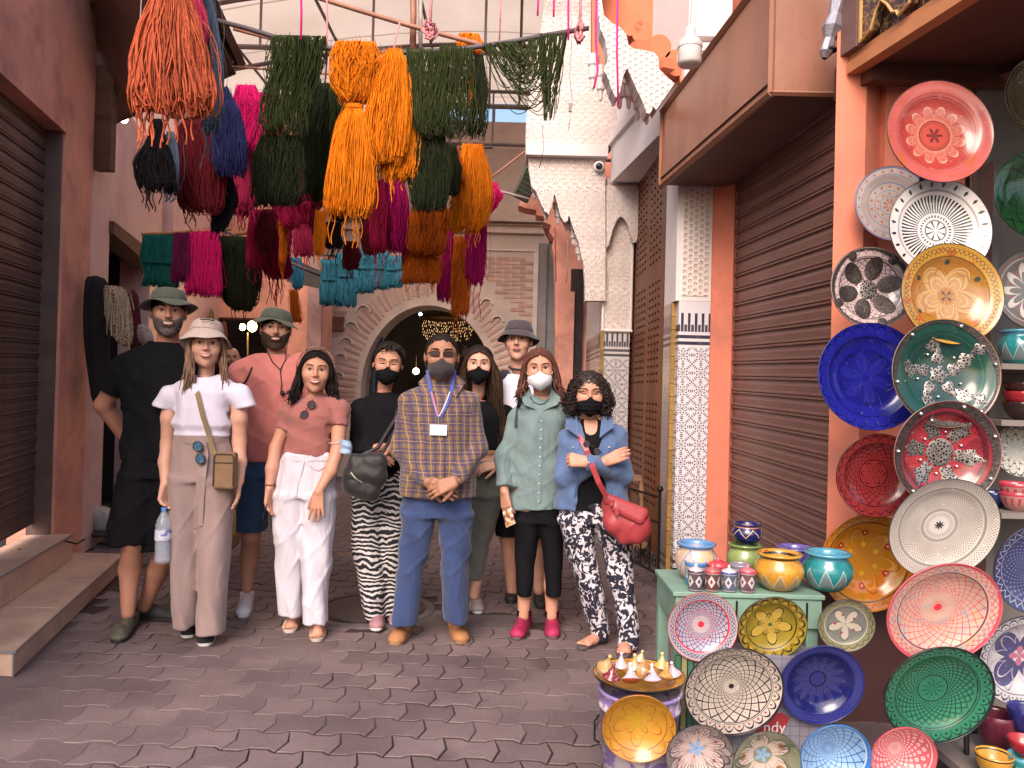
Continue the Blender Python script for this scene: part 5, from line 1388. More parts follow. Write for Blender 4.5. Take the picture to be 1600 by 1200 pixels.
dish('plate','emerald green plate with black scales, lowest of the column','plate',1467,1087,86,2.60,pm['emerald'],(0.006,0.02,0.02),tilt=-14,group=PG)
dish('plate','small olive grey plate with a pale four petal flower','plate',1323,978,43,2.86,pm['olive'],(0.03,0.02,0.03),tilt=-10,group=PG,kind='flat',depth=0.02,yaw=-6)
dish('plate','gold plate with black outlined blossoms below the table edge','plate',1207,982,54,2.86,pm['goldflower'],(0.02,0.02,0.015),tilt=-14,group=PG,depth=0.03)
dish('plate','red rimmed plate with blue and red lace at the table corner','plate',1098,980,55,2.88,pm['redblue'],(0.45,0.03,0.05),tilt=-5,group=PG,depth=0.03)
dish('plate','large cream plate with black outlined petals in front of the navy one','plate',1147,1082,78,2.72,pm['cream_petals'],(0.02,0.012,0.02),tilt=-14,group=PG,kind='flat')
dish('plate','navy blue plate with a faint daisy right of the cream one','plate',1284,1070,66,2.82,pm['navy'],(0.02,0.025,0.14),tilt=-10,group=PG)
dish('bowl','honey yellow bowl hung on the front of the plastic bucket','bowl',998,1138,57,2.56,pm['honey'],(0.35,0.12,0.02),tilt=-10,group=PG,kind='bowl',depth=0.05,yaw=-4)
dish('bowl','grey bowl with pink blossoms at the bottom edge, left of the pair','bowl',1093,1182,53,2.50,pm['bouquet'],(0.03,0.02,0.02),tilt=-8,group=PG,kind='bowl',depth=0.05)
dish('bowl','green grey bowl with orange leaves at the bottom edge, right of the pair','bowl',1198,1192,53,2.50,pm['bouquet2'],(0.05,0.05,0.03),tilt=-8,group=PG,kind='bowl',depth=0.05)
dish('bowl','sky blue lattice bowl at the bottom edge','bowl',1305,1184,56,2.50,pm['skyblue'],(0.03,0.16,0.42),tilt=-8,group=PG,kind='bowl',depth=0.06)
dish('bowl','red bowl with pink lattice at the bottom edge','bowl',1411,1184,52,2.50,pm['pinklattice'],(0.45,0.06,0.08),tilt=-8,group=PG,kind='bowl',depth=0.06)
dish('plate','brownish metal studded plate cut by the top right frame edge','plate',1636,150,68,3.0,pm['silver_olive'],(0.03,0.02,0.02),tilt=5,group=PG)
dish('plate','bottle green plate with leaf scales at the right edge','plate',1624,304,72,3.0,pm['bottlegreen'],(0.01,0.03,0.015),tilt=5,group=PG)
dish('plate','grey plate with white leaves at the right edge above the teal jar','plate',1618,452,64,3.05,pm['greyleaf'],(0.03,0.02,0.02),tilt=4,group=PG,kind='flat')
dish('plate','small white plate with black leaf drawing standing on the shelf','plate',1592,705,40,3.12,pm['leafplate'],(0.02,0.02,0.02),tilt=10,group=PG,kind='flat',depth=0.02)
dish('plate','navy lace plate at the right edge beside the off white one','plate',1626,890,73,2.85,pm['bluelace'],(0.02,0.02,0.06),tilt=-6,group=PG,kind='flat')
dish('plate','white and navy star pattern plate at the right edge, low down','plate',1604,1033,75,2.80,pm['bwtile'],(0.03,0.025,0.05),tilt=-8,group=PG)
FIL,t,b=new_mat('pierced_grey_metal')
v=coords(t,'Object');vo=t.nodes.new('ShaderNodeTexVoronoi');vo.inputs['Scale'].default_value=95;vo.feature='DISTANCE_TO_EDGE';t.links.new(v,vo.inputs['Vector'])
hol=E(t,vo.outputs['Distance']).gt(0.14)
c=mixc(t,hol,(0.38,0.35,0.34),(0.045,0.03,0.03));t.links.new(c,b.inputs['Base Color'])
b.inputs['Metallic'].default_value=0.75;b.inputs['Roughness'].default_value=0.38
bump(t,b,hol*-1.0,0.7,0.004)
FIL2=M('dark_pierced_metal',(0.07,0.055,0.055),0.45,0.5,90,160,0.8,metal=0.6)
STUD=M('bright_stud',(0.7,0.68,0.66),0.2,0.1,metal=0.9)
def prof_z(pl,rr,depth,kind='plate'):
 prof=[(0.0,0),(0.25,0.0),(0.42,0.04),(0.58,0.18),(0.70,0.45),(0.76,0.66),(0.80,0.75),(0.88,0.82),(0.965,0.93),(1.0,1.0)]
 return np.interp(rr,[p[0]for p in prof],[p[1]for p in prof])*depth
def ornament(pl,outline,depth,mat=FIL,name='filigree',lift=0.004):
 """outline: list of (r, angle) in plate radii, star shaped round its own centre; draped over the dish"""
 R_=pl['radius']
 pts=[(r*math.cos(a),r*math.sin(a))for r,a in outline]
 cx_0=sum(p[0]for p in pts)/len(pts);cy_0=sum(p[1]for p in pts)/len(pts)
 mb=MB();rings=(1.0,0.66,0.33,0.02)
 n=len(pts)
 for k,s in enumerate(rings):
  for(x,y)in pts:
   X,Y2=cx_0+(x-cx_0)*s,cy_0+(y-cy_0)*s
   rr=math.hypot(X,Y2)
   mb.v.append((X*R_,Y2*R_,prof_z(pl,rr,depth)+(0.001 if s==1.0 else lift)))
 for k in range(3):
  for i in range(n):
   mb.f.append((k*n+i,k*n+(i+1)%n,(k+1)*n+(i+1)%n,(k+1)*n+i));mb.mi.append(0)
 o=bpy.data.objects.new(name,mb.mesh(name,mat,True));COL.objects.link(o);o.parent=pl
 return o
def stud_at(pl,r,a,depth,s=0.006):
 mb=MB();R_=pl['radius'];mb.ball((r*R_*math.cos(a),r*R_*math.sin(a),prof_z(pl,r,depth)+0.006),s,5)
 o=bpy.data.objects.new('stud',mb.mesh('stud',STUD,True));COL.objects.link(o);o.parent=pl
def blob(r0,a0,s,n=16,lob=0,el=1.0,ta=0):
 c=(r0*math.cos(a0),r0*math.sin(a0));out=[]
 for k in range(n):
  t_=2*math.pi*k/n
  q_=s*(1+0.22*math.cos(lob*t_))
  x,y=q_*el*math.cos(t_),q_*math.sin(t_)
  ca,sa=math.cos(a0+ta),math.sin(a0+ta)
  X,Y2=c[0]+x*ca-y*sa,c[1]+x*sa+y*ca
  out.append((math.hypot(X,Y2),math.atan2(Y2,X)))
 return out
def rim_band(pl,depth,mat,r0=0.84,r1=0.97):
 mb=MB();N=64;R_=pl['radius']
 for k in range(N):
  a=2*math.pi*k/N
  w=0.03*math.cos(a*3+1)
  for r in(r1,(r0+r1)/2,r0+w):
   mb.v.append((r*R_*math.cos(a),r*R_*math.sin(a),prof_z(pl,r,depth)+0.003))
 for k in range(N):
  for j in range(2):
   mb.f.append((k*3+j,((k+1)%N)*3+j,((k+1)%N)*3+j+1,k*3+j+1));mb.mi.append(0)
 o=bpy.data.objects.new('rim_band',mb.mesh('rim_band',mat,True));COL.objects.link(o);o.parent=pl
ornament(g_plate,blob(0.0001,0,0.16,lob=5),0.055)
for k in range(5):
 a=0.35+k*2*math.pi/5
 ornament(g_plate,blob(0.33,a,0.11,lob=3,el=1.4),0.055);ornament(g_plate,blob(0.55,a+0.18,0.12,lob=4,el=1.1),0.055)
 stud_at(g_plate,0.42,a+0.5,0.055)
for a,r in((0.62,0.80),(-0.62,0.78),(-1.1,0.72),(2.9,0.62)):
 ornament(g_plate,blob(r,a,0.10,lob=4,el=1.2),0.055)
rim_band(g_plate,0.055,FIL2,0.90,0.97)
for k in range(6):stud_at(g_plate,0.92,0.2+k*1.047,0.055,0.008)
ornament(i_plate,blob(0.0001,0,0.22,lob=0),0.055)
for k in range(6):
 a=0.0+k*2*math.pi/6-0.15
 ornament(i_plate,blob(0.50,a,0.15,lob=5,el=1.55),0.055);stud_at(i_plate,0.40,a+0.52,0.055)
rim_band(i_plate,0.055,FIL2,0.84,0.97)
for k in range(7):stud_at(i_plate,0.92,0.4+k*0.9,0.055,0.008)
ornament(d_plate,blob(0.0001,0,0.20,lob=0),0.045,FIL)
for k in range(6):
 a=0.25+k*2*math.pi/6
 ornament(d_plate,blob(0.52,a,0.17,el=1.35),0.045,FIL2)
for a in(0.9,2.1,3.6,5.0):ornament(d_plate,blob(0.88,a,0.14,el=0.7,lob=2),0.045,FIL2)
rim_band(d_plate,0.045,FIL2,0.90,0.97)
# -- the mint table and what stands on it
MINT=M('mint_paint',(0.19,0.31,0.25),0.55,0.12,3,40,0.15,dirt=(0.12,0.20,0.16),dirt_s=4,dirt_a=0.5)
tb=thing('mint_table','low mint green wooden table holding small glazed jars','table',P(1170,1200,3.05))
TZ=P(1170,928,2.95).z
tx0,tx1=P(1052,930,2.95).x,P(1290,930,2.95).x
tb.location=(tx0+0.3,3.1,0)
def pbuild(mb,name,mat,par,smooth=False):return link(name,mb.mesh(name,mat,smooth),par)
mb=MB();mb.box((tx0,2.95,TZ-0.018),(tx1,3.33,TZ));bevel(pbuild(mb,'table_top',MINT,tb),0.003)
mb=MB();mb.box((tx0+0.012,2.96,TZ-0.13),(tx1-0.01,2.975,TZ-0.019));pbuild(mb,'apron',MINT,tb)
mb=MB();mb.box((tx0+0.012,2.976,TZ-0.13),(tx0+0.027,3.34,TZ-0.019));pbuild(mb,'side_apron',MINT,tb)
for x in(tx0+0.014,tx1-0.06):
 for y in(2.98,3.30):
  mb=MB();mb.box((x,y,0),(x+0.045,y+0.045,TZ-0.0185));pbuild(mb,'leg',MINT,tb)
for xx in(1150,1260):
 a=P(xx,950,2.955);mb=MB();mb.box((a.x,2.953,TZ-0.10),(a.x+0.006,2.959,TZ-0.03));pbuild(mb,'hook',BLACKM,tb)
bxs=thing('printed_box','printed grey blue box with a red label under the table','box',(P(1215,1140,2.86).x,2.95,0))
a=P(1108,1060,2.88);b2=P(1302,1060,2.88)
bmt,t,b=new_mat('printed_tile_carton')
v=coords(t,'Object');sp=t.nodes.new('ShaderNodeSeparateXYZ');t.links.new(v,sp.inputs[0])
gx_=((E(t,sp.outputs[0])*28).frac()-0.5).abs().gt(0.45)+((E(t,sp.outputs[2])*28).frac()-0.5).abs().gt(0.45)
c=mixc(t,gx_.clamp(),(0.20,0.19,0.24),(0.12,0.11,0.15));c=mixc(t,((noise_tex(t,v,3,3)-0.5)*5).clamp()*0.5,c,(0.28,0.22,0.27));t.links.new(c,b.inputs['Base Color']);b.inputs['Roughness'].default_value=0.6
mb=MB();mb.box((a.x,2.88,0),(b2.x,3.2,0.44));mb.build('carton',bmt,bxs)
c=P(1212,1138,2.876)
mb=MB();rpts=[(1180,1122),(1196,1116),(1222,1114),(1234,1122),(1228,1138),(1214,1152),(1192,1152),(1180,1142)]
mb.prism([P(x,y,2.876)for x,y in rpts][::-1],(0,0.003,0));mb.build('red_label',M('red_print',(0.30,0.03,0.04),0.5),bxs)
WP=M('white_print',(0.62,0.58,0.6),0.5)
text_mesh('ndy',0.058,WP,'lettering',bxs,Matrix.Translation(P(1210,1137,2.872))@Matrix.Rotation(R(90),4,'X'))
gp_=thing('green_crate_slats','small worn green slatted crate standing beside the bucket','crate',(P(1078,1100,2.95).x,2.95,0))
for k,(x,cc)in enumerate(((1058,(0.05,0.13,0.08)),(1068,(0.25,0.24,0.12)),(1078,(0.05,0.14,0.10)),(1088,(0.07,0.16,0.12)))):
 a=P(x,1100,2.86);mb=MB();mb.box((a.x,2.90,0.0),(a.x+0.018,2.92,0.42));mb.build('slat',M('crate_paint_%d'%k if False else 'crate_paint'+'abcd'[k],cc,0.6),gp_)
def pot_mat(name,base,ops):return plate_mat_v(name,base,ops)
def plate_mat_v(name,base,ops,rough=0.12):
 """glaze for turned pots: pattern runs round the pot (angle) and up it (height)"""
 m,t,b=new_mat('pot_'+name)
 v=coords(t,'Object');sp=t.nodes.new('ShaderNodeSeparateXYZ');t.links.new(v,sp.inputs[0])
 at=t.nodes.new('ShaderNodeAttribute');at.attribute_type='OBJECT';at.attribute_name='height'
 X_,Y_=E(t,sp.outputs[0]),E(t,sp.outputs[1]);h=E(t,sp.outputs[2])/E(t,at.outputs['Fac'])
 a=Y_.atan2(X_);n1=noise_tex(t,v,20,3)
 c=ramp(t,n1,[(0.3,tuple(k*0.8 for k in base)),(0.7,tuple(min(1,k*1.15)for k in base))])
 for op in ops:
  k,col=op[0],op[1];A=op[2:]
  if k=='band':mk=h.gt(A[0])*h.lt(A[1])
  elif k=='diam':
   h0,h1,n,w,fill=A
   u=((a*(n/6.28318)).frac()-0.5).abs()*2;vv=((h-(h0+h1)/2)*(2/(h1-h0))).abs()
   d=u+vv;mk=d.gt(w)*d.lt(fill)
   mk=mk*h.gt(h0)*h.lt(h1)
  elif k=='zig':
   h0,h1,n=A
   cv=(((a*(n/6.28318)).frac()-0.5).abs()*2)*(h1-h0)+h0;mk=h.lt(cv)*h.gt(h0-0.02)
  elif k=='zigl':
   h0,h1,n,w=A
   cv=(((a*(n/6.28318)).frac()-0.5).abs()*2)*(h1-h0)+h0;mk=(h-cv).abs().lt(w)
  elif k=='spokes':
   h0,h1,n,duty=A;mk=h.gt(h0)*h.lt(h1)*((a*(n/6.28318)).frac()-0.5).abs().lt(duty/2)
  elif k=='blotch':
   sc_,th_=A;mk=((noise_tex(t,v,sc_,3,0.5,1.5)-th_)*12).clamp()
  c=mixc(t,mk,c,col)
 t.links.new(c,b.inputs['Base Color']);b.inputs['Roughness'].default_value=rough;b.inputs['Specular IOR Level'].default_value=0.6
 b.inputs['Coat Weight'].default_value=0.3;b.inputs['Coat Roughness'].default_value=0.08
 bump(t,b,noise_tex(t,v,40,3),0.15,0.002)
 return m
VM={}
VM['amber']=plate_mat_v('amber',(0.50,0.25,0.03),[('zig',(0.30,0.22,0.12),0.10,0.50,9),('zigl',(0.55,0.42,0.28),0.10,0.50,9,0.02),('blotch',(0.42,0.06,0.03),26,0.62),('band',(0.45,0.24,0.04),0.0,0.12),('band',(0.03,0.02,0.01),0.86,0.93)])
VM['teal']=plate_mat_v('teal',(0.02,0.20,0.22),[('zig',(0.14,0.19,0.20),0.15,0.62,9),('zigl',(0.40,0.50,0.52),0.15,0.62,9,0.02),('band',(0.02,0.22,0.22),0.0,0.14),('band',(0.07,0.26,0.38),0.84,1.1)])
VM['navy']=plate_mat_v('navy',(0.012,0.014,0.10),[('zigl',(0.5,0.38,0.2),0.35,0.75,6,0.03),('band',(0.45,0.2,0.12),0.80,0.86)])
VM['olive']=plate_mat_v('olive',(0.22,0.28,0.10),[('band',(0.14,0.20,0.06),0.88,1.1)])
VM['purple']=plate_mat_v('purple',(0.05,0.04,0.20),[('band',(0.12,0.09,0.28),0.86,1.1)])
VM['blush']=plate_mat_v('blush',(0.52,0.36,0.30),[('blotch',(0.42,0.36,0.12),16,0.56),('zigl',(0.12,0.18,0.42),0.05,0.85,4,0.03),('band',(0.10,0.22,0.45),0.86,1.1)])
VM['bluestripe']=plate_mat_v('blue_stripe',(0.50,0.50,0.56),[('band',(0.07,0.20,0.45),0.80,1.1),('spokes',(0.08,0.18,0.42),0.45,0.72,20,0.4),('band',(0.07,0.2,0.45),0.0,0.3)])
VM['redjar']=plate_mat_v('red_jar',(0.46,0.22,0.22),[('band',(0.45,0.05,0.08),0.78,1.1),('spokes',(0.4,0.06,0.08),0.3,0.7,14,0.4)])
VM['greyjar']=plate_mat_v('grey_jar',(0.42,0.38,0.42),[('band',(0.22,0.19,0.24),0.82,1.1),('spokes',(0.15,0.12,0.16),0.3,0.75,16,0.35)])
def smalljar(nm,dark,ring):return plate_mat_v(nm,dark,[('diam',(0.60,0.55,0.56),0.15,0.85,5,0.35,0.85),('diam',ring,0.3,0.7,5,0.0,0.35),('band',ring,0.90,1.2),('band',(0.4,0.36,0.38),0.86,0.90),('band',(0.4,0.36,0.38),0.06,0.10)])
VM['s1']=smalljar('small_grey',(0.10,0.08,0.11),(0.06,0.035,0.05));VM['s2']=smalljar('small_red',(0.14,0.06,0.06),(0.35,0.03,0.05));VM['s3']=smalljar('small_blue',(0.11,0.14,0.20),(0.05,0.07,0.25));VM['s4']=smalljar('small_rose',(0.15,0.08,0.10),(0.38,0.03,0.07))
POT=[(0.001,0.0),(0.42,0.0),(0.50,0.03),(0.62,0.07),(0.84,0.22),(0.98,0.42),(1.0,0.55),(0.92,0.70),(0.80,0.80),(0.76,0.86),(0.80,0.90),(0.90,0.93),(0.92,0.97),(0.86,1.0),(0.74,0.985),(0.68,0.93),(0.66,0.8),(0.6,0.3),(0.001,0.2)]
CUP=[(0.001,0.0),(0.86,0.0),(0.92,0.04),(0.92,0.80),(0.97,0.85),(1.0,0.90),(1.0,0.96),(0.95,1.0),(0.86,0.99),(0.84,0.9),(0.82,0.2),(0.001,0.15)]
BWL=[(0.001,0.0),(0.45,0.0),(0.48,0.08),(0.62,0.14),(0.86,0.45),(0.97,0.8),(1.0,0.98),(0.96,1.0),(0.92,0.9),(0.8,0.5),(0.5,0.2),(0.001,0.18)]
def pot(name,label,cat,px,ybase,rpx,hpx,Y,prof,mat,group=None,lid=None):
 c=P(px,ybase,Y);r=rpx*Y/1200;h=hpx*Y/1200
 mb=MB();mb.lathe([(a*r,z*h)for a,z in prof],(0,0,0),40)
 o=bpy.data.objects.new(name,mb.mesh(name,mat,True));COL.objects.link(o);o.location=c
 o.rotation_euler=(0,0,random.uniform(0,6.28));o['height']=h
 tag(o,label,cat,group)
 if lid:
  mb=MB();mb.lathe([(0.9*r,h*0.98),(0.86*r,h*1.06),(0.35*r,h*1.14),(0.15*r,h*1.18),(0.2*r,h*1.28),(0.001,h*1.34)],(0,0,0),24)
  l=bpy.data.objects.new('lid',mb.mesh('lid',edge_mat(lid),True));COL.objects.link(l);l.parent=o
 return o
JG='glazed jars on the mint table'
def on_table(Y,extra=0.0):
 return 612+(1.4-TZ-extra)*1200/Y
def tjar(name,label,px,rpx,hpx,Y,prof,mat,lid=None,lift=0.0):
 c=P(px,900,Y);r=rpx*Y/1200;h=hpx*Y/1200
 o=pot(name,label,'jar',px,900,rpx,hpx,Y,prof,mat,JG,lid);o.location.z=TZ+0.0005+lift
 return o
tjar('jar','round amber yellow jar with red flowers on the mint table',1217,38,58,3.03,POT,VM['amber'])
tjar('jar','round teal jar with grey zigzags at the right of the mint table',1293,38,60,3.04,POT,VM['teal'])
tjar('jar','large blush jar with a light blue rim at the left back of the table',1087,33,58,3.16,POT,VM['blush'])
og=tjar('jar','olive green wide jar at the back under the navy one',1163,28,50,3.25,POT,VM['olive'])
tjar('jar','small dark navy jar standing on top of the olive green one',1166,23,32,3.25,POT,VM['navy'],lift=50*3.25/1200)
tjar('bowl','purple blue wide jar behind the amber and teal ones',1241,31,46,3.27,POT,VM['purple'])
tjar('jar','white jar with blue stripes behind the smallest jars',1087,17.5,36,3.08,CUP,VM['bluestripe'])
tjar('jar','red rimmed jar with a red knob behind the smallest jars',1122,17.5,33,3.08,CUP,VM['redjar'],lid=(0.45,0.04,0.06))
tjar('jar','grey patterned jar behind the smallest jars',1156,16.5,34,3.08,CUP,VM['greyjar'])
tjar('jar','tiny grey diamond jar, leftmost of the front four',1087,12.5,32,2.98,CUP,VM['s1'],lid=(0.5,0.42,0.44))
tjar('jar','tiny red diamond jar, second from left of the front four',1113,12.5,32,2.98,CUP,VM['s2'],lid=(0.35,0.10,0.10))
tjar('jar','tiny blue diamond jar, third from left of the front four',1139,12.5,31,2.98,CUP,VM['s3'],lid=(0.5,0.44,0.5))
tjar('jar','tiny rose diamond jar, rightmost of the front four',1168,13,33,2.98,CUP,VM['s4'],lid=(0.45,0.12,0.16))
def shelf_pot(nm,label,cat,px,rpx,hpx,Y,prof,mat,z):
 o=pot(nm,label,cat,px,600,rpx,hpx,Y,prof,mat,'wares on the grey shelves');o.location.z=z+0.0005;return o
shelf_pot('jar','teal jar with a pale lace band on the upper grey shelf','jar',1590,30,55,3.1,POT,VM['teal'],shelf_z['a'])
shelf_pot('bowl','black lower bowl of the stack on the middle grey shelf','bowl',1600,29,28,3.1,BWL,M('black_glaze',(0.03,0.015,0.015),0.15,spec=0.6),shelf_z['b'])
shelf_pot('bowl','red middle bowl of the stack on the middle grey shelf','bowl',1600,29,26,3.1,BWL,M('red_glaze',(0.30,0.02,0.03),0.15,spec=0.6),shelf_z['b']+0.048)
shelf_pot('bowl','dark brown top bowl of the stack on the middle grey shelf','bowl',1600,29,22,3.1,BWL,M('brown_glaze',(0.05,0.018,0.018),0.15,spec=0.6),shelf_z['b']+0.095)
shelf_pot('bowl','pink white painted bowl, lower of two on the low grey shelf','bowl',1592,25,30,3.05,BWL,VM['redjar'],shelf_z['c'])
shelf_pot('bowl','pink white painted bowl, upper of two on the low grey shelf','bowl',1592,26,28,3.05,BWL,VM['redjar'],shelf_z['c']+0.04)
shelf_pot('bowl','blue bowl on the low grey shelf beside the pink white pair','bowl',1556,28,24,3.15,BWL,M('blue_glaze',(0.03,0.04,0.20),0.15,spec=0.6),shelf_z['c'])
st0=thing('bowl_stand','grey low stand at the bottom right corner under stacked bowls','stand',P(1570,1215,2.62));a=P(1515,1212,2.62)
st0.location.z=0
mb=MB();mb.box((a.x,2.5,a.z-0.03),(a.x+0.5,2.95,a.z));pbuild(mb,'top',gry,st0)
for x in(a.x+0.01,a.x+0.46):mb=MB();mb.box((x,2.55,0),(x+0.03,2.6,a.z-0.031));pbuild(mb,'leg',gry,st0)
def low_bowl(label,px,rpx,hpx,mat,lift,Y=2.62):
 o=pot('bowl',label,'bowl',px,1210,rpx,hpx,Y,BWL,mat,'stacked bowls at the bottom right corner');o.location.z=a.z+0.0005+lift
low_bowl('amber patterned bowl near the bottom right corner',1553,27,36,VM['amber'],0.0)
low_bowl('dark purple red bowl behind the amber one in the bottom right corner',1556,30,62,M('wine_glaze',(0.09,0.015,0.03),0.15,spec=0.6),0.0,2.80)
low_bowl('teal bowl in the bottom right corner',1598,22,34,VM['teal'],0.0)
low_bowl('red bowl on the teal one in the bottom right corner',1600,24,26,M('red_glaze',(0.30,0.02,0.03),0.15,spec=0.6),0.055,2.66)
low_bowl('navy blue bowl topmost in the bottom right corner',1602,27,44,M('navy_glaze',(0.02,0.022,0.13),0.15,spec=0.6),0.09,2.74)
# -- bucket with mini tagines
BY=2.76
bc=P(998,1150,BY);bc.z=0
bu=thing('paint_bucket','white and violet printed plastic paint bucket by the pottery stall','bucket',bc)
bkm,t,b=new_mat('printed_bucket_plastic')
v=coords(t,'Object');n1=noise_tex(t,v,9,3,0.5,1.0);n2=noise_tex(t,v,30,4)
c=ramp(t,n1,[(0.44,(0.50,0.42,0.50)),(0.47,(0.24,0.17,0.42)),(0.56,(0.26,0.18,0.44)),(0.58,(0.54,0.47,0.50))])
c=mixc(t,((n2-0.58)*9).clamp()*0.5,c,(0.30,0.22,0.22));t.links.new(c,b.inputs['Base Color']);b.inputs['Roughness'].default_value=0.4
TH=0.355
mb=MB();mb.lathe([(0.001,0.002),(0.118,0.002),(0.122,0.01),(0.140,TH*0.80),(0.146,TH*0.80),(0.146,TH*0.84),(0.141,TH*0.85),(0.143,TH-0.015),(0.150,TH-0.012),(0.150,TH),(0.140,TH),(0.118,0.02),(0.001,0.015)],bc,48);pbuild(mb,'body',bkm,bu,True)
mb=MB();mb.tube([bc+Vector((-0.146,-0.02,0.26)),bc+Vector((-0.165,-0.05,0.25)),bc+Vector((-0.165,-0.06,0.19)),bc+Vector((-0.147,-0.06,0.18))],0.004,6);pbuild(mb,'handle',BLACKM,bu)
text_mesh('S',0.085,M('black_print',(0.03,0.02,0.05),0.5),'lettering',bu,Matrix.Translation(bc+Vector((0.098,-0.108,0.255)))@Matrix.Rotation(R(42),4,'Z')@Matrix.Rotation(R(90),4,'X'))
tr_o=put_dish('tray','amber plate with a black rim lying on the bucket under the little tagines','plate',995,1060,71,BY,pm['honey'],(0.02,0.012,0.01),kind='plate',depth=0.04,tilt=90)
tr_o.location=(bc.x-0.004,bc.y,TH+0.001+0.006)
tr_o.rotation_euler=(0,0,0)
def tagine(px,py,Y,s,col,col2,tilt,az_,label):
 c=P(px,py,Y);rr=s
 M4=(Matrix.Rotation(az_,4,'Z')@Matrix.Rotation(tilt,4,'X'))
 th_=thing('mini_tagine',label,'tagine',c,'little painted tagines heaped on the plate')
 mb=MB();mb.lathe([(0.001,-0.30*rr),(0.6*rr,-0.30*rr),(0.95*rr,-0.05*rr),(1.0*rr,0),(0.9*rr,0.02*rr),(0.001,0.02*rr)],c,20,mat=M4);mb.build('base',edge_mat(col2),th_,True)
 mb=MB();mb.lathe([(0.98*rr,0.03*rr),(0.92*rr,0.12*rr),(0.55*rr,0.45*rr),(0.25*rr,0.95*rr),(0.15*rr,1.25*rr),(0.14*rr,1.35*rr)],c,20,mat=M4);mb.build('lid',plate_mat_v('tag%d'%int(px),col,[('blotch',(0.55,0.45,0.45),60,0.56),('blotch',(0.35,0.05,0.1),70,0.66)]),th_,True)
 bpy.data.objects[th_.children[-1].name]['height']=0.1
 mb=MB();mb.ball(c+(M4@Vector((0,0,1.5*rr))),0.2*rr,6);mb.build('knob',edge_mat(tuple(min(1,k*1.4+.05)for k in col)),th_,True)
for args in((948,1042,2.72,0.034,(0.42,0.26,0.08),(0.5,0.42,0.36),0.5,0.3,'yellow tagine with white bands at the left of the heap'),(955,1058,2.68,0.032,(0.20,0.015,0.03),(0.25,0.02,0.03),0.2,1.0,'dark red tagine at the front left of the heap'),(970,1040,2.78,0.030,(0.52,0.44,0.48),(0.4,0.25,0.12),0.1,0.2,'white violet tagine with a tall knob, back left of the heap'),(986,1062,2.66,0.034,(0.50,0.42,0.46),(0.30,0.06,0.03),-0.5,0.0,'white tagine tipped to show its red brown base, front of the heap'),(991,1042,2.76,0.030,(0.50,0.30,0.10),(0.5,0.4,0.35),0.15,0.0,'peach and gold tagine in the middle back of the heap'),(1005,1048,2.70,0.028,(0.45,0.22,0.07),(0.42,0.24,0.08),1.3,0.4,'orange tagine lid lying on its side in the middle of the heap'),(1020,1062,2.68,0.032,(0.50,0.42,0.50),(0.45,0.20,0.10),-0.2,0.3,'violet white tagine at the front right of the heap'),(1034,1040,2.78,0.030,(0.48,0.34,0.08),(0.45,0.12,0.10),0.1,0.0,'yellow tagine with a red face at the right back of the heap'),(1040,1058,2.70,0.030,(0.44,0.24,0.04),(0.4,0.2,0.08),-0.3,-0.5,'amber tagine at the right front of the heap'),(1052,1052,2.76,0.028,(0.52,0.38,0.46),(0.5,0.42,0.46),0.3,-0.8,'pink white tagine at the right rim of the plate'),(1000,1030,2.82,0.022,(0.50,0.42,0.20),(0.5,0.42,0.4),0.3,0.9,'small gold and white tagine topmost at the back of the heap')):
 tagine(*args)
 # -- lamps and odds and ends
def bulb(px,py,Y,label,glow,s=1.0):
 c=P(px,py,Y)
 th_=thing('light_bulb',label,'light bulb',c)
 mb=MB()
 if s>1.2:
  mb.lathe([(0.001,-0.105),(0.050,-0.10),(0.060,-0.085),(0.060,-0.01)],c,24);mb.build('bulb',glow,th_,True)
  mb=MB();mb.lathe([(0.063,-0.012),(0.062,0.012),(0.05,0.03),(0.028,0.045),(0.026,0.09),(0.018,0.10)],c,24);mb.build('socket',M('white_plastic',(0.6,0.52,0.52),0.4,0.05),th_,True)
  top=0.10
 else:
  mb.lathe([(0.001,-0.05),(0.022,-0.044),(0.032,-0.02),(0.028,0.005),(0.016,0.03)],c,16);mb.build('bulb',glow,th_,True)
  mb=MB();mb.lathe([(0.015,0.028),(0.017,0.06),(0.010,0.075)],c,12);mb.build('socket',M('brass_socket',(0.3,0.2,0.08),0.4,metal=0.7),th_,True)
  top=0.075
 mb=MB();mb.tube([c+Vector((0,0,top)),c+Vector((0.005,0,top+0.15)),c+Vector((0.02,0,top+0.8))],0.003,5);mb.build('wire',M('pale_wire',(0.45,0.36,0.34),0.6),th_)
GL0=M('unlit_frosted_glass',(0.62,0.55,0.56),0.25,0.05,spec=0.5)
GL1=emit_mat('lit_bulb',(1.0,0.82,0.62),14)
bulb(1078,72,3.9,'large white cylindrical bulb hanging before the orange hood',M('white_diffuser',(0.68,0.60,0.60),0.35,0.04),1.5)
bulb(215,108,3.8,'small unlit round bulb hanging left of the coral yarn',GL0,1.0)
bulb(194,183,6.6,'small glowing bulb under the left awning edge',GL1,1.0)
bulb(152,60,6.35,'glowing bulb tucked behind the left wall corner high up',GL1,1.0)
wl=thing('wall_lamp','glowing yellow glass wall lamps in the dark shop behind the couple','lamp',P(390,512,9.2))
GLW=emit_mat('warm_lamp_glass',(1.0,0.72,0.30),16)
for(x,y,s)in((379,511,0.035),(394,510,0.055)):
 mb=MB();mb.ball(P(x,y,9.2),s,8,sz=1.2);mb.build('globe',GLW,wl,True)
mb=MB();mb.tube([P(387,520,9.2),P(387,560,9.2)],0.01,6);mb.build('stem',M('brass_socket',(0.3,0.2,0.08),0.4,metal=0.7),wl)
ld=bpy.data.lights.new('lamp_light','POINT');ld.energy=7;ld.color=(1,0.7,0.35);ld.shadow_soft_size=0.08
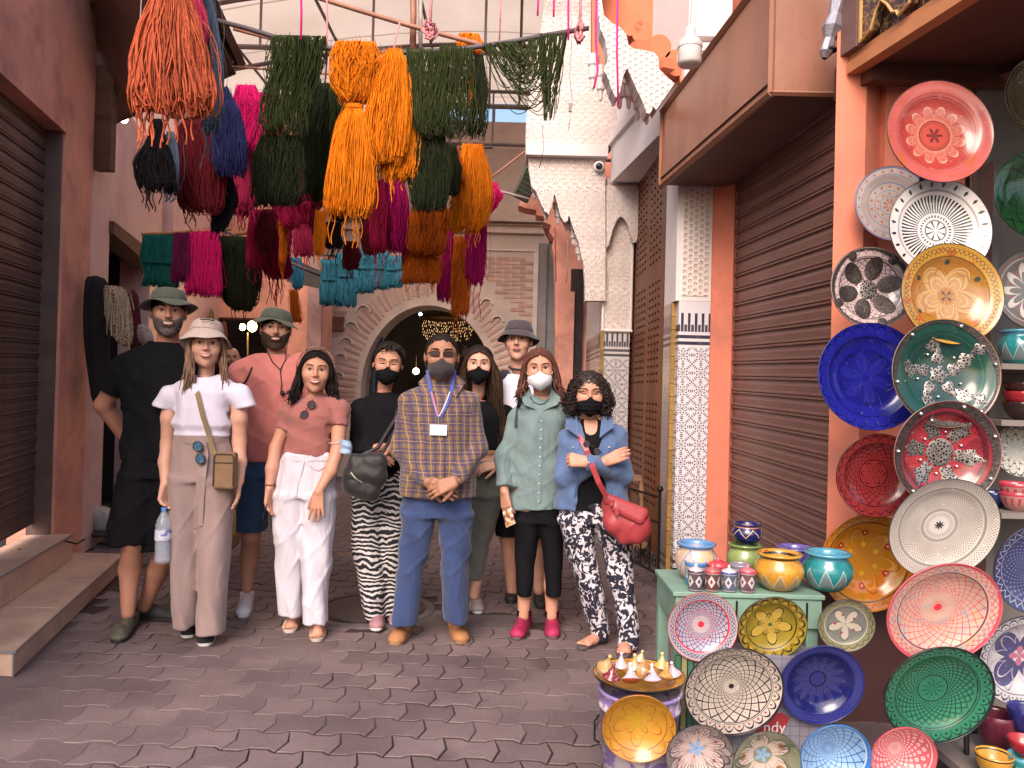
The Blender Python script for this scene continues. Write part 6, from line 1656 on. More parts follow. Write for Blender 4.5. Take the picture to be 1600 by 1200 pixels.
lo_=bpy.data.objects.new('lamp_light',ld);COL.objects.link(lo_);lo_.location=P(388,512,9.05);lo_.parent=wl;lo_.matrix_parent_inverse=Matrix.Translation(-wl.location)
ch=thing('bead_chandelier','gilded lamp of many glowing strings of beads inside the arch','chandelier',P(698,515,14.5))
CB=emit_mat('glowing_bead',(1.0,0.60,0.26),0.75)
mb=MB()
for r_ in range(9):
 for k in range(26):
  x=660+k*3.1+(r_%2)*1.5;y=500+r_*4.6+5*math.sin(k*0.12*3.14/3)
  if(x-698)**2/44**2+(y-512)**2/26**2>1 or random.random()<0.1:continue
  c=P(x+random.gauss(0,0.5),y+random.gauss(0,0.8),14.5+0.3*math.cos(k*0.3));hh_=random.uniform(0.010,0.020);mb.box(c-Vector((0.004,0.004,hh_)),c+Vector((0.004,0.004,hh_)))
mb.build('beads',CB,ch)['kind']='stuff'
mb=MB();mb.lathe([(0.05,0.14),(0.5,0.06),(0.52,0.03),(0.5,0.0)],P(698,500,14.5),24);mb.build('frame',M('brass_socket',(0.3,0.2,0.08),0.4,metal=0.7),ch)
mb=MB();mb.tube([P(698,492,14.5),P(698,455,14.5)],0.01,5);mb.build('chain',BLACKM,ch)
for(x,y,lab,s)in((650,580,'warm glowing lamp deep in the passage behind the guide',0.07),(645,487,'cool white ceiling lamp inside the top of the arch, left',0.035),(657,491,'cool white ceiling lamp inside the top of the arch, right',0.035)):
 c=P(x,y,16.0)
 th_=thing('passage_lamp',lab,'lamp',c)
 mb=MB();mb.ball(c,s,7);mb.build('globe',emit_mat('passage_glow'+str(x),(1,0.7,0.4)if y>500 else(0.85,0.92,1),7),th_,True)
 mb=MB();mb.tube([c+Vector((0,0,s)),c+Vector((0,0,s+0.25))],0.01,5);mb.build('stem',BLACKM,th_)
ld=bpy.data.lights.new('passage_light','POINT');ld.energy=25;ld.color=(1,0.7,0.4);ld.shadow_soft_size=0.1
lo_=bpy.data.objects.new('passage_light',ld);COL.objects.link(lo_);lo_.location=P(650,575,15.6)
for(x,y,w,h,cc,lab)in((712,545,10,34,(0.06,0.02,0.015),'dark leather handbag hanging inside the arch, left one'),(728,548,11,36,(0.05,0.018,0.012),'dark leather handbag hanging inside the arch, right one')):
 c=P(x,y,13.4);th_=thing('hanging_bag',lab,'handbag',c);s=13.4/1200
 mb=MB();mb.box(c-Vector((w*s*0.7,0.05,h*s*0.3)),c+Vector((w*s*0.7,0.05,h*s*0.3)),taper=0.75);bevel(mb.build('body',M('dark_leather',cc,0.4),th_),0.03,2)
 mb=MB();mb.tube([c+Vector((w*s*0.6*math.cos(t),0,h*s*(0.28+0.6*math.sin(t))))for t in np.linspace(0,math.pi,9)],0.01,5);mb.build('handle',BLACKM,th_)
for(x,cc,lab,w)in((806-28,(0.10,0.11,0.16),'grey blue cloth hanging inside the right side of the arch',9),(588,(0.06,0.08,0.12),'dark blue cloth hanging at the left side of the arch',8)):
 c=P(x,560,12.4);th_=None
 mb=MB();s=12.4/1200
 mb.grid(lambda u,v:(c.x+(u-0.5)*w*s*2,c.y+0.04*math.sin(u*14),c.z+0.4-v*1.3),16,6)
 o=mb.build('hanging_cloth',M('cloth_'+('a' if x<700 else 'b'),cc,0.9),None,True,c);o.modifiers.new('s','SOLIDIFY').thickness=0.01
 tag(o,lab,'cloth')
def garment(levels,Y,col,label,cat,name,amp=0.02,thick=0.10):
 cs=[P(x,y,Y)for x,y,h in levels];hs=[h*Y/1200 for _,_,h in levels]
 mb=MB();N=28;ph=random.uniform(0,6)
 for i,c in enumerate(cs):
  for j in range(N):
   a=2*math.pi*j/N
   f=1+0.10*math.sin(a*5+ph+i*0.4)+0.06*math.sin(a*9+i)
   mb.v.append((c.x+hs[i]*f*math.cos(a),c.y+thick*f*math.sin(a),c.z+random.gauss(0,0.004)))
 for i in range(len(cs)-1):
  for j in range(N):
   mb.f.append((i*N+j,(i+1)*N+j,(i+1)*N+(j+1)%N,i*N+(j+1)%N));mb.mi.append(0)
 mb.f.append(tuple(range(N)));mb.mi.append(0);mb.f.append(tuple((len(cs)-1)*N+j for j in range(N))[::-1]);mb.mi.append(0)
 o=mb.build(name,col,None,True,cs[0]);sd=o.modifiers.new('s','SUBSURF');sd.levels=1;sd.render_levels=1
 return tag(o,label,cat)
BC=M('black_cloth',(0.012,0.010,0.012),0.9,0.4,6,60,0.5)
garment([(150,430,12),(152,450,17),(150,500,18),(152,545,16),(158,600,13),(160,640,10)],5.95,BC,'black clothes hanging against the left pillar beside the shop door','clothes','hanging_clothes')
garment([(208,450,8),(210,500,10),(214,560,9)],6.3,M('wine_cloth',(0.09,0.008,0.02),0.9,0.4),'wine red scarf hanging behind the cream crocheted bag','scarf','hanging_scarf',thick=0.05)
crm,t,b=new_mat('crochet_cotton')
v=coords(t,'Object');vo=t.nodes.new('ShaderNodeTexVoronoi');vo.inputs['Scale'].default_value=48;vo.feature='DISTANCE_TO_EDGE';t.links.new(v,vo.inputs['Vector'])
c=mixc(t,E(t,vo.outputs['Distance']).gt(0.16),(0.50,0.37,0.26),(0.22,0.13,0.09));t.links.new(c,b.inputs['Base Color']);b.inputs['Roughness'].default_value=0.95
bump(t,b,E(t,vo.outputs['Distance'])*-1.0,1.0,0.02)
bag=garment([(174,446,8),(180,452,17),(184,480,19),(188,510,20),(194,530,14),(196,542,5)],5.75,crm,'cream crocheted fringed bag hanging left of the man in black','bag','crochet_bag',thick=0.07)
k=30
q=np.linspace(0,1,10)[None,:]
xx=rng.uniform(166,204,k)[:,None]+rng.normal(0,3,(k,1))*q;yy=rng.uniform(446,500,k)[:,None]+q*rng.uniform(25,55,(k,1))
pp_=np.array([[tuple(P(float(xx[i,j]),float(yy[i,j]),5.66))for j in range(10)]for i in range(k)])
V,F=strands(pp_,np.full(k,0.004));fo=bpy.data.objects.new('fringe',np_mesh('fringe',V-np.array(bag.location),F,YM['cream']));COL.objects.link(fo);fo.parent=bag
garment([(222,505,6),(226,520,12),(229,540,14)],6.3,M('patterned_wool',(0.40,0.33,0.32),0.9,0.5,60),'grey white knitted item beside the neck of the man in black','knitwear','knitted_item',thick=0.05)
sk=garment([(150,790,10),(156,800,20),(160,815,24),(160,832,22)],6.6,M('grey_plastic_bag',(0.30,0.28,0.28),0.5),'crumpled grey plastic bag on a crate in the left doorway','bag','plastic_bag')
crt=thing('storage_crate','dark storage crate in the left doorway below the plastic bag','crate',P(160,850,6.6))
mb=MB();c=P(158,850,6.6);mb.box((c.x-0.2,6.45,0.12),(c.x+0.25,6.8,P(158,834,6.6).z));bevel(mb.build('body',M('dark_plastic',(0.035,0.035,0.038),0.5),crt),0.01)
garment([(363,790,6),(364,800,12),(362,835,13),(361,860,8)],6.0,M('straw',(0.36,0.24,0.11),0.9,0.4,30,80,0.9),'straw coloured basket standing behind the woman in the hat','basket','straw_basket')
garment([(372,780,8),(370,790,8),(370,796,7)],6.05,M('red_cloth',(0.30,0.01,0.01),0.9),'small red cloth lying on the straw basket','cloth','red_cloth')
ws=garment([(541,864,15),(540,872,21),(537,888,23),(536,899,20)],6.45,M('woven_sack',(0.24,0.17,0.14),0.9,0.3,40,90,0.9,dirt=(0.15,0.1,0.09)),'small beige woven sack on the paving behind the women','sack','woven_sack')
for i,(x,y0_,y1_,w,cc,lab)in enumerate(((315,500,560,6,(0.10,0.07,0.03),'dim brown bag hanging in the back left shop, leftmost'),(330,480,540,5,(0.16,0.10,0.03),'yellowish bag hanging in the back left shop'),(350,500,545,6,(0.12,0.03,0.03),'reddish strap bundle in the back left shop'),(412,485,530,5,(0.2,0.10,0.03),'orange brown belt bundle beside the glowing lamp'),(425,540,600,8,(0.05,0.06,0.05),'dark green bag low in the back left shop'))):
 garment([(x,y0_,w*0.6),(x,(y0_+y1_)/2,w),(x,y1_,w*0.7)],9.9,M('stock'+'abcde'[i],cc,0.8),lab,'bag','hanging_bag',thick=0.05)
 # -- PEOPLE
class Field:
 """signed distance on a non-uniform grid, surface by vectorised surface nets"""
 def __init__(s,lo,hi,step,fine=()):
  """fine: list of (lo3, hi3, step) regions that get denser grid lines"""
  s.ax=[]
  for a in range(3):
   pts=[];x=lo[a]
   while x<hi[a]:
    st=step
    for fl,fh,fs in fine:
     if fl[a]<=x<=fh[a]:st=min(st,fs)
    pts.append(x);x+=st
   pts.append(x);s.ax.append(np.array(pts,dtype=np.float32))
  s.d=np.full([len(a)for a in s.ax],1.0,dtype=np.float32)
 def win(s,lo,hi,pad):
  sl=[]
  for a in range(3):
   i0=max(0,int(np.searchsorted(s.ax[a],lo[a]-pad))-1);i1=min(len(s.ax[a]),int(np.searchsorted(s.ax[a],hi[a]+pad))+1)
   sl.append(slice(i0,max(i1,i0)))
  x=s.ax[0][sl[0]][:,None,None];y=s.ax[1][sl[1]][None,:,None];z=s.ax[2][sl[2]][None,None,:]
  return tuple(sl),x,y,z
 def put(s,sl,v,k,mode='add'):
  o=s.d[sl]
  if o.size==0:return
  if mode=='add':
   if k>0:
    h=np.maximum(k-np.abs(o-v),0)/k
    s.d[sl]=np.minimum(o,v)-h*h*k*0.25
   else:s.d[sl]=np.minimum(o,v)
  else:
   v=-v
   if k>0:
    h=np.maximum(k-np.abs(o-v),0)/k
    s.d[sl]=np.maximum(o,v)+h*h*k*0.25
   else:s.d[sl]=np.maximum(o,v)
 def cone(s,a,b,ra,rb,k=0.02,mode='add',flat=None):
  """flat = (axis vector, factor>1): squeeze along that axis"""
  a,b=np.array(a,float),np.array(b,float);r=max(ra,rb)
  sl,x,y,z=s.win(np.minimum(a,b)-r,np.maximum(a,b)+r,k+0.03)
  ba=b-a;L2=float(ba@ba)+1e-9
  px,py,pz=x-a[0],y-a[1],z-a[2]
  t=np.clip((px*ba[0]+py*ba[1]+pz*ba[2])/L2,0,1)
  dx,dy,dz=px-ba[0]*t,py-ba[1]*t,pz-ba[2]*t
  if flat is not None:
   n,f=np.array(flat[0],float),flat[1];n=n/np.linalg.norm(n)
   q=dx*n[0]+dy*n[1]+dz*n[2]
   d2=dx*dx+dy*dy+dz*dz+q*q*(f*f-1)
  else:d2=dx*dx+dy*dy+dz*dz
  s.put(sl,(np.sqrt(d2)-(ra+(rb-ra)*t)).astype(np.float32),k,mode)
 def ell(s,c,r,M3=None,k=0.02,mode='add'):
  c=np.array(c,float);r=np.array(r,float);R_=r.max()
  sl,x,y,z=s.win(c-R_,c+R_,k+0.03)
  px,py,pz=x-c[0],y-c[1],z-c[2]
  if M3 is not None:
   M3=np.array(M3)
   qx=px*M3[0,0]+py*M3[1,0]+pz*M3[2,0]
   qy=px*M3[0,1]+py*M3[1,1]+pz*M3[2,1]
   qz=px*M3[0,2]+py*M3[1,2]+pz*M3[2,2]
  else:qx,qy,qz=px+0*py+0*pz,py+0*px+0*pz,pz+0*px+0*py
  k0=np.sqrt((qx/r[0])**2+(qy/r[1])**2+(qz/r[2])**2)
  k1=np.sqrt((qx/r[0]**2)**2+(qy/r[1]**2)**2+(qz/r[2]**2)**2)+1e-6
  s.put(sl,(k0*(k0-1.0)/k1).astype(np.float32),k,mode)
 def loft(s,rows,yaw=0.0,k=0.03,mode='add',p=2.3):
  """rows: (z, cx, cy, halfwidth, halfdepth) from low to high; superellipse sections"""
  rows=sorted(rows);A=np.array(rows,float)
  R_=A[:,3].max()+0.02
  lo=[A[:,1].min()-R_,A[:,2].min()-R_,A[0,0]];hi=[A[:,1].max()+R_,A[:,2].max()+R_,A[-1,0]]
  sl,x,y,z=s.win(np.array(lo),np.array(hi),k+0.03)
  zz=z[0,0]
  I=lambda i:np.interp(zz,A[:,0],A[:,i])[None,None,:]
  ca,sa=math.cos(yaw),math.sin(yaw)
  dx,dy=x-I(1),y-I(2)
  u=dx*ca+dy*sa;v=-dx*sa+dy*ca
  w,dp=I(3),I(4)
  q=(np.abs(u/w)**p+np.abs(v/dp)**p)**(1/p)
  d=(q-1)*np.minimum(w,dp)*(0.6+0.4)
  dz=np.maximum(A[0,0]-z,z-A[-1,0])
  d=np.where(dz>0,np.sqrt(np.maximum(d,0)**2+dz**2),np.maximum(d,dz))
  s.put(sl,d.astype(np.float32),k,mode)
 def cut(s,n,o):
  """keep the side where n.(p-o) < 0"""
  x,y,z=s.ax[0][:,None,None],s.ax[1][None,:,None],s.ax[2][None,None,:]
  n=np.array(n,float);n/=np.linalg.norm(n)
  s.d=np.maximum(s.d,((x-o[0])*n[0]+(y-o[1])*n[1]+(z-o[2])*n[2]).astype(np.float32))
 def ripple(s,amp,fx=9.0,fz=5.0,ph=0.0):
  x,y,z=s.ax[0][:,None,None],s.ax[1][None,:,None],s.ax[2][None,None,:]
  cr1=1-np.abs(np.sin(x*fx*1.3+z*fz*2.2+1.5*np.sin(z*5+y*9+ph)))
  cr2=1-np.abs(np.sin(x*fx*1.9-z*fz*2.6+1.8*np.sin(z*6.5-y*7+ph*3)))
  s.d=s.d-(amp*0.85*(cr1**4+cr2**5)).astype(np.float32)
  s.d=s.d+(amp*(np.sin(x*fx*3+ph+2.2*np.sin(z*fz*1.7+ph))*np.sin(z*fz*3+1.7*np.sin(x*fx+y*8+ph*2))+0.5*np.sin(x*fx*7+z*fz*6+2*np.sin(z*9+y*12)))).astype(np.float32)
 def mesh(s):
  d=s.d;sh=d.shape
  neg=d<0
  c=neg[:-1,:-1,:-1].astype(np.int8)
  tot=np.zeros([n-1 for n in sh],np.int8)
  for i in(0,1):
   for j in(0,1):
    for k in(0,1):tot+=neg[i:sh[0]-1+i,j:sh[1]-1+j,k:sh[2]-1+k]
  act=np.argwhere((tot>0)&(tot<8))
  if len(act)==0:return np.zeros((0,3)),np.zeros((0,4),int)
  idx=-np.ones([n-1 for n in sh],np.int64);idx[act[:,0],act[:,1],act[:,2]]=np.arange(len(act))
  acc=np.zeros((len(act),3));cnt=np.zeros(len(act))
  cor=[(i,j,k)for i in(0,1)for j in(0,1)for k in(0,1)]
  val={q:d[act[:,0]+q[0],act[:,1]+q[1],act[:,2]+q[2]]for q in cor}
  for q in cor:
   for a in range(3):
    if q[a]==0:
     q2=list(q);q2[a]=1;q2=tuple(q2)
     v0,v1=val[q],val[q2];m=(v0<0)!=(v1<0)
     t=np.where(m,v0/np.where(m,v0-v1,1),0)
     p=np.zeros((len(act),3));p[:]=q;p[:,a]=t
     acc+=np.where(m[:,None],p,0);cnt+=m
  loc=act+acc/cnt[:,None]
  V=np.stack([np.interp(loc[:,a],np.arange(sh[a]),s.ax[a])for a in range(3)],1)
  F=[]
  for a in range(3):
   b,c_=(a+1)%3,(a+2)%3
   s0=[slice(None)]*3;s1=[slice(None)]*3
   s0[a]=slice(0,-1);s1[a]=slice(1,None)
   e=neg[tuple(s0)]!=neg[tuple(s1)]
   e_=np.argwhere(e)
   ok=(e_[:,b]>0)&(e_[:,c_]>0)&(e_[:,b]<sh[b]-1)&(e_[:,c_]<sh[c_]-1)
   e_=e_[ok]
   sgn=neg[e_[:,0],e_[:,1],e_[:,2]]
   def at(db,dc):
    q=e_.copy();q[:,b]-=db;q[:,c_]-=dc;return idx[q[:,0],q[:,1],q[:,2]]
   f=np.stack([at(1,1),at(0,1),at(0,0),at(1,0)],1)
   f[~sgn]=f[~sgn][:,::-1]
   F.append(f)
  F=np.concatenate(F);F=F[(F>=0).all(1)]
  return V,F
def to_obj(name,V,F,mat,parent,smooth=1):
 me=np_mesh(name,V,F,mat)
 o=link(name,me,parent)
 return o
SKIN={}
def skin(name,col):
 if name in SKIN:return SKIN[name]
 m,t,b=new_mat('skin_'+name)
 v=coords(t,'Object');n1=noise_tex(t,v,9,4);n2=noise_tex(t,v,120,3)
 c=ramp(t,n1*0.7+n2*0.3,[(0.3,tuple(k*0.86 for k in col)),(0.7,tuple(min(1,k*1.10)for k in col))])
 t.links.new(c,b.inputs['Base Color']);b.inputs['Roughness'].default_value=0.5
 b.inputs['Subsurface Weight'].default_value=0.12;b.inputs['Subsurface Radius'].default_value=(0.02,0.008,0.004);b.inputs['Subsurface Scale'].default_value=0.5
 b.inputs['Specular IOR Level'].default_value=0.35
 bump(t,b,n2,0.12,0.0015)
 SKIN[name]=m;return m
def cloth(name,col,var=0.18,weave=300,bst=0.25,rough=0.9,fold=0.35,sheen=0.2,spec=0.2):
 """woven cloth with soft crumple relief"""
 if name in _mc:return _mc[name]
 m,t,b=new_mat(name)
 v=coords(t,'Object');vs=coords(t,'Object',(1.0,1.0,0.45))
 n1=noise_tex(t,vs,7,4,0.5,0.8);n2=noise_tex(t,v,weave,2)
 c=ramp(t,n1*0.6+n2*0.4,[(0.3,tuple(k*(1-var)for k in col)),(0.7,tuple(min(1,k*(1+var))for k in col))])
 t.links.new(c,b.inputs['Base Color']);b.inputs['Roughness'].default_value=rough
 b.inputs['Specular IOR Level'].default_value=0.2 if max(col)>0.02 else 0.08;b.inputs['Sheen Weight'].default_value=sheen
 bump(t,b,n1*1.0+n2*0.04,fold,0.05)
 _mc[name]=m;return m
EYEW,t,b=new_mat('eye')
v=coords(t,'Object');sp=t.nodes.new('ShaderNodeSeparateXYZ');t.links.new(v,sp.inputs[0])
X_,Z_=E(t,sp.outputs[0]),E(t,sp.outputs[2]);r=(X_*X_+Z_*Z_).sqrt()
c=mixc(t,r.lt(0.0066),(0.66,0.60,0.58),(0.055,0.025,0.012));c=mixc(t,r.lt(0.003),c,(0.005,0.004,0.004))
t.links.new(c,b.inputs['Base Color']);b.inputs['Roughness'].default_value=0.12
DARKHAIR=M('near_black_hair',(0.011,0.007,0.006),0.6,0.5,90,160,0.6,sc=(1,1,0.12),spec=0.2)
BROWNHAIR=M('dark_brown_hair',(0.040,0.019,0.012),0.6,0.5,90,160,0.6,sc=(1,1,0.12),spec=0.2)
AUBURN=M('reddish_brown_hair',(0.10,0.034,0.022),0.5,0.4,90,160,0.6,sc=(1,1,0.12))
LIGHTBR=M('light_brown_hair',(0.20,0.11,0.07),0.5,0.5,90,160,0.6,sc=(1,1,0.12))
BEARD=M('dark_beard',(0.060,0.032,0.023),0.85,0.7,200,300,0.9)
BEARDG=M('greying_beard',(0.11,0.085,0.078),0.85,0.8,60,300,0.9)
LIP=M('lip',(0.36,0.10,0.09),0.55,0.1,spec=0.25);TEETH=M('teeth',(0.66,0.60,0.56),0.25,0.05,spec=0.5);MOUTHD=M('mouth_line',(0.12,0.03,0.03),0.6)
def smin(a,b,k):
 h=np.maximum(k-np.abs(a-b),0)/k
 return np.minimum(a,b)-h*h*k*0.25
def ellf(x,y,z,c,r):
 px,py,pz=x-c[0],y-c[1],z-c[2]
 k0=np.sqrt((px/r[0])**2+(py/r[1])**2+(pz/r[2])**2)
 k1=np.sqrt((px/r[0]**2)**2+(py/r[1]**2)**2+(pz/r[2]**2)**2)+1e-6
 return k0*(k0-1.0)/k1
def conef(x,y,z,a,b,ra,rb):
 ba=np.array(b,float)-np.array(a,float);L2=float(ba@ba)+1e-9
 t=np.clip(((x-a[0])*ba[0]+(y-a[1])*ba[1]+(z-a[2])*ba[2])/L2,0,1)
 return np.sqrt((x-a[0]-ba[0]*t)**2+(y-a[1]-ba[1]*t)**2+(z-a[2]-ba[2]*t)**2)-(ra+(rb-ra)*t)
def head_f(x,y,z,g,ears=True):
 """head in its own frame: face toward -y, centre between crown and chin. g: +1 man, -1 woman"""
 m=1.0 if g>0 else 0.0
 d=ellf(x,y,z,(0,0.014,0.028),(0.076,0.093,0.087))
 d=smin(d,ellf(x,y,z,(0,-0.026,-0.012),(0.064,0.062,0.083)),0.03)
 d=smin(d,ellf(x,y,z,(0,-0.020,-0.060),(0.049+0.006*m,0.055,0.042+0.004*m)),0.025)
 d=smin(d,ellf(x,y,z,(0,-0.060,-0.087-0.005*m),(0.020+0.006*m,0.019,0.019)),0.022)
 ax=np.abs(x)
 d=smin(d,ellf(ax,y,z,(0.040,-0.060,-0.018),(0.024,0.022,0.024)),0.022)
 d=smin(d,conef(ax,y,z,(0.0,-0.086,0.034),(0.040,-0.072,0.036),0.009+0.002*m,0.009),0.014)
 s_=ellf(ax,y,z,(0.031,-0.101,0.013),(0.020,0.019,0.014));k=0.012
 h=np.maximum(k-np.abs(d+s_),0)/k;d=np.maximum(d,-s_)+h*h*k*0.25
 d=smin(d,conef(x,y,z,(0,-0.088,0.026),(0,-0.1045-0.003*m,-0.015),0.006,0.0090+0.002*m),0.010)
 d=smin(d,ellf(ax,y,z,(0.0100,-0.096,-0.020),(0.0070,0.009,0.0058)),0.006)
 d=smin(d,ellf(x,y,z,(0,-0.090,-0.050),(0.024,0.011,0.012)),0.012)
 if ears:
  d=smin(d,ellf(ax,y,z,(0.079,0.012,0.002),(0.009,0.019,0.030)),0.008)
 return d
class Person:
 def __init__(s,label,Y,g,skin_mat,head,chin_px=None,hyaw=None,htilt=0.0,hroll=0.0,hs=1.0,name='person',cat='person'):
  s.Y,s.g,s.skin,s.hs=Y,g,skin_mat,hs
  s.hc=P(head[0],head[1],Y-0.02)
  s.t=thing(name,label,cat,(s.hc.x,Y,0))
  face=math.atan2(s.hc.x,s.hc.y)if hyaw is None else hyaw
  s.HM=Matrix.Translation(s.hc)@Matrix.Rotation(-face,4,'Z')@Matrix.Rotation(hroll,4,'Y')@Matrix.Rotation(htilt,4,'X')@Matrix.Scale(hs,4)
  s.cones,s.hands,s.lofts,s.L=[],[],[],(0,0,1)
 def lift(s,py):return py-s.L[0]*max(0,min(1,(s.L[2]-py)/(s.L[2]-s.L[1])))
 def J(s,px,py,dy=0.0):return P(px,s.lift(py),s.Y+dy)
 def row(s,py,xl,xr,dp,dy=0.0):
  py=s.lift(py);a,b=P(xl,py,s.Y+dy),P(xr,py,s.Y+dy)
  return((a.z+b.z)/2,(a.x+b.x)/2,s.Y+dy,(b.x-a.x)/2,dp)
 def torso(s,rows,f=0.9):s.lofts.append([(z,cx,cy,w*f,dp*f)for z,cx,cy,w,dp in rows])
 def limb(s,pts,rs,k=0.02):
  for i in range(len(pts)-1):s.cones.append((pts[i],pts[i+1],rs[i],rs[i+1],k))
 def hand(s,wrist,dirv,palm,curl=0.5,thumb=1,size=1.0,spread=0.05,thumb_out=0.6,curls=None):
  """dirv: towards fingers, palm: direction the palm faces, thumb: +1/-1 side along dirv x palm"""
  d=Vector(dirv).normalized();pn=Vector(palm);pn=(pn-d*pn.dot(d)).normalized();sd=d.cross(pn)*thumb
  wrist=Vector(wrist)
  hb=[]
  L=0.088*size
  for k in range(4):
   o=(1.5-k)*0.0185*size
   kn=wrist+d*L*(1.0,1.03,1.0,0.93)[k]+sd*o
   hb.append(('c',wrist+d*0.012+sd*o*0.6,kn,0.0145*size,0.0115*size,0.010))
   ang=(1.5-k)*spread;fl=(0.070,0.078,0.073,0.058)[k]*size
   fd=(d*math.cos(ang)+sd*math.sin(ang)).normalized();p=kn
   cu=curl if curls is None else curls[k]
   for j,(sg,rr)in enumerate(((0.44,0.0095),(0.31,0.0085),(0.25,0.0075))):
    a=cu*(0.55,0.9,0.6)[j]
    fd=(fd*math.cos(a)+pn*math.sin(a)).normalized()
    ax=fd.cross(pn)
    pn2=pn
    q=p+fd*fl*sg
    hb.append(('f',p,q,rr*size,rr*size*0.92,0.003));p=q
    pn_=(pn*math.cos(a)-fd*math.sin(a))
  tb0=wrist+d*0.018*size+sd*0.018*size+pn*0.006
  td=(d*(1-thumb_out*0.4)+sd*thumb_out+pn*0.35).normalized()
  t1=tb0+td*0.040*size;td2=(td+d*0.5+pn*0.15*curl).normalized();t2=t1+td2*0.030*size;td3=(td2+d*0.3+pn*0.3*curl).normalized();t3=t2+td3*0.025*size
  hb+=[('c',tb0,t1,0.014*size,0.011*size,0.010),('f',t1,t2,0.0105*size,0.0095*size,0.003),('f',t2,t3,0.0095*size,0.008*size,0.003)]
  s.hands.append((wrist,hb))
  return wrist+d*0.07*size+pn*0.02
 def body(s,coarse=0.0095,extra=()):
  lo=Vector((1e9,)*3);hi=Vector((-1e9,)*3)
  def inc(p,r):
   for a in range(3):lo[a]=min(lo[a],p[a]-r);hi[a]=max(hi[a],p[a]+r)
  for a,b,ra,rb,k in s.cones:inc(a,ra+0.02);inc(b,rb+0.02)
  inc(s.hc,0.15)
  fine=[(s.hc-Vector((0.095,0.13,0.14)),s.hc+Vector((0.095,0.12,0.13)),0.0048)]
  for w,hb in s.hands:
   for q in hb:inc(q[1],0.03);inc(q[2],0.03)
   pts=[q[i]for q in hb for i in(1,2)]
   fl=Vector([min(p[a]for p in pts)-0.015 for a in range(3)]);fh=Vector([max(p[a]for p in pts)+0.015 for a in range(3)])
   fine.append((fl,fh,0.0048))
  for rows in s.lofts:
   for z,cx,cy,w,dp in rows:inc(Vector((cx,cy,z)),w+0.03)
  f=Field(lo,hi,coarse,fine)
  for rows,yaw in[(r,0.0)for r in s.lofts]:f.loft(rows,yaw,0.02)
  for a,b,ra,rb,k in s.cones:f.cone(a,b,ra,rb,k)
  for w,hb in s.hands:
   for q in hb:f.cone(q[1],q[2],q[3],q[4],q[5])
  inv=np.array(s.HM.inverted());c=s.hc
  sl,x,y,z=f.win(np.array(c)-0.13,np.array(c)+0.13,0.02)
  lx=inv[0,0]*x+inv[0,1]*y+inv[0,2]*z+inv[0,3]
  ly=inv[1,0]*x+inv[1,1]*y+inv[1,2]*z+inv[1,3]
  lz_=inv[2,0]*x+inv[2,1]*y+inv[2,2]*z+inv[2,3]
  f.put(sl,(head_f(lx,ly,lz_,s.g)*s.hs).astype(np.float32),0.012)
  V,F=f.mesh()
  s.bodyobj=to_obj('body',V,F,s.skin,s.t)
  return s.bodyobj
 def local(s,name,fn,lo,hi,step,mat,parent=None):
  f=Field(lo,hi,step)
  x,y,z=f.ax[0][:,None,None],f.ax[1][None,:,None],f.ax[2][None,None,:]
  f.d=(fn(x,y,z)+0*x+0*y+0*z).astype(np.float32)
  V,F=f.mesh()
  M4=np.array(s.HM);V=V@M4[:3,:3].T+M4[:3,3]
  return to_obj(name,V,F,mat,parent or s.t)
 def surf(s,x,z):
  ys=np.linspace(-0.14,0.0,281);d=head_f(np.full_like(ys,x),ys,np.full_like(ys,z),s.g,False)
  i=int(np.argmax(d<0));return ys[i]if d[i]<0 else-0.05
 def patch(s,name,pts2,w,mat,lift=0.0012,thick=None):
  """a ribbon on the face following (x,z) points; w = half heights"""
  mb=MB();n=len(pts2);ws=w if hasattr(w,'__len__')else[w]*n
  for(x,z),h in zip(pts2,ws):
   for q in(-1,-0.4,0.4,1):
    yy=s.surf(x,z+q*h)-lift-(0.0016 if abs(q)<0.5 else 0)
    mb.v.append(tuple(s.HM@Vector((x,yy,z+q*h))))
  for i in range(n-1):
   for j in range(3):mb.f.append((i*4+j,(i+1)*4+j,(i+1)*4+j+1,i*4+j+1));mb.mi.append(0)
  return mb.build(name,mat,s.t,True)
 def eyes(s,brow=DARKHAIR,closed=False,browz=0.036,browh=0.0032,gaze=0.0):
  for sx in(-1,1):
   if not closed:
    mb=MB();mb.ball((0,0,0),0.0130,8)
    me=mb.mesh('eye',EYEW,True);o=bpy.data.objects.new('eye',me);COL.objects.link(o);o.parent=s.t
    yy=s.surf(0.031,0.013)
    o.matrix_parent_inverse=Matrix.Translation(-s.t.location);o.matrix_basis=s.HM@Matrix.Translation((0.031*sx,yy+0.0094,0.013))
    s.patch('eyelid',[(sx*x,0.0195-(abs(x-0.031)**2)*26)for x in(0.018,0.0225,0.027,0.031,0.035,0.0395,0.044)],[0.0012,0.002,0.0026,0.003,0.0026,0.002,0.0012],DARKHAIR,0.0030)
   else:
    s.patch('eyelid',[(sx*x,0.010+(abs(x-0.031)**2)*14)for x in(0.018,0.0225,0.027,0.031,0.035,0.0395,0.044)],0.0022,DARKHAIR,0.0026)
   s.patch('eyebrow',[(sx*x,browz-0.002+0.005*math.sin((x-0.012)/0.038*2.4))for x in(0.012,0.018,0.025,0.032,0.039,0.047,0.052)],[browh*f for f in(0.8,1,1.1,1,0.9,0.6,0.3)],brow,0.0028)
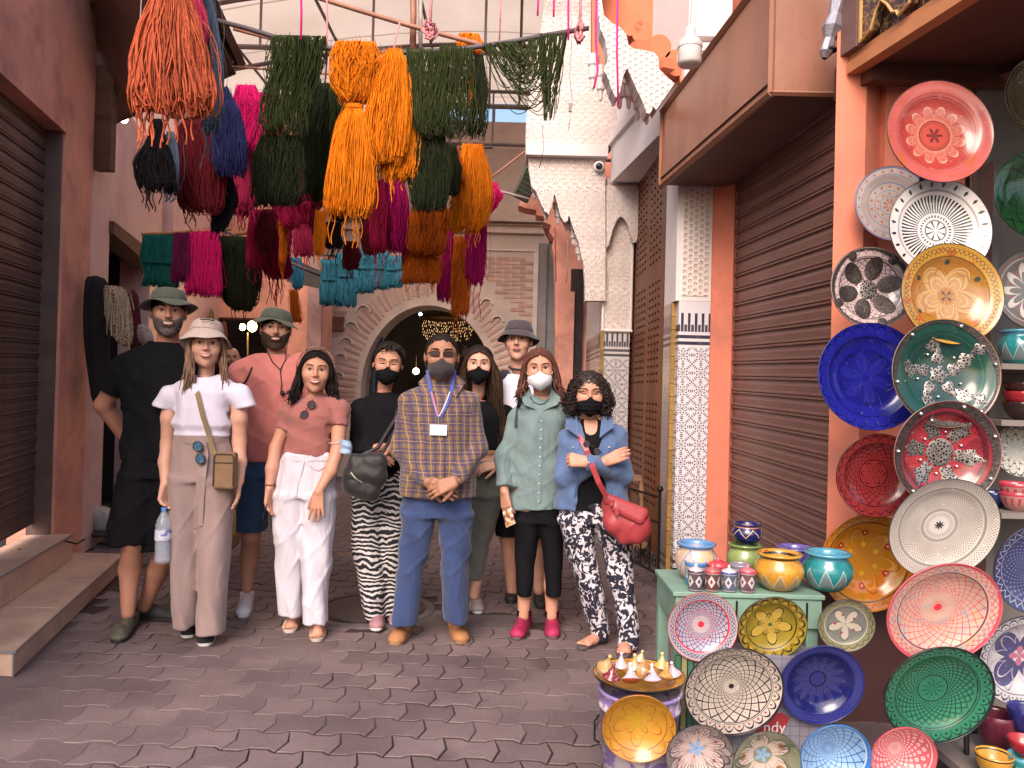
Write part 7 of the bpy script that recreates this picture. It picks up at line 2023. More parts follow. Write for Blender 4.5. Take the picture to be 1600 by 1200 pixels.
 def mouth(s,smile=1,w=0.026,z=-0.050):
  xs=np.linspace(-w,w,9);cv=lambda x:0.0105*smile*(x/w)**2
  if smile>0.4:
   s.patch('lower_lip',[(x,z-0.0075+cv(x)*1.05)for x in xs],[0.001,0.0022,0.003,0.0034,0.0036,0.0034,0.003,0.0022,0.001],LIP,0.002)
   s.patch('teeth',[(x,z-0.001+cv(x))for x in xs*0.84],[0.0006,0.0020,0.0028,0.0032,0.0034,0.0032,0.0028,0.0020,0.0006],TEETH,0.0022)
   s.patch('upper_lip',[(x,z+0.0050+cv(x)*0.7)for x in xs],[0.001,0.0018,0.0022,0.0026,0.0022,0.0026,0.0022,0.0018,0.001],LIP,0.003)
  else:
   s.patch('lips',[(x,z+cv(x))for x in xs],[0.001,0.003,0.0045,0.0052,0.005,0.0052,0.0045,0.003,0.001],LIP,0.002)
   s.patch('mouth_line',[(x,z+0.0005+cv(x))for x in xs],0.0007,MOUTHD,0.0042)
 def hair_cap(s,mat,thick=0.012,line=0.062,back=-0.09,side=-0.02,name='hair',rough=0.0,part=None,front=None):
  def fn(x,y,z):
   n=rough*(np.sin(x*260)*np.sin(z*210+1)*np.sin(y*230))+0.0012*np.sin(np.arctan2(y-0.01,x)*60+z*40)
   d=head_f(x,y,z,s.g,False)+n
   f0=line-7.0*x*x+0*y
   q=np.clip((y+0.050)/0.075,0,1);q=q*q*(3-2*q)
   f1=f0*(1-q)+side*q
   q2=np.clip((y-0.030)/0.02,0,1)
   hl=f1*(1-q2)+back*q2
   fr=0.012*np.sin(x*190+1)*(q<0.5)*0.35
   d=d-thick*np.clip((z-hl)/0.028,0.15,1.0)
   return np.maximum(d,hl+fr-z)
  return s.local(name,fn,(-0.11,-0.13,-0.13),(0.11,0.14,0.15),0.0052,mat)
 def long_hair(s,mat,drops,name='hair',r=0.0042,n=150,cover=0.060,cap=True):
  """drops: list of (x, y, z_end, spread, flare_x) target points in head space for side locks"""
  f=[]
  N=n;K=16;paths=[]
  for i in range(N):
   x0,y0,ze,sp,fx=drops[rng.randint(len(drops))]
   sx=1 if x0>0 else-1
   a=rng.uniform(-0.5,1.0)
   ry=rng.uniform(-0.075,0.085)
   root=np.array([sx*rng.uniform(0.002,0.012),ry,0.122-(ry-0.012)**2*4.5])
   up1=np.array([sx*0.060,ry*0.9+0.004,0.094-(ry-0.012)**2*3.0])
   tip=np.array([x0+fx+rng.normal(0,sp),y0+rng.normal(0,sp*1.2),ze+rng.normal(0,0.018)])
   mid=np.array([sx*(0.084+rng.uniform(0.0,0.010)),max(-0.045,ry*0.55+y0*0.4)+rng.normal(0,sp*0.4),0.02+rng.normal(0,0.010)])
   m2=np.array([x0+rng.normal(0,sp*0.8),y0+rng.normal(0,sp),-0.07])
   q=np.linspace(0,1,K)
   kk=[0,0.16,0.36,0.6,1.0];ctl=np.stack([root,up1,mid,m2,tip])
   pts=np.stack([np.interp(q,kk,ctl[:,j])for j in range(3)],1)
   for _ in range(3):pts[1:-1]=(pts[:-2]+pts[1:-1]*2+pts[2:])/4
   ph=rng.uniform(0,6.28,2)
   pts[:,0]+=np.sin(q*11+ph[0])*0.003*q*2;pts[:,1]+=np.sin(q*9+ph[1])*0.003*q*2
   paths.append(pts)
  paths=np.array(paths)
  M4=np.array(s.HM);paths=paths@M4[:3,:3].T+M4[:3,3]
  q=np.linspace(0,1,K)[None,:]
  rr=r*(1.15-0.75*q**3)*rng.uniform(0.7,1.3,(N,1))
  V,F=strands(paths,rr,4)
  return to_obj(name,V,F,mat,s.t)
 def mask(s,mat,top=-0.012,bot=-0.112,side=0.064,off=0.007,pleat=0.0,name='face_mask',cone=0.0,loops=None):
  def fn(x,y,z):
   h=head_f(x,y,z,s.g,False)
   blow=ellf(x,y,z,(0,-0.055,-0.052),(0.058,0.060+cone,0.058))
   h=smin(h,blow,0.02)
   pl=pleat*np.sin(z*300)
   d=np.maximum(h-off+pl,-(h-off+0.006))
   tp=top-np.abs(x)*0.28+0.012*np.exp(-(x/0.012)**2)
   bt=bot+np.abs(x)*0.62
   d=np.maximum(d,z-tp);d=np.maximum(d,bt-z)
   d=np.maximum(d,np.abs(x)-side);d=np.maximum(d,y-0.01)
   return d
  o=s.local(name,fn,(-0.09,-0.16,-0.145),(0.09,0.03,0.03),0.0042,mat)
  for sx in(-1,1):
   pts=[(sx*side,s.side_y(side,-0.022)-0.006,-0.022),(sx*0.074,-0.015,-0.004),(sx*0.083,0.018,0.016),(sx*0.082,0.028,-0.012),(sx*0.074,-0.01,-0.045),(sx*side*0.95,s.side_y(side,-0.07)-0.006,-0.065)]
   mb=MB();mb.tube([s.HM@Vector(p)for p in pts],0.0014,5);mb.build('ear_loop',loops or mat,s.t,True)
  return o
 def side_y(s,x,z):return s.surf(min(x,0.055),z)
 def bucket_hat(s,mat,crown=0.098,brim=0.15,z0=0.055,h=0.075,droop=0.035,tilt=0.0,wav=0.006,band=None,top=None,asym=0.0):
  H=thing('x','','')if False else None
  M4=s.HM@Matrix.Translation((0,0.010,z0))@Matrix.Rotation(tilt,4,'X')@Matrix.Rotation(asym,4,'Y')
  mb=MB();N=48
  prof=[(0.001,h+0.004),(crown*0.55,h+0.002),(crown*0.80,h-0.006),(crown*0.90,h-0.018),(crown*0.98,h*0.35),(crown,0.0)]
  prof2=[(crown,0.0),(crown+(brim-crown)*0.35,-droop*0.30),(crown+(brim-crown)*0.7,-droop*0.68),(brim,-droop),(brim*1.002,-droop-0.003),(crown+(brim-crown)*0.6,-droop*0.6-0.004),(crown-0.004,-0.006)]
  def lay(pf,wv):
   k0=len(mb.v)
   for r_,z_ in pf:
    for j in range(N):
     a=2*math.pi*j/N;f=max(0,(r_-crown)/(brim-crown))
     zz=z_+wv*f*(math.sin(a*3+0.7+s.hc.x*9)+0.6*math.sin(a*5+s.hc.x*23))
     rr=r_*(1+0.012*math.sin(a*4+z_*60))*(0.92 if abs(math.cos(a))>0 and False else 1)
     mb.v.append(tuple(M4@Vector((rr*0.93*math.cos(a),rr*1.08*math.sin(a),zz))))
   for i in range(len(pf)-1):
    for j in range(N):
     mb.f.append((k0+i*N+j,k0+i*N+(j+1)%N,k0+(i+1)*N+(j+1)%N,k0+(i+1)*N+j));mb.mi.append(0)
  lay(prof,0);c_=mb.build('hat',mat,s.t,True)
  mb=MB();lay(prof2,wav);br=mb.build('hat_brim',mat,s.t,True)
  for zz in(0.004,):
   mb=MB();mb.tube([M4@Vector((crown*0.94*math.cos(a),crown*1.09*math.sin(a),zz))for a in np.linspace(0,2*math.pi,41)],0.0025,5);mb.build('hat_seam',band or mat,s.t,True)
  return M4
 def garment(s,name,mat,lofts=(),cones=(),cuts=(),step=0.0085,k=0.025,rip=0.003,fz=5.0,fx=7.0,hollow=None,yaw=0.0,ph=0.0,p=2.3,subtract=(),ncut=()):
  lo=Vector((1e9,)*3);hi=Vector((-1e9,)*3)
  def inc(q,r):
   for a in range(3):lo[a]=min(lo[a],q[a]-r);hi[a]=max(hi[a],q[a]+r)
  for rows in lofts:
   for z,cx,cy,w,dp in rows:inc(Vector((cx,cy,z)),w+0.04)
  for c in cones:inc(c[0],c[2]+0.04);inc(c[1],c[3]+0.04)
  f=Field(lo,hi,step)
  for rows in lofts:f.loft(rows,yaw,k,p=p)
  for c in cones:f.cone(c[0],c[1],c[2],c[3],c[4]if len(c)>4 else k,flat=(c[5]if len(c)>5 else None))
  if rip:f.ripple(rip,fx,fz,ph+s.hc.x*7)
  for n,o in cuts:f.cut(n,o)
  for c in subtract:f.cone(c[0],c[1],c[2],c[3],0.0,'sub')
  for(pt,nn,rad)in ncut:
   x,y,z=f.ax[0][:,None,None],f.ax[1][None,:,None],f.ax[2][None,None,:]
   nn=Vector(nn).normalized()
   pl=(x-pt[0])*nn[0]+(y-pt[1])*nn[1]+(z-pt[2])*nn[2]
   rr_=np.sqrt((x-pt[0])**2+(y-pt[1])**2+(z-pt[2])**2)
   f.d=np.where(rr_<rad,np.maximum(f.d,pl),f.d).astype(np.float32)
  V,F=f.mesh()
  return to_obj(name,V,F,mat,s.t)
def shoe(P_,ankle,toe,mat,sole,hgt=0.075,w=0.042,low=True,lace=None,name='shoe',back=0.05,toebox=1.0):
 """ankle: point above the heel; toe: ground point at the tip"""
 a=Vector((ankle[0],ankle[1],0));tt=Vector((toe[0],toe[1],0));d=(tt-a);L=d.length;d.normalize()
 sd=Vector((-d.y,d.x,0));heel=a-d*back
 f=Field(Vector((min(heel.x,tt.x)-0.09,min(heel.y,tt.y)-0.09,-0.01)),Vector((max(heel.x,tt.x)+0.09,max(heel.y,tt.y)+0.09,hgt+0.07)),0.0075)
 up=Vector((0,0,1))
 f.cone(heel+d*0.03+up*0.045,heel+d*0.05+up*(hgt),w*0.78,w*0.85,0.02)
 f.cone(heel+d*0.045+up*0.03,tt-d*w*1.0+up*0.022,w*0.86,w*0.98*toebox,0.02,flat=((0,0,1),1.25))
 f.cone(a+up*(hgt-0.005),tt-d*0.07+up*0.035,w*0.78,w*0.55,0.025)
 f.cut((0,0,-1),(0,0,0.013));f.cut((0,0,1),(0,0,hgt+0.012))
 V,F=f.mesh();so=to_obj(name,V,F,mat,P_.t)
 mb=MB();out=[]
 for k in range(28):
  t_=2*math.pi*k/28
  c=math.cos(t_);s_=math.sin(t_)
  Ls=(L+back)/2
  wd_=w*1.02*(1.0+0.10*c)*toebox
  out.append(a+d*((L-back)/2+c*Ls*1.0)+sd*(s_*abs(s_)**-0.35 if s_ else 0)*wd_ if abs(s_)>1e-6 else a+d*((L-back)/2+c*Ls))
 mb.prism([p+up*0.001 for p in out],(0,0,0.018));o=mb.build('sole',sole,P_.t);bevel(o,0.004,2)
 if lace:
  mb=MB()
  for k in range(4):
   c=a+d*(0.035+k*(L*0.13))+up*(hgt*(1.05-0.10*k)+0.006)
   mb.tube([c-sd*0.022+up*-0.010,c+up*0.006,c+sd*0.022+d*0.01-up*0.010],0.0032,5)
  mb.build('laces',lace,P_.t)
 return so
def foot_bare(P_,ankle,toe,strapm,solem,crossed=True,name='sandal'):
 a=Vector((ankle[0],ankle[1],0));tt=Vector((toe[0],toe[1],0));d=(tt-a);L=d.length;d.normalize();sd=Vector((-d.y,d.x,0));up=Vector((0,0,1))
 heel=a-d*0.045
 mb=MB();out=[]
 for k in range(24):
  t_=2*math.pi*k/24;c,s_=math.cos(t_),math.sin(t_)
  out.append(a+d*((L-0.045)/2+c*((L+0.055)/2))+sd*(math.copysign(abs(s_)**0.7,s_))*0.043*(1+0.1*c))
 mb.prism([p+up*0.001 for p in out],(0,0,0.018));o=mb.build('sole',solem,P_.t);bevel(o,0.004,2)
 mb=MB()
 m0=a+d*0.02
 for k in range(4):
  c0=a+d*(L*(0.28+0.17*k));c1=a+d*(L*(0.42+0.17*k)if k<3 else L*0.62)
  hh=0.062-0.011*k
  mb.tube([c0-sd*0.042+up*0.018,(c0+c1)/2-sd*0.018+up*(hh),(c0+c1)/2+sd*0.012+up*(hh),c1+sd*0.044+up*0.018],0.0042,6)
  if crossed:mb.tube([c0+sd*0.042+up*0.018,(c0+c1)/2+sd*0.018+up*(hh+0.002),(c0+c1)/2-sd*0.012+up*(hh+0.002),c1-sd*0.044+up*0.018],0.0042,6)
 mb.tube([heel+sd*0.03+up*0.02,heel-d*0.005+up*0.06,heel-sd*0.03+up*0.02],0.004,6)
 mb.build('strap',strapm,P_.t)
def bare_foot_cones(P_,ankle,toe):
 a=Vector((ankle[0],ankle[1],0));tt=Vector((toe[0],toe[1],0));d=(tt-a);L=d.length;d.normalize();sd=Vector((-d.y,d.x,0));up=Vector((0,0,1))
 P_.cones.append((Vector(ankle),a-d*0.02+up*0.050,0.032,0.030,0.02))
 P_.cones.append((a-d*0.02+up*0.050,a+d*(L-0.055)+up*0.036,0.033,0.020,0.02))
 P_.cones.append((a+d*L*0.4+sd*0.012+up*0.036,a+d*(L-0.045)+sd*0.016+up*0.032,0.020,0.016,0.02))
 P_.cones.append((a+d*L*0.4-sd*0.012+up*0.036,a+d*(L-0.055)-sd*0.018+up*0.032,0.020,0.014,0.02))
 for k in range(5):
  o=(-2+k)*0.0155;ln=(0.036,0.034,0.030,0.024,0.018)[k]
  b=a+d*(L-0.055)+sd*o+up*0.030
  P_.cones.append((b,b+d*ln-up*0.002,0.0105 if k==0 else 0.0085,0.009 if k==0 else 0.007,0.004))
def fat(P_,pts,rs,mat,name,**kw):pass
def tube_obj(P_or_none,name,pts,r,mat,parent=None,base=None,n=8):
 mb=MB();mb.tube(pts,r,n);return mb.build(name,mat,parent,True,base)
def ribbon(name,pts,w,mat,parent=None,base=None,th=0.003,nrm_=(0,-1,0)):
 """flat strap along pts"""
 mb=MB();pts=[Vector(p)for p in pts];nn=Vector(nrm_).normalized()
 K=len(pts)
 for i,p in enumerate(pts):
  d=(pts[min(i+1,K-1)]-pts[max(i-1,0)]).normalized();sd=d.cross(nn).normalized()
  for a,b_ in((-1,-1),(1,-1),(1,1),(-1,1)):mb.v.append(tuple(p+sd*w/2*a+nn*th/2*b_))
 for i in range(K-1):
  for j in range(4):mb.f.append((i*4+j,i*4+(j+1)%4,(i+1)*4+(j+1)%4,(i+1)*4+j));mb.mi.append(0)
 return mb.build(name,mat,parent,False,base)
def sunglasses(label,c,yaw,s=1.0,roll=0.0,frame=None,lens=None,pitch=0.0):
 c=Vector(c);M4=Matrix.Translation(c)@Matrix.Rotation(yaw,4,'Z')@Matrix.Rotation(pitch,4,'X')@Matrix.Rotation(roll,4,'Y')
 g=thing('sunglasses',label,'sunglasses',c)
 fm_=frame or M('dark_frame',(0.03,0.012,0.010),0.25,spec=0.6);lm=lens or M('dark_lens',(0.03,0.035,0.05),0.06,0.05,spec=0.8)
 for sx in(-1,1):
  mb=MB();mb.tube([M4@Vector((sx*0.034+0.026*s*math.cos(t),0,0.023*s*math.sin(t)))for t in np.linspace(0,2*math.pi,17)],0.003,6);mb.build('frame',fm_,g,True)
  mb=MB();mb.prism([M4@Vector((sx*0.034+0.025*s*math.cos(t),-0.001,0.022*s*math.sin(t)))for t in np.linspace(0,2*math.pi,17)[:-1]],(0,0.002,0));mb.build('lens',lm,g)
  mb=MB();mb.tube([M4@Vector((sx*0.060,0.0,0.012)),M4@Vector((sx*0.056,0.012,0.010)),M4@Vector((sx*0.03,0.016,0.004))],0.0028,5);mb.build('temple',fm_,g)
 mb=MB();mb.tube([M4@Vector((-0.010,0,0.006)),M4@Vector((0,-0.002,0.010)),M4@Vector((0.010,0,0.006))],0.0026,5);mb.build('bridge',fm_,g)
 return g
SK1=skin('tan',(0.44,0.205,0.140));SK2=skin('fair',(0.58,0.315,0.235));SK3=skin('warm',(0.50,0.245,0.170));SK4=skin('brown',(0.33,0.155,0.100))
BLK=cloth('black_jersey',(0.0075,0.0075,0.010),sheen=0.0);BLK2=cloth('black_shirt_cloth',(0.009,0.008,0.011),sheen=0.0)
WHITE=cloth('white_cotton',(0.60,0.56,0.68),0.08)
LEAD=Vector((0,-1,0))
def G(px,py,z=0.0):
 d=rgt*((px-800)/1200)+upv*((600-py)/1200)+fwd
 return CP+d*((z-CAMZ)/d.z)
from mathutils.bvhtree import BVHTree
_bv={}
def snap(objs,px,py,off=0.006,fall=None):
 """where the sight line through (px, py) meets one of the meshes"""
 d=(rgt*((px-800)/1200)+upv*((600-py)/1200)+fwd).normalized()
 best=None
 for o in objs:
  if o.name not in _bv:
   me=o.data;V=[v.co.copy()for v in me.vertices];_bv[o.name]=BVHTree.FromPolygons(V,[tuple(p.vertices)for p in me.polygons])
  h=_bv[o.name].ray_cast(CP,d)
  if h[0]is not None and(best is None or h[3]<best):best=h[3]
 if best is None:return fall.copy()if fall is not None else CP+d*4.3
 return CP+d*(best-off)
 # -- the people, from left to right
def legs_inside(p,hipL,hipR,kL,kR,aL,aR,r=(0.08,0.055,0.038)):
 for h,k_,a in((hipL,kL,aL),(hipR,kR,aR)):p.limb([h,k_,a],list(r),0.02)
def std_neck(p,px,py,r=0.052,dy=0.02,r2=None):
 n=p.J(px,py,dy);p.cones.append((p.hc+Vector((0,0.022,-0.055)),n,r*0.96,r,0.02));return n
 # -- man in black
p=Person('tall bearded man in black t-shirt and shorts with a grey green bucket hat',4.33,1,SK1,(263,491),htilt=0.02,hs=1.12);p.L=(16,560,700)
n=std_neck(p,262,546,0.058)
tee=[p.row(722,192,306,0.125),p.row(690,194,306,0.12),p.row(650,195,312,0.12),p.row(605,186,322,0.125),p.row(582,194,316,0.110),p.row(566,214,300,0.085),p.row(552,234,286,0.07)]
p.torso(tee,0.88)
shL,elL,wrL=p.J(198,585,0.02),p.J(161,640,0.07),p.J(192,684,0.17)
shR,elR,wrR=p.J(316,582,0.02),p.J(336,650,0.10),p.J(312,720,0.18)
p.limb([p.J(225,570),shL,elL,wrL],[0.043,0.060,0.047,0.030]);p.limb([p.J(300,570),shR,elR,wrR],[0.043,0.058,0.045,0.030])
p.hand(wrL,wrR-wrL,(0,1,0),0.6,1);p.hand(wrR,wrL-wrR,(0,1,0),0.6,-1)
hL,hR,kL,kR=p.J(220,740),p.J(276,740),p.J(208,848,-0.02),p.J(262,856,0.06)
aL,aR=P(200,958,4.32),P(226,948,4.52)
p.limb([hL,kL,p.J(203,890,0.03),aL],[0.085,0.058,0.058,0.036]);p.limb([hR,kR,P(246,892,4.47),aR],[0.085,0.058,0.058,0.036])
p.body();p.eyes(DARKHAIR,browh=0.004);p.mouth(1.1,0.030)
def beard(p,mat,moust=True,z0=-0.012):
 def fn(x,y,z):
  d=head_f(x,y,z,1,False)-0.0042+0.0012*np.sin(x*400)*np.sin(z*380)
  jaw=np.maximum(z-(z0-0.038+np.abs(x)*0.62),-0.125-z)
  keep=np.maximum(d,jaw)
  mouth=np.sqrt((x/0.026)**2+((z+0.050)/0.0105)**2)-1
  keep=np.maximum(keep,-mouth*0.01);keep=np.maximum(keep,y-0.02)
  return keep
 p.local('beard',fn,(-0.09,-0.13,-0.135),(0.09,0.03,0.03),0.0042,mat)
 if moust:p.patch('moustache',[(x,-0.0345-abs(x)*0.22)for x in np.linspace(-0.03,0.03,9)],[0.002,0.004,0.005,0.0045,0.004,0.0045,0.005,0.004,0.002],mat,0.004)
beard(p,BEARDG)
sl_end=shL.lerp(elL,0.62)
tops=p.garment('t_shirt',BLK,[tee],[(p.J(222,572),shL,0.062,0.072),(shL,sl_end,0.074,0.078),(p.J(300,572),shR,0.062,0.070),(shR,shR.lerp(elR,0.62),0.072,0.075)],cuts=[((0,0,-1),p.J(250,719))],subtract=[(n+Vector((0,-0.01,0.06)),n+Vector((0,-0.02,-0.005)),0.072,0.066)],ncut=[(sl_end,elL-shL,0.13),(shR.lerp(elR,0.62),elR-shR,0.13)],rip=0.005)
p.garment('shorts',BLK2,[[p.row(848,174,240,0.11),p.row(800,176,246,0.12),p.row(740,190,258,0.12)],[p.row(872,216,285,0.10,0.06),p.row(800,226,304,0.115,0.03),p.row(740,240,306,0.12)],[p.row(745,188,308,0.125),p.row(708,196,302,0.118)]],rip=0.008,fz=2.0,cuts=[((0.1,0,-1),p.J(230,862,0.0))])
GREENH=cloth('grey_green_hat_cloth',(0.085,0.095,0.075),0.12)
p.bucket_hat(GREENH,0.092,0.150,0.066,0.060,0.030,-0.10,wav=0.009)
p.hair_cap(DARKHAIR,0.006,0.05,-0.05,-0.012)
SH1=M('khaki_trail_shoe',(0.10,0.092,0.065),0.7,0.4,25,90,0.6,dirt=(0.04,0.035,0.03),dirt_s=20,dirt_a=0.6);RUB=M('black_rubber',(0.018,0.017,0.018),0.6)
g1,t1=G(203,980),G(182,1006);shoe(p,g1,t1,SH1,RUB,lace=RUB,w=0.048)
g1,t1=G(226,966),G(284,970);shoe(p,g1,t1,RUB,RUB,lace=SH1,w=0.045)
watch=None
# -- woman in white top with the bottle
p=Person('young woman in white cap sleeve top, taupe wide trousers and a pale bucket hat',4.2,-1,SK2,(322,542),htilt=-0.03,hs=1.06);p.L=(7,600,670)
n=std_neck(p,322,590,0.043)
top=[p.row(684,274,360,0.098),p.row(672,278,357,0.095),p.row(664,272,364,0.108),p.row(640,277,360,0.112),p.row(618,276,366,0.105),p.row(606,286,356,0.085),p.row(597,300,344,0.065)]
p.torso(top,0.84)
shL,elL,wrL=p.J(268,622,0.01),p.J(262,694,0.03),p.J(258,756,-0.06)
shR,elR,wrR=p.J(372,620,0.01),p.J(374,690,0.03),p.J(374,752,-0.02)
p.limb([p.J(292,610),shL,p.J(264,655,0.01),elL,p.J(258,722,0.0),wrL],[0.032,0.044,0.041,0.036,0.034,0.024]);p.limb([p.J(352,610),shR,p.J(374,655,0.01),elR,p.J(375,722,0.01),wrR],[0.032,0.044,0.041,0.036,0.034,0.024])
p.hand(wrL,(-0.02,-0.12,-1),(0.9,-0.3,0.1),1.1,-1,1.0,spread=0.02,thumb_out=0.35)
p.hand(wrR,(-0.05,0,-1),(-1,-0.3,0),0.35,1,0.95)
hL,hR=p.J(295,745),p.J(340,745);aL,aR=P(294,968,4.24),P(326,978,4.12)
p.limb([hL,p.J(292,860),aL],[0.068,0.042,0.030]);p.limb([hR,p.J(334,862),aR],[0.068,0.042,0.030])
p.body();p.eyes(BROWNHAIR,browh=0.0026);p.mouth(1.15,0.029)
tops=p.garment('crop_top',WHITE,[top],[(p.J(302,604),p.J(268,624,0.01),0.040,0.058),(p.J(268,624,0.01),p.J(256,640,0.01),0.058,0.058),(p.J(342,604),p.J(374,622,0.01),0.040,0.056),(p.J(374,622,0.01),p.J(384,640,0.01),0.056,0.058)],cuts=[((0,0,-1),p.J(320,682))],subtract=[(n+Vector((0,-0.03,0.05)),n+Vector((0,-0.035,-0.012)),0.054,0.038)],ncut=[(p.J(258,641,0.01),(-0.25,0,-1),0.10),(p.J(383,641,0.01),(0.25,0,-1),0.10)],rip=0.004,fx=10,fz=3)
TAUPE=cloth('taupe_trouser_cloth',(0.29,0.205,0.20),0.10,fold=0.25)
tr=p.garment('trousers',TAUPE,[[p.row(978,273,310,0.085),p.row(900,270,314,0.095),p.row(800,267,316,0.105),p.row(745,268,322,0.108)],[p.row(986,308,350,0.085,-0.07),p.row(900,312,354,0.095,-0.04),p.row(800,314,362,0.105),p.row(745,314,364,0.108)],[p.row(750,268,364,0.112),p.row(715,271,361,0.106),p.row(682,276,358,0.098)]],rip=0.006,fx=9,fz=0.9,cuts=[((0,0,-1),p.J(320,984))],k=0.03)
ribbon('belt_tie',[snap([tr],x,y,0.006)for x,y in((316,690),(318,705),(312,740),(309,790),(306,826))],0.030,TAUPE,p.t)
ribbon('belt_tie',[snap([tr],x,y,0.009)for x,y in((318,690),(322,710),(318,745),(315,780),(313,822))],0.026,TAUPE,p.t)
ribbon('waistband',[snap([tr],x,687,0.004)for x in range(279,358,6)],0.042,TAUPE,p.t)
M4=p.bucket_hat(cloth('pale_hat_cloth',(0.46,0.36,0.33),0.10),0.090,0.138,0.072,0.062,0.058,-0.18,wav=0.010,asym=0.06)
mb=MB();mb.tube([M4@Vector((x,-0.105-0.001,0.04+(0.004 if abs(x)<0.02 else 0)))for x in(-0.034,-0.02,0,0.02,0.034)],0.004,5);mb.build('hat_cord',RUB,p.t)
p.hair_cap(LIGHTBR,0.008,0.05,-0.10,-0.02)
p.long_hair(LIGHTBR,[(-0.080,-0.035,-0.24,0.012,0.0),(-0.072,-0.040,-0.19,0.010,0.012),(0.082,-0.030,-0.23,0.012,0.012)],n=170)
VB=M('black_canvas_shoe',(0.012,0.012,0.018),0.8);VW=M('white_rubber',(0.60,0.56,0.58),0.6,0.08)
g1,t1=G(296,979),G(295,999);shoe(p,G(297,978),G(294,998),VB,VW,hgt=0.055,w=0.044);shoe(p,G(324,988),G(320,1011),VB,VW,hgt=0.055,w=0.046,lace=VW)
P2T=(tops,tr)
def lerp3(a,b,t):return Vector(a).lerp(Vector(b),t)
bp=P(256,792,4.10);bz=P(254,880,4.10)
bt=thing('water_bottle','clear plastic water bottle with a blue cap held by the woman in white','bottle',bz)
gm,t,b=new_mat('clear_plastic');b.inputs['Base Color'].default_value=(0.7,0.76,0.9,1);b.inputs['Roughness'].default_value=0.08;b.inputs['Alpha'].default_value=0.28;b.inputs['Specular IOR Level'].default_value=0.9
bump(t,b,noise_tex(t,coords(t,'Object'),30,2),0.5,0.006)
axz=(bp-bz).length
pr=[(0.001,0.006),(0.030,0.0),(0.043,0.012)]
for k in range(12):z=0.03+k*0.0135;pr+=[(0.045,z),(0.042,z+0.007)]
pr+=[(0.044,0.20),(0.045,0.215),(0.036,0.25),(0.018,0.285),(0.0135,0.30)]
sc=axz/0.32
mb=MB();mb.lathe([(r*sc,z*sc)for r,z in pr],bz,28);mb.build('body',gm,bt,True)
mb=MB();mb.lathe([(r*sc,z*sc)for r,z in((0.001,0.012),(0.039,0.012),(0.0395,0.20),(0.001,0.20))],bz,20);wm,t,b=new_mat('water');b.inputs['Base Color'].default_value=(0.35,0.42,0.6,1);b.inputs['Alpha'].default_value=0.22;b.inputs['Roughness'].default_value=0.1;mb.build('water',wm,bt,True)
mb=MB();mb.lathe([(0.0165*sc,0.298*sc),(0.0165*sc,0.318*sc),(0.001,0.319*sc)],bz,20);mb.build('cap',M('blue_cap',(0.05,0.18,0.5),0.4),bt,True)
lm,t,b=new_mat('bottle_label');v=coords(t,'Object');n1=noise_tex(t,v,40,2);t.links.new(ramp(t,n1,[(0.5,(0.55,0.55,0.68)),(0.56,(0.16,0.16,0.42))]),b.inputs['Base Color'])
mb=MB();mb.lathe([(0.0458*sc,0.135*sc),(0.0458*sc,0.195*sc)],bz,28);mb.build('label',lm,bt,True)
TANB=M('tan_bag_cloth',(0.20,0.115,0.065),0.75,0.15,20,120,0.4);ZIP=M('dark_piping',(0.05,0.028,0.018),0.6)
bc=snap(P2T,353,735,0.05);
bg_=thing('crossbody_bag','small tan zip crossbody bag at the hip of the woman in white','bag',bc)
w2,h2=17*4.1/1200,29*4.1/1200
mb=MB();mb.box(bc+Vector((-w2,-0.035,-h2)),bc+Vector((w2,0.03,h2)));bevel(mb.build('body',TANB,bg_),0.018,4)
mb=MB();mb.tube([bc+Vector((w2*0.9*x,-0.037,h2*z))for x,z in((-1,-0.8),(-1,0.7),(-0.8,0.9),(0.8,0.9),(1,0.7),(1,-0.8))],0.004,5);mb.build('piping',ZIP,bg_)
mb=MB();mb.tube([bc+Vector((w2*0.9*x,-0.038,h2*z))for x,z in((-1,0.35),(-0.9,0.45),(0.9,0.45),(1,0.35))],0.003,5);mb.build('zip',ZIP,bg_)
STR=M('olive_tan_strap',(0.24,0.17,0.095),0.8)
pts=[P(304,604,4.16)]+[snap(P2T,x,y,0.010)for x,y in((308,614),(312,630),(317,650),(323,668),(329,690),(334,706))]+[bc+Vector((-w2*0.9,-0.01,h2*0.9))]
ribbon('strap',pts,0.026,STR,bg_)
sg=sunglasses('mirrored sunglasses hooked on the waist of the woman in white',snap(P2T,311,707,0.030),0.2,1.0,1.35,lens=M('blue_mirror_lens',(0.12,0.30,0.45),0.05,0.4,60,metal=0.8))
# -- man in pink tee
p=Person('bearded man in salmon pink t-shirt and denim shorts with a green bucket hat',4.76,1,SK3,(431,517),htilt=0.0,hs=1.08);p.L=(14,575,700)
n=std_neck(p,432,566,0.056)
tee=[p.row(724,378,474,0.12),p.row(690,376,476,0.12),p.row(650,376,478,0.12),p.row(605,374,482,0.125),p.row(590,382,478,0.110),p.row(578,396,464,0.085),p.row(568,412,452,0.07)]
p.torso(tee,0.88)
shL,elL,wrL=p.J(378,592,0.02),p.J(366,655,0.05),p.J(372,722,0.05)
shR,elR,wrR=p.J(484,592,0.02),p.J(498,655,0.05),p.J(492,722,0.02)
p.limb([p.J(400,578),shL,elL,wrL],[0.040,0.055,0.042,0.028]);p.limb([p.J(466,578),shR,elR,wrR],[0.040,0.055,0.042,0.028])
p.hand(wrL,(0,0,-1),(1,0,0),0.4,-1);p.hand(wrR,(0,0,-1),(-1,0,0),0.4,1)
hL,hR=p.J(400,745),p.J(448,745);kL,aL=p.J(392,838),P(386,918,4.80);kR,aR=p.J(448,838,0.1),P(446,918,4.95)
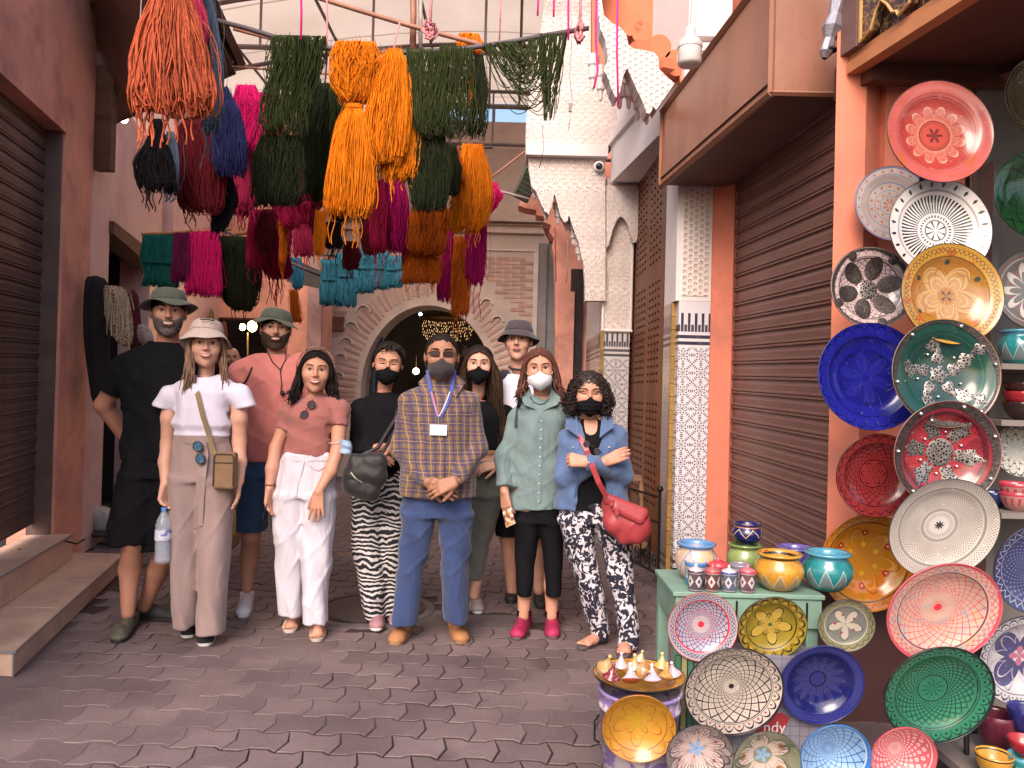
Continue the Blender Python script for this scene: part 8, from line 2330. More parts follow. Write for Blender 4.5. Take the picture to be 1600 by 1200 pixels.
p.limb([hL,kL,P(390,868,4.82),aL],[0.085,0.055,0.055,0.035]);p.limb([hR,kR,aR],[0.085,0.055,0.036])
p.body();p.eyes(DARKHAIR,browh=0.0038);p.mouth(0.6,0.026);beard(p,BEARD)
PINKT=cloth('salmon_tee_cloth',(0.56,0.185,0.165),0.10,fold=0.3)
e1,e2=shL.lerp(elL,0.6),shR.lerp(elR,0.6)
p3t=p.garment('t_shirt',PINKT,[tee],[(p.J(400,580),shL,0.058,0.068),(shL,e1,0.070,0.072),(p.J(466,580),shR,0.058,0.068),(shR,e2,0.070,0.072)],cuts=[((0,0,-1),p.J(430,720))],subtract=[(n+Vector((0,-0.01,0.06)),n+Vector((0,-0.02,0.0)),0.066,0.060)],ncut=[(e1,elL-shL,0.12),(e2,elR-shR,0.12)],rip=0.005)
DEN=cloth('blue_denim',(0.030,0.062,0.135),0.25,200,fold=0.3)
p.garment('denim_shorts',DEN,[[p.row(830,371,414,0.095),p.row(780,372,422,0.105),p.row(740,378,428,0.11)],[p.row(828,426,470,0.095,0.08),p.row(780,424,474,0.105,0.04),p.row(740,424,474,0.11)],[p.row(745,377,475,0.115),p.row(712,380,472,0.11)]],rip=0.004,cuts=[((0,0,-1),p.J(400,829))])
p.bucket_hat(GREENH,0.094,0.138,0.062,0.062,0.026,-0.02,wav=0.010,asym=0.14)
p.hair_cap(DARKHAIR,0.006,0.05,-0.05,-0.012)
cordm=M('dark_cord',(0.03,0.02,0.018),0.7)
mb=MB();c1=[p.HM@Vector((-0.078,-0.02,-0.01)),p.HM@Vector((-0.070,-0.05,-0.07)),snap([p3t,p.bodyobj],426,566,0.006),snap([p3t],438,578,0.008),snap([p3t],440,600,0.008),snap([p3t],438,616,0.010)]
mb.tube(c1,0.0032,5);c2=[p.HM@Vector((0.078,-0.02,-0.01)),p.HM@Vector((0.064,-0.05,-0.08)),snap([p3t,p.bodyobj],446,562,0.006),snap([p3t],438,578,0.010)];mb.tube(c2,0.0032,5);mb.build('hat_cord',cordm,p.t)
mb=MB();c=snap([p3t],441,614,0.014);mb.ball(c,0.013,6,sz=1.3);mb.build('cord_toggle',RUB,p.t,True)
mb=MB();mb.tube([snap([p3t],394,574,0.006),snap([p3t],390,584,0.006),snap([p3t],384,596,0.006),snap([p3t],377,604,0.008)],0.006,5);o=mb.build('backpack_strap',RUB,p.t)
WSH=M('white_sneaker',(0.60,0.60,0.68),0.5,0.06,12,60,0.2)
shoe(p,G(386,944),G(379,966),WSH,WSH,hgt=0.068,w=0.047,lace=VW);shoe(p,G(446,930),G(444,948),WSH,WSH,hgt=0.068,w=0.047)
# -- woman in mauve tee, white trousers
p=Person('smiling woman in mauve pink t-shirt and white wide trousers with a patterned hairband',4.4,-1,SK3,(493,583),htilt=-0.03,hs=1.06,hroll=0.03)
n=std_neck(p,492,626,0.044)
top=[p.row(716,446,516,0.10),p.row(690,447,519,0.105),p.row(660,449,524,0.112),p.row(648,449,528,0.115),p.row(636,454,526,0.10),p.row(627,466,516,0.085),p.row(619,478,506,0.065)]
p.torso(top,0.86)
shL,elL,wrL=p.J(453,642,0.01),p.J(431,700,-0.01),p.J(421,762,-0.08)
shR,elR,wrR=p.J(531,640,0.01),p.J(528,702,-0.04),p.J(498,768,-0.16)
p.limb([p.J(465,632),shL,elL,p.J(425,732,-0.05),wrL],[0.032,0.043,0.035,0.034,0.024]);p.limb([p.J(518,630),shR,elR,p.J(516,736,-0.10),wrR],[0.032,0.045,0.038,0.035,0.024])
p.hand(wrL,(-0.02,-0.1,-1),(1,-0.2,0),0.5,-1,0.98)
p.hand(wrR,(-0.06,-0.05,-1),(0,1,0),0.12,-1,1.0,spread=0.14,thumb_out=0.5)
hL,hR=p.J(460,770),p.J(504,770);aL,aR=P(458,958,4.44),P(497,972,4.28)
p.limb([hL,p.J(454,860),aL],[0.066,0.040,0.032]);p.limb([hR,p.J(500,862),aR],[0.066,0.040,0.032])
bare_foot_cones(p,aL,G(452,990));bare_foot_cones(p,aR,G(495,1004))
p.body();p.eyes(DARKHAIR,browh=0.0026);p.mouth(1.15,0.029)
MAUVE=cloth('mauve_tee_cloth',(0.31,0.115,0.105),0.10,fold=0.3)
e1,e2=shL.lerp(elL,0.50),shR.lerp(elR,0.42)
tops=p.garment('t_shirt',MAUVE,[top],[(p.J(465,634),shL,0.048,0.052),(shL,e1,0.054,0.050),(p.J(518,632),shR,0.048,0.056),(shR,e2,0.057,0.052)],cuts=[((0,0,-1),p.J(480,713))],subtract=[(n+Vector((0,-0.02,0.05)),n+Vector((0,-0.04,-0.015)),0.054,0.044)],ncut=[(e1,elL-shL,0.09),(e2,elR-shR,0.09)],rip=0.004,fz=7,fx=4)
WPANT=cloth('white_trouser_cotton',(0.56,0.52,0.60),0.06,fold=0.6)
tr=p.garment('trousers',WPANT,[[p.row(958,436,474,0.085,0.03),p.row(900,432,474,0.09,0.02),p.row(830,427,474,0.10),p.row(770,429,484,0.108)],[p.row(972,474,511,0.085,-0.10),p.row(900,474,514,0.09,-0.06),p.row(830,474,520,0.10,-0.02),p.row(770,476,525,0.108)],[p.row(775,428,526,0.112),p.row(740,434,523,0.11),p.row(708,442,518,0.103)]],rip=0.007,fx=8,fz=2.2,cuts=[((0,0,-1),p.J(480,970))],k=0.03,ph=1.0)
ribbon('waistband',[snap([tr,tops],x,716,0.003)for x in range(447,516,6)],0.03,WPANT,p.t)
ribbon('belt_tie',[snap([tr],x,y,0.006)for x,y in((474,718),(470,738),(463,760),(462,775))],0.014,WPANT,p.t)
ribbon('belt_tie',[snap([tr],x,y,0.006)for x,y in((474,718),(485,728),(498,734),(506,728))],0.014,WPANT,p.t)
p.hair_cap(DARKHAIR,0.012,0.084,-0.10,-0.03)
p.long_hair(DARKHAIR,[(-0.088,-0.012,-0.145,0.018,-0.025),(-0.080,0.03,-0.16,0.018,-0.02),(0.088,-0.012,-0.155,0.018,0.03),(0.08,0.03,-0.16,0.018,0.02)],n=260,r=0.0048)
hbm,t,b=new_mat('patterned_hairband');v=coords(t,'Object');t.links.new(ramp(t,noise_tex(t,v,60,1),[(0.45,(0.09,0.03,0.03)),(0.55,(0.45,0.24,0.2))]),b.inputs['Base Color'])
mb=MB();
for k in range(17):
 a=math.pi*k/16
 for q in(-1,-0.3,0.3,1):
  mb.v.append(tuple(p.HM@Vector((-0.098*math.cos(a),-0.030+0.014*q+0.012*(1-math.sin(a)),0.018+0.117*math.sin(a)+(0.004 if abs(q)<0.5 else 0)))))
for k in range(16):
 for j in range(3):mb.f.append((k*4+j,k*4+j+1,(k+1)*4+j+1,(k+1)*4+j));mb.mi.append(0)
o=mb.build('hairband',hbm,p.t,True);o.modifiers.new('s','SOLIDIFY').thickness=0.004
for sx in(-1,1):
 mb=MB();mb.tube([p.HM@Vector((sx*0.080+0.008*math.cos(t_),-0.012,-0.060+0.018*math.sin(t_)))for t_ in np.linspace(0,6.28,13)],0.0018,5);mb.build('earring',M('gold',(0.6,0.38,0.12),0.25,metal=1.0),p.t)
SST=M('cream_strap',(0.45,0.33,0.24),0.6);SSO=M('cream_sole',(0.46,0.36,0.33),0.6)
foot_bare(p,G(457,974),G(452,990),SST,SSO);foot_bare(p,G(497,985),G(495,1004),SST,SSO)
sunglasses('brown tortoiseshell sunglasses hanging from the neckline of the woman in mauve',snap([tops],481,640,0.016),0.1,0.85,-1.0,frame=M('tortoise',(0.06,0.015,0.01),0.2))
mb=MB();c=elR.lerp(wrR,0.05);mm=MB()
mk=thing('surgical_mask','pale blue surgical mask worn on the elbow of the woman in mauve','face mask',p.J(537,694,-0.03))
mm.grid(lambda u,v:tuple(p.J(530+17*u+3*math.sin(v*3),686+22*v+3*u,-0.07-0.03*math.sin(u*3.1)+0.006*math.sin(v*12))),8,10)
o=mm.build('pleated_cloth',cloth('pale_blue_mask',(0.30,0.42,0.60),0.06),mk,True);o.modifiers.new('s','SOLIDIFY').thickness=0.003
mb=MB();mb.tube([p.J(534,690,-0.075),p.J(524,692,-0.085),p.J(514,692,-0.080)],0.002,5);mb.build('ear_loop',VW,mk)
ph=thing('phone','dark phone held low by the woman in mauve on its edge','phone',p.J(413,800,-0.08))
mb=MB();mb.hexa([p.J(410,812,-0.14),p.J(417,787,-0.14),p.J(420,788,-0.04),p.J(413,815,-0.04)],[p.J(409,812,-0.14),p.J(416,787,-0.14),p.J(419,788,-0.04),p.J(412,815,-0.04)]);mb.build('body',M('phone_glass',(0.02,0.02,0.025),0.15),ph)
mb=MB();mb.tube([wrL.lerp(elL,0.08)+Vector((0.030*math.cos(t_),0.030*math.sin(t_),0))for t_ in np.linspace(0,6.28,15)],0.003,5);mb.build('bracelet',M('thread_bracelet',(0.12,0.03,0.03),0.7),p.t)
# -- woman in black shirt, zebra trousers
p=Person('short haired woman in black shirt and zebra striped trousers with a black mask',4.6,-1,SK3,(606,570),htilt=0.10,hroll=0.06,hyaw=-0.16,hs=1.06);p.L=(9,625,700)
n=std_neck(p,601,614,0.043)
top=[p.row(756,560,630,0.11),p.row(715,556,636,0.11),p.row(670,560,640,0.11),p.row(645,562,640,0.105),p.row(634,570,632,0.09),p.row(622,584,618,0.07)]
p.torso(top,0.86)
shL,elL,wrL=p.J(564,645,0.01),p.J(556,700,-0.01),p.J(578,706,-0.17)
shR,elR,wrR=p.J(640,645,0.01),p.J(640,702,-0.02),p.J(616,700,-0.16)
p.limb([p.J(575,636),shL,elL,wrL],[0.032,0.042,0.036,0.024]);p.limb([p.J(628,636),shR,elR,wrR],[0.032,0.042,0.036,0.024])
p.hand(wrL,(1,-0.15,-0.28),(0,0.6,-0.8),0.35,-1,0.95);p.hand(wrR,(-1,-0.1,0.05),(0,0.5,-0.8),0.4,1,0.95)
hL,hR=p.J(576,765),p.J(612,765);aL,aR=P(586,962,4.62),P(612,955,4.72)
p.limb([hL,p.J(576,858),aL],[0.066,0.040,0.030]);p.limb([hR,p.J(612,858),aR],[0.066,0.040,0.030])
p.body();p.eyes(DARKHAIR,browh=0.0024,closed=True)
blk_t=p.garment('shirt',BLK2,[top],[(p.J(576,638),shL,0.048,0.052),(shL,elL,0.054,0.046),(elL,wrL.lerp(elL,0.08),0.046,0.036),(p.J(628,638),shR,0.048,0.052),(shR,elR,0.054,0.046),(elR,wrR.lerp(elR,0.08),0.046,0.036)],subtract=[(n+Vector((0,-0.04,0.05)),n+Vector((0,-0.045,-0.02)),0.045,0.030)],rip=0.004)
zm,t,b=new_mat('zebra_print');v=coords(t,'Object')
ds=noise_tex(t,v,8,3,0.5);sp=t.nodes.new('ShaderNodeSeparateXYZ');t.links.new(v,sp.inputs[0])
h=(E(t,sp.outputs[2])*215.0+ds*24.0+(E(t,sp.outputs[0])*30).sin()*1.4).sin()
c=mixc(t,h.gt(0.22),(0.010,0.009,0.014),(0.56,0.52,0.54));t.links.new(c,b.inputs['Base Color']);b.inputs['Roughness'].default_value=0.9
bump(t,b,noise_tex(t,v,7,4),0.5,0.05)
p.garment('trousers',zm,[[p.row(966,572,602,0.075),p.row(940,566,602,0.08),p.row(850,552,600,0.095),p.row(770,550,596,0.105)],[p.row(964,600,628,0.075,0.08),p.row(850,594,634,0.095,0.04),p.row(770,592,638,0.105)],[p.row(775,551,637,0.11),p.row(735,556,634,0.105)]],rip=0.006,fz=2,cuts=[((0,0,-1),p.J(590,968))])
p.mask(BLK,cone=0.004,pleat=0.0006)
p.hair_cap(DARKHAIR,0.018,0.092,-0.08,-0.035,rough=0.002)
mb=MB();K=60
roots=[]
for k in range(K):
 a0=rng.uniform(-0.6,0.8);x=rng.uniform(-0.05,0.06);y=rng.uniform(-0.07,0.03)
 c0=Vector((x,y,0.118-x*x*9-(y+0.0)**2*7));mb.tube([p.HM@c0,p.HM@(c0+Vector((0.015,-0.015,0.010))),p.HM@(c0+Vector((0.034,-0.028,-0.004)))],[0.004,0.0035,0.001],4)
mb.build('hair_strands',DARKHAIR,p.t)
PKS=M('dusty_pink_shoe',(0.33,0.17,0.20),0.75,0.1,30,120,0.5)
shoe(p,G(590,968),G(588,987),PKS,VW,hgt=0.055,w=0.044);shoe(p,G(616,962),G(620,978),PKS,VW,hgt=0.055,w=0.044)
BAGB=M('black_nylon',(0.010,0.008,0.011),0.55,0.3,10,60,0.5,sheen=0.2);BAGG=M('charcoal_nylon',(0.032,0.026,0.032),0.55,0.2,14,60,0.4)
bc=P(565,745,4.30)
sb=thing('shoulder_bag','black nylon slouchy shoulder bag in front of the zebra trousers','bag',bc)
f=Field(bc-Vector((0.2,0.13,0.2)),bc+Vector((0.2,0.13,0.2)),0.008)
f.cone(P(556,722,4.30),P(592,722,4.30),0.05,0.05,0.03,flat=((0,1,0),1.2));f.cone(P(548,758,4.30),P(580,768,4.30),0.055,0.055,0.04,flat=((0,1,0),1.1));f.cone(P(556,740,4.30),P(590,742,4.30),0.07,0.06,0.03,flat=((0,1,0),1.2));f.ripple(0.004,10,8)
V,F=f.mesh();bob=to_obj('body',V,F,BAGB,sb)
f=Field(bc-Vector((0.2,0.13,0.2)),bc+Vector((0.2,0.13,0.2)),0.008);f.cone(P(556,728,4.285),P(556,752,4.285),0.045,0.050,0.03,flat=((0,1,0),1.3));f.cone(P(552,752,4.285),P(576,758,4.285),0.045,0.04,0.03,flat=((0,1,0),1.3))
V,F=f.mesh();to_obj('front_pocket',V,F,BAGG,sb)
ribbon('zip',[snap([bob],x,y,0.035)for x,y in((548,738),(556,748),(566,754))],0.006,M('zip_metal',(0.5,0.5,0.5),0.3,metal=0.9),sb)
mb=MB();mb.tube([P(556,716,4.28),P(590,700,4.36),P(618,655,4.44),P(624,630,4.56)],0.012,6);mb.build('strap',BAGG,sb,True)
mb=MB();mb.tube([P(590,722,4.28),P(600,704,4.34),P(620,668,4.42)],0.010,6);mb.build('strap',BAGB,sb,True)
# -- guide in the plaid shirt
p=Person('tour guide man in plaid shirt and blue jeans wearing a lanyard badge and dark mask',4.3,1,SK4,(690,559),htilt=0.0,hs=1.14);p.L=(12,618,740)
n=std_neck(p,690,606,0.062)
sh=[p.row(776,627,741,0.155,-0.01),p.row(730,626,742,0.165,-0.02),p.row(690,630,740,0.155,-0.01),p.row(650,630,744,0.14),p.row(632,636,738,0.12),p.row(618,655,722,0.09),p.row(606,668,712,0.07)]
p.torso(sh,0.86)
shL,elL,wrL=p.J(641,640,0.0),p.J(626,705,-0.02),p.J(668,752,-0.20)
shR,elR,wrR=p.J(733,640,0.0),p.J(744,705,-0.02),p.J(714,750,-0.20)
p.limb([p.J(652,632),shL,elL,wrL],[0.036,0.05,0.045,0.032]);p.limb([p.J(722,632),shR,elR,wrR],[0.036,0.05,0.045,0.032])
p.hand(wrL,(1,-0.15,-0.38),(0.2,0.9,-0.3),0.35,-1,1.08);p.hand(wrR+Vector((0,-0.035,0)),(-1,-0.05,-0.42),(0,0.9,-0.3),0.45,1,1.08)
hL,hR=p.J(656,800),p.J(712,800);aL,aR=P(634,978,4.34),P(714,975,4.34)
p.limb([hL,p.J(650,880),aL],[0.075,0.048,0.034]);p.limb([hR,p.J(710,880),aR],[0.075,0.048,0.034])
p.body();p.eyes(DARKHAIR,browh=0.004)
pl,t,b=new_mat('plaid_flannel');v=coords(t,'Object');sp=t.nodes.new('ShaderNodeSeparateXYZ');t.links.new(v,sp.inputs[0])
w_=noise_tex(t,v,6,2)*0.03
X_=E(t,sp.outputs[0])+E(t,sp.outputs[1])*0.55+w_;Z_=E(t,sp.outputs[2])+w_
fx_=(X_*(1/0.052)).frac();fz_=(Z_*(1/0.052)).frac()
c=mixc(t,fz_.lt(0.42),(0.075,0.050,0.085),(0.155,0.095,0.060))
c=mixc(t,fx_.lt(0.40)*0.55,c,(0.045,0.03,0.085))
c=mixc(t,((fx_-0.70).abs().lt(0.045))*0.8,c,(0.34,0.20,0.05));c=mixc(t,((fz_-0.72).abs().lt(0.04))*0.7,c,(0.34,0.20,0.07));c=mixc(t,((fx_-0.2).abs().lt(0.03))*0.7,c,(0.03,0.02,0.05))
t.links.new(c,b.inputs['Base Color']);b.inputs['Roughness'].default_value=0.95;b.inputs['Sheen Weight'].default_value=0.2
bump(t,b,noise_tex(t,coords(t,'Object',(1,1,0.5)),8,4,0.5,0.6),0.4,0.05)
plaid=p.garment('plaid_shirt',pl,[sh],[(p.J(656,634),shL,0.055,0.063),(shL,elL,0.064,0.057),(elL,wrL.lerp(elL,0.06),0.055,0.042),(p.J(720,634),shR,0.055,0.063),(shR,elR,0.064,0.057),(elR,wrR.lerp(elR,0.06),0.055,0.042)],cuts=[((0,0,-1),p.J(684,774))],subtract=[(n+Vector((0,-0.04,0.06)),n+Vector((0,-0.05,-0.01)),0.058,0.034)],rip=0.005)
mb=MB()
for sx in(-1,1):
 mb=MB();q=[p.J(690+sx*24,597,0.0),p.J(690+sx*10,622,-0.10),p.J(690+sx*22,632,-0.12),p.J(690+sx*37,610,-0.04)]
 mb.hexa(q if sx>0 else q[::-1],[x+Vector((0,0.006,0))for x in(q if sx>0 else q[::-1])]);mb.build('collar',pl,p.t)
ribbon('button_placket',[snap([plaid],689+0.5*(y-640)/130,y,0.003)for y in range(640,772,12)],0.030,pl,p.t,th=0.002)
qk=[snap([plaid],x,y,0.003)for x,y in((709,630),(735,629),(736,650),(722,657),(709,650))]
mb=MB();mb.prism(qk,(0,0.002,0));mb.build('chest_pocket',pl,p.t)
JEAN=cloth('royal_blue_jeans',(0.036,0.058,0.150),0.2,200,fold=0.6)
p.garment('jeans',JEAN,[[p.row(974,614,650,0.08),p.row(930,616,656,0.085),p.row(870,622,668,0.09),p.row(800,627,684,0.11)],[p.row(970,694,730,0.08),p.row(930,692,732,0.085),p.row(870,690,734,0.09),p.row(800,682,740,0.11)],[p.row(805,627,741,0.12),p.row(765,631,738,0.12)]],rip=0.007,fz=3.2,cuts=[((0,0,-1),p.J(670,975))])
p.mask(cloth('charcoal_mask',(0.045,0.035,0.04),0.08),cone=0.006,off=0.006,top=-0.016)
p.hair_cap(DARKHAIR,0.007,0.078,-0.075,-0.03,rough=0.001)
LENSB=M('brown_tint_lens',(0.03,0.014,0.012),0.3,spec=0.3)
for sx in(-1,1):
 mb=MB();pts=[(sx*0.033+0.025*sx*0+a*0.024,0.014+b_*0.0125)for a,b_ in((-1,0.7),(-0.6,0.95),(0.6,1),(1,0.7),(0.9,-0.6),(0.3,-1),(-0.5,-0.9),(-0.95,-0.4))]
 q=[p.HM@Vector((x,-0.098+abs(x)*0.25,z))for x,z in pts];mb.prism(q,(0,0.002,0));mb.build('spectacle_lens',LENSB,p.t)
 mb=MB();mb.tube(q+[q[0]],0.0016,5);mb.tube([p.HM@Vector((sx*0.058,-0.082,0.022)),p.HM@Vector((sx*0.080,0.0,0.016))],0.0018,5);mb.build('spectacle_frame',M('dark_frame',(0.03,0.012,0.010),0.25,spec=0.6),p.t)
LB=M('blue_lanyard',(0.035,0.055,0.28),0.6);LR=M('red_lanyard_print',(0.50,0.13,0.13),0.6);LWh=M('white_lanyard_print',(0.5,0.42,0.46),0.6)
ly=thing('lanyard_badge','blue and red lanyard with a blank white badge on the guide','badge',p.J(685,670,-0.17))
ribbon('strap',[p.J(668,590,-0.04)]+[snap([plaid],x,y,0.008)for x,y in((672,608),(677,625),(681,640),(684,652))],0.020,LB,ly)
ribbon('red_stripe',[snap([plaid],x,y,0.012)for x,y in((674,612),(678,628),(682,642),(685,652))],0.009,LR,ly)
ribbon('strap',[p.J(710,590,-0.04)]+[snap([plaid],x,y,0.008)for x,y in((706,608),(700,626),(693,642),(686,652))],0.020,LB,ly)
ribbon('white_stripe',[snap([plaid],x,y,0.012)for x,y in((703,612),(697,628),(691,642),(686,650))],0.007,LWh,ly)
mb=MB();mb.tube([snap([plaid],685,650,0.014),snap([plaid],685,664,0.016)],0.005,6);mb.build('clip',M('zip_metal',(0.5,0.5,0.5),0.3,metal=0.9),ly)
c=snap([plaid],685,672,0.020);mb=MB();w2,h2=13.5*4.1/1200,8.5*4.1/1200;mb.box(c+Vector((-w2,-0.0015,-h2)),c+Vector((w2,0.0015,h2)));bevel(mb.build('badge_card',M('white_card',(0.62,0.60,0.72),0.35,0.04),ly),0.001)
SUE=M('tan_suede_shoe',(0.34,0.155,0.065),0.8,0.15,18,120,0.4);SUS=M('tan_sole',(0.26,0.15,0.09),0.8)
shoe(p,G(634,986),G(616,1010),SUE,SUS,hgt=0.07,w=0.050,lace=SUS);shoe(p,G(712,984),G(722,1008),SUE,SUS,hgt=0.07,w=0.050,lace=SUS)
# -- woman behind the guide
p=Person('long haired woman in black top and grey green leggings behind the guide',4.95,-1,SK2,(748,573),htilt=-0.02,hs=1.08)
n=std_neck(p,748,614,0.042,0.02)
top=[p.row(700,724,790,0.10),p.row(665,724,790,0.11),p.row(650,722,790,0.11),p.row(638,728,780,0.09),p.row(626,738,762,0.065)]
p.torso([p.row(745,722,790,0.11)]+top,0.86)
shL,elL,wrL=p.J(722,645,0.02),p.J(716,700,0.02),p.J(724,750,0.0);shR,elR,wrR=p.J(790,645,0.02),p.J(794,700,0.0),p.J(778,726,-0.12)
p.limb([p.J(735,640),shL,elL,wrL],[0.030,0.041,0.034,0.023]);p.limb([p.J(777,640),shR,elR,wrR],[0.030,0.041,0.034,0.023])
p.hand(wrL,(0,0,-1),(1,0,0),0.4,-1,0.95);p.hand(wrR,(-1,-0.2,-0.2),(0,0.7,-0.7),0.6,1,0.95)
hL,hR=p.J(734,770),p.J(770,770);aL,aR=P(741,930,4.95),P(712,930,5.05)
p.limb([hL,p.J(728,850),P(712,934,5.05)],[0.066,0.040,0.030]);p.limb([hR,p.J(756,850),aL],[0.066,0.040,0.030])
p.body();p.eyes(DARKHAIR,browh=0.0028)
p.garment('top',BLK,[top],[(p.J(736,642),shL,0.045,0.048),(shL,shL.lerp(elL,0.5),0.05,0.048),(p.J(776,642),shR,0.045,0.048),(shR,shR.lerp(elR,0.5),0.05,0.048)],cuts=[((0,0,-1),p.J(750,704))],subtract=[(n+Vector((0,-0.02,0.05)),n+Vector((0,-0.03,-0.01)),0.050,0.044)],rip=0.003)
p.garment('leggings',cloth('grey_green_leggings',(0.12,0.125,0.12),0.08),[[p.row(905,734,754,0.052),p.row(850,735,766,0.065),p.row(770,742,790,0.105)],[p.row(905,706,726,0.052,0.06),p.row(850,708,738,0.065),p.row(770,718,764,0.105)],[p.row(775,718,790,0.11),p.row(735,720,788,0.105),p.row(718,724,786,0.10)]],rip=0.003,cuts=[((0,0,-1),p.J(745,908))])
ribbon('belt',[p.J(x,706,-0.112+0.00006*(x-757)**2)for x in range(728,790,8)],0.018,M('tan_belt',(0.28,0.16,0.1),0.6),p.t)
p.mask(BLK,cone=0.0);p.hair_cap(DARKHAIR,0.012,0.082,-0.12,-0.03)
p.long_hair(BROWNHAIR,[(-0.085,0.0,-0.20,0.016,0.0),(0.100,-0.02,-0.46,0.022,0.05),(0.088,0.02,-0.40,0.022,0.03),(0.11,-0.01,-0.40,0.02,0.04)],n=330,r=0.005)
p.hair_cap(DARKHAIR,0.017,0.080,0.02,0.03,name='hair_top')
GRS=M('pale_grey_sneaker',(0.30,0.26,0.26),0.6)
shoe(p,G(742,940),G(747,960),GRS,VW,hgt=0.06,w=0.042,lace=VW);shoe(p,G(713,934),G(710,950),GRS,VW,hgt=0.06,w=0.042)
# -- man in the dark bucket hat
p=Person('man in white shirt with navy sleeves and a charcoal bucket hat standing at the back',5.1,1,SK2,(810,535),htilt=-0.04,hs=1.08,hyaw=0.12)
n=std_neck(p,811,574,0.054)
top=[p.row(740,772,850,0.12),p.row(690,770,852,0.12),p.row(630,770,856,0.12),p.row(600,774,854,0.11),p.row(586,790,836,0.08)]
p.torso(top,0.88)
shL,elL,wrL=p.J(772,606,0.02),p.J(764,668,0.04),p.J(772,728,0.0);shR,elR,wrR=p.J(852,606,0.02),p.J(862,668,0.04),p.J(856,728,0.0)
p.limb([p.J(790,596),shL,elL,wrL],[0.037,0.052,0.04,0.028]);p.limb([p.J(836,596),shR,elR,wrR],[0.037,0.052,0.04,0.028])
p.hand(wrL,(0,0,-1),(1,0,0),0.4,-1);p.hand(wrR,(0,0,-1),(-1,0,0),0.4,1)
hL,hR=p.J(790,760),p.J(832,760);aL,aR=P(800,922,5.15),P(842,922,5.0)
p.limb([hL,p.J(794,840),aL],[0.085,0.055,0.036]);p.limb([hR,p.J(838,838),P(840,872,5.06),aR],[0.085,0.052,0.05,0.034])
p.body();p.eyes(DARKHAIR,browh=0.0035);p.mouth(0.05,0.022)
p.patch('moustache',[(x,-0.036-abs(x)*0.15)for x in np.linspace(-0.022,0.022,7)],[0.001,0.002,0.0025,0.002,0.0025,0.002,0.001],BEARD,0.0025)
p.garment('t_shirt',WHITE,[top],[],cuts=[((0,0,-1),p.J(810,738))],subtract=[(n+Vector((0,-0.01,0.06)),n+Vector((0,-0.02,0.0)),0.066,0.062)],rip=0.004)
NAVY=cloth('navy_sleeve_cloth',(0.022,0.020,0.035),0.15)
p.garment('sleeves',NAVY,[],[(p.J(790,592),shL,0.060,0.068,0.02),(shL,shL.lerp(elL,0.62),0.070,0.068,0.02),(p.J(834,592),shR,0.060,0.068,0.02),(shR,shR.lerp(elR,0.62),0.070,0.068,0.02)],subtract=[(n+Vector((0,-0.01,0.06)),n+Vector((0,-0.02,-0.04)),0.068,0.066)],rip=0.003)
mb=MB();mb.tube([n+Vector((0.066*math.cos(a),-0.015+0.066*math.sin(a),0.004-0.022*(math.sin(a)<0)*abs(math.sin(a))))for a in np.linspace(0,6.28,25)],0.008,6);mb.build('neckband',NAVY,p.t,True)
p.garment('shorts',BLK2,[[p.row(835,774,812,0.10),p.row(760,774,814,0.11)],[p.row(835,816,854,0.10),p.row(760,812,852,0.11)],[p.row(765,773,853,0.115),p.row(730,776,850,0.11)]],rip=0.003)
p.bucket_hat(cloth('charcoal_hat_cloth',(0.055,0.045,0.055),0.12),0.094,0.140,0.062,0.066,0.050,-0.12,wav=0.006)
p.hair_cap(DARKHAIR,0.006,0.05,-0.06,-0.02)
shoe(p,G(842,932),G(846,952),RUB,RUB,hgt=0.08,w=0.045,lace=VW);shoe(p,G(800,926),G(798,944),RUB,RUB,hgt=0.08,w=0.045)
# -- woman in teal shirt
p=Person('woman in grey teal linen shirt and black leggings with a white mask and pink shoes',4.5,-1,SK3,(843,579),htilt=0.03,hyaw=0.02,hroll=-0.05,hs=1.06);p.L=(8,636,740)
n=std_neck(p,846,624,0.043)
sh=[p.row(796,792,880,0.125),p.row(740,796,882,0.125),p.row(690,800,882,0.12),p.row(660,800,886,0.12),p.row(646,808,882,0.105),p.row(636,818,872,0.085),p.row(626,830,860,0.065)]
p.torso(sh,0.84)
shL,elL,wrL=p.J(812,655,0.0),p.J(787,715,-0.02),p.J(788,768,-0.10);shR,elR,wrR=p.J(888,655,0.0),p.J(894,715,0.0),p.J(886,768,-0.02)
p.limb([p.J(815,646),shL,elL,wrL],[0.032,0.044,0.037,0.025]);p.limb([p.J(875,646),shR,elR,wrR],[0.032,0.044,0.037,0.025])
p.hand(wrL,(0.16,-0.1,-1),(0.6,0.7,0),0.55,-1,0.98);p.hand(wrR,(0,0,-1),(-1,0,0),0.4,1,0.95)
hL,hR=p.J(820,800),p.J(862,800);aL,aR=P(818,962,4.52),P(862,962,4.52)
p.limb([hL,p.J(822,870),P(820,915,4.54),aL],[0.068,0.045,0.044,0.034]);p.limb([hR,p.J(862,870),P(862,915,4.54),aR],[0.068,0.045,0.044,0.034])
p.body();p.eyes(BROWNHAIR,browh=0.0026)
TEAL=cloth('grey_teal_linen',(0.15,0.21,0.22),0.12,220,fold=0.7)
c1,c2=wrL.lerp(elL,0.12),wrR.lerp(elR,0.12)
shirt=p.garment('linen_shirt',TEAL,[sh],[(p.J(820,648),shL,0.048,0.053),(shL,elL,0.054,0.048),(elL,c1,0.048,0.043),(p.J(875,648),shR,0.048,0.053),(shR,elR,0.054,0.048),(elR,c2,0.048,0.043)],cuts=[((0.05,0,-1),p.J(836,793))],subtract=[(n+Vector((0,-0.05,0.04)),n+Vector((0,-0.07,-0.05)),0.052,0.022)],rip=0.006,ncut=[(c1,wrL-elL,0.08),(c2,wrR-elR,0.08)])
mb=MB()
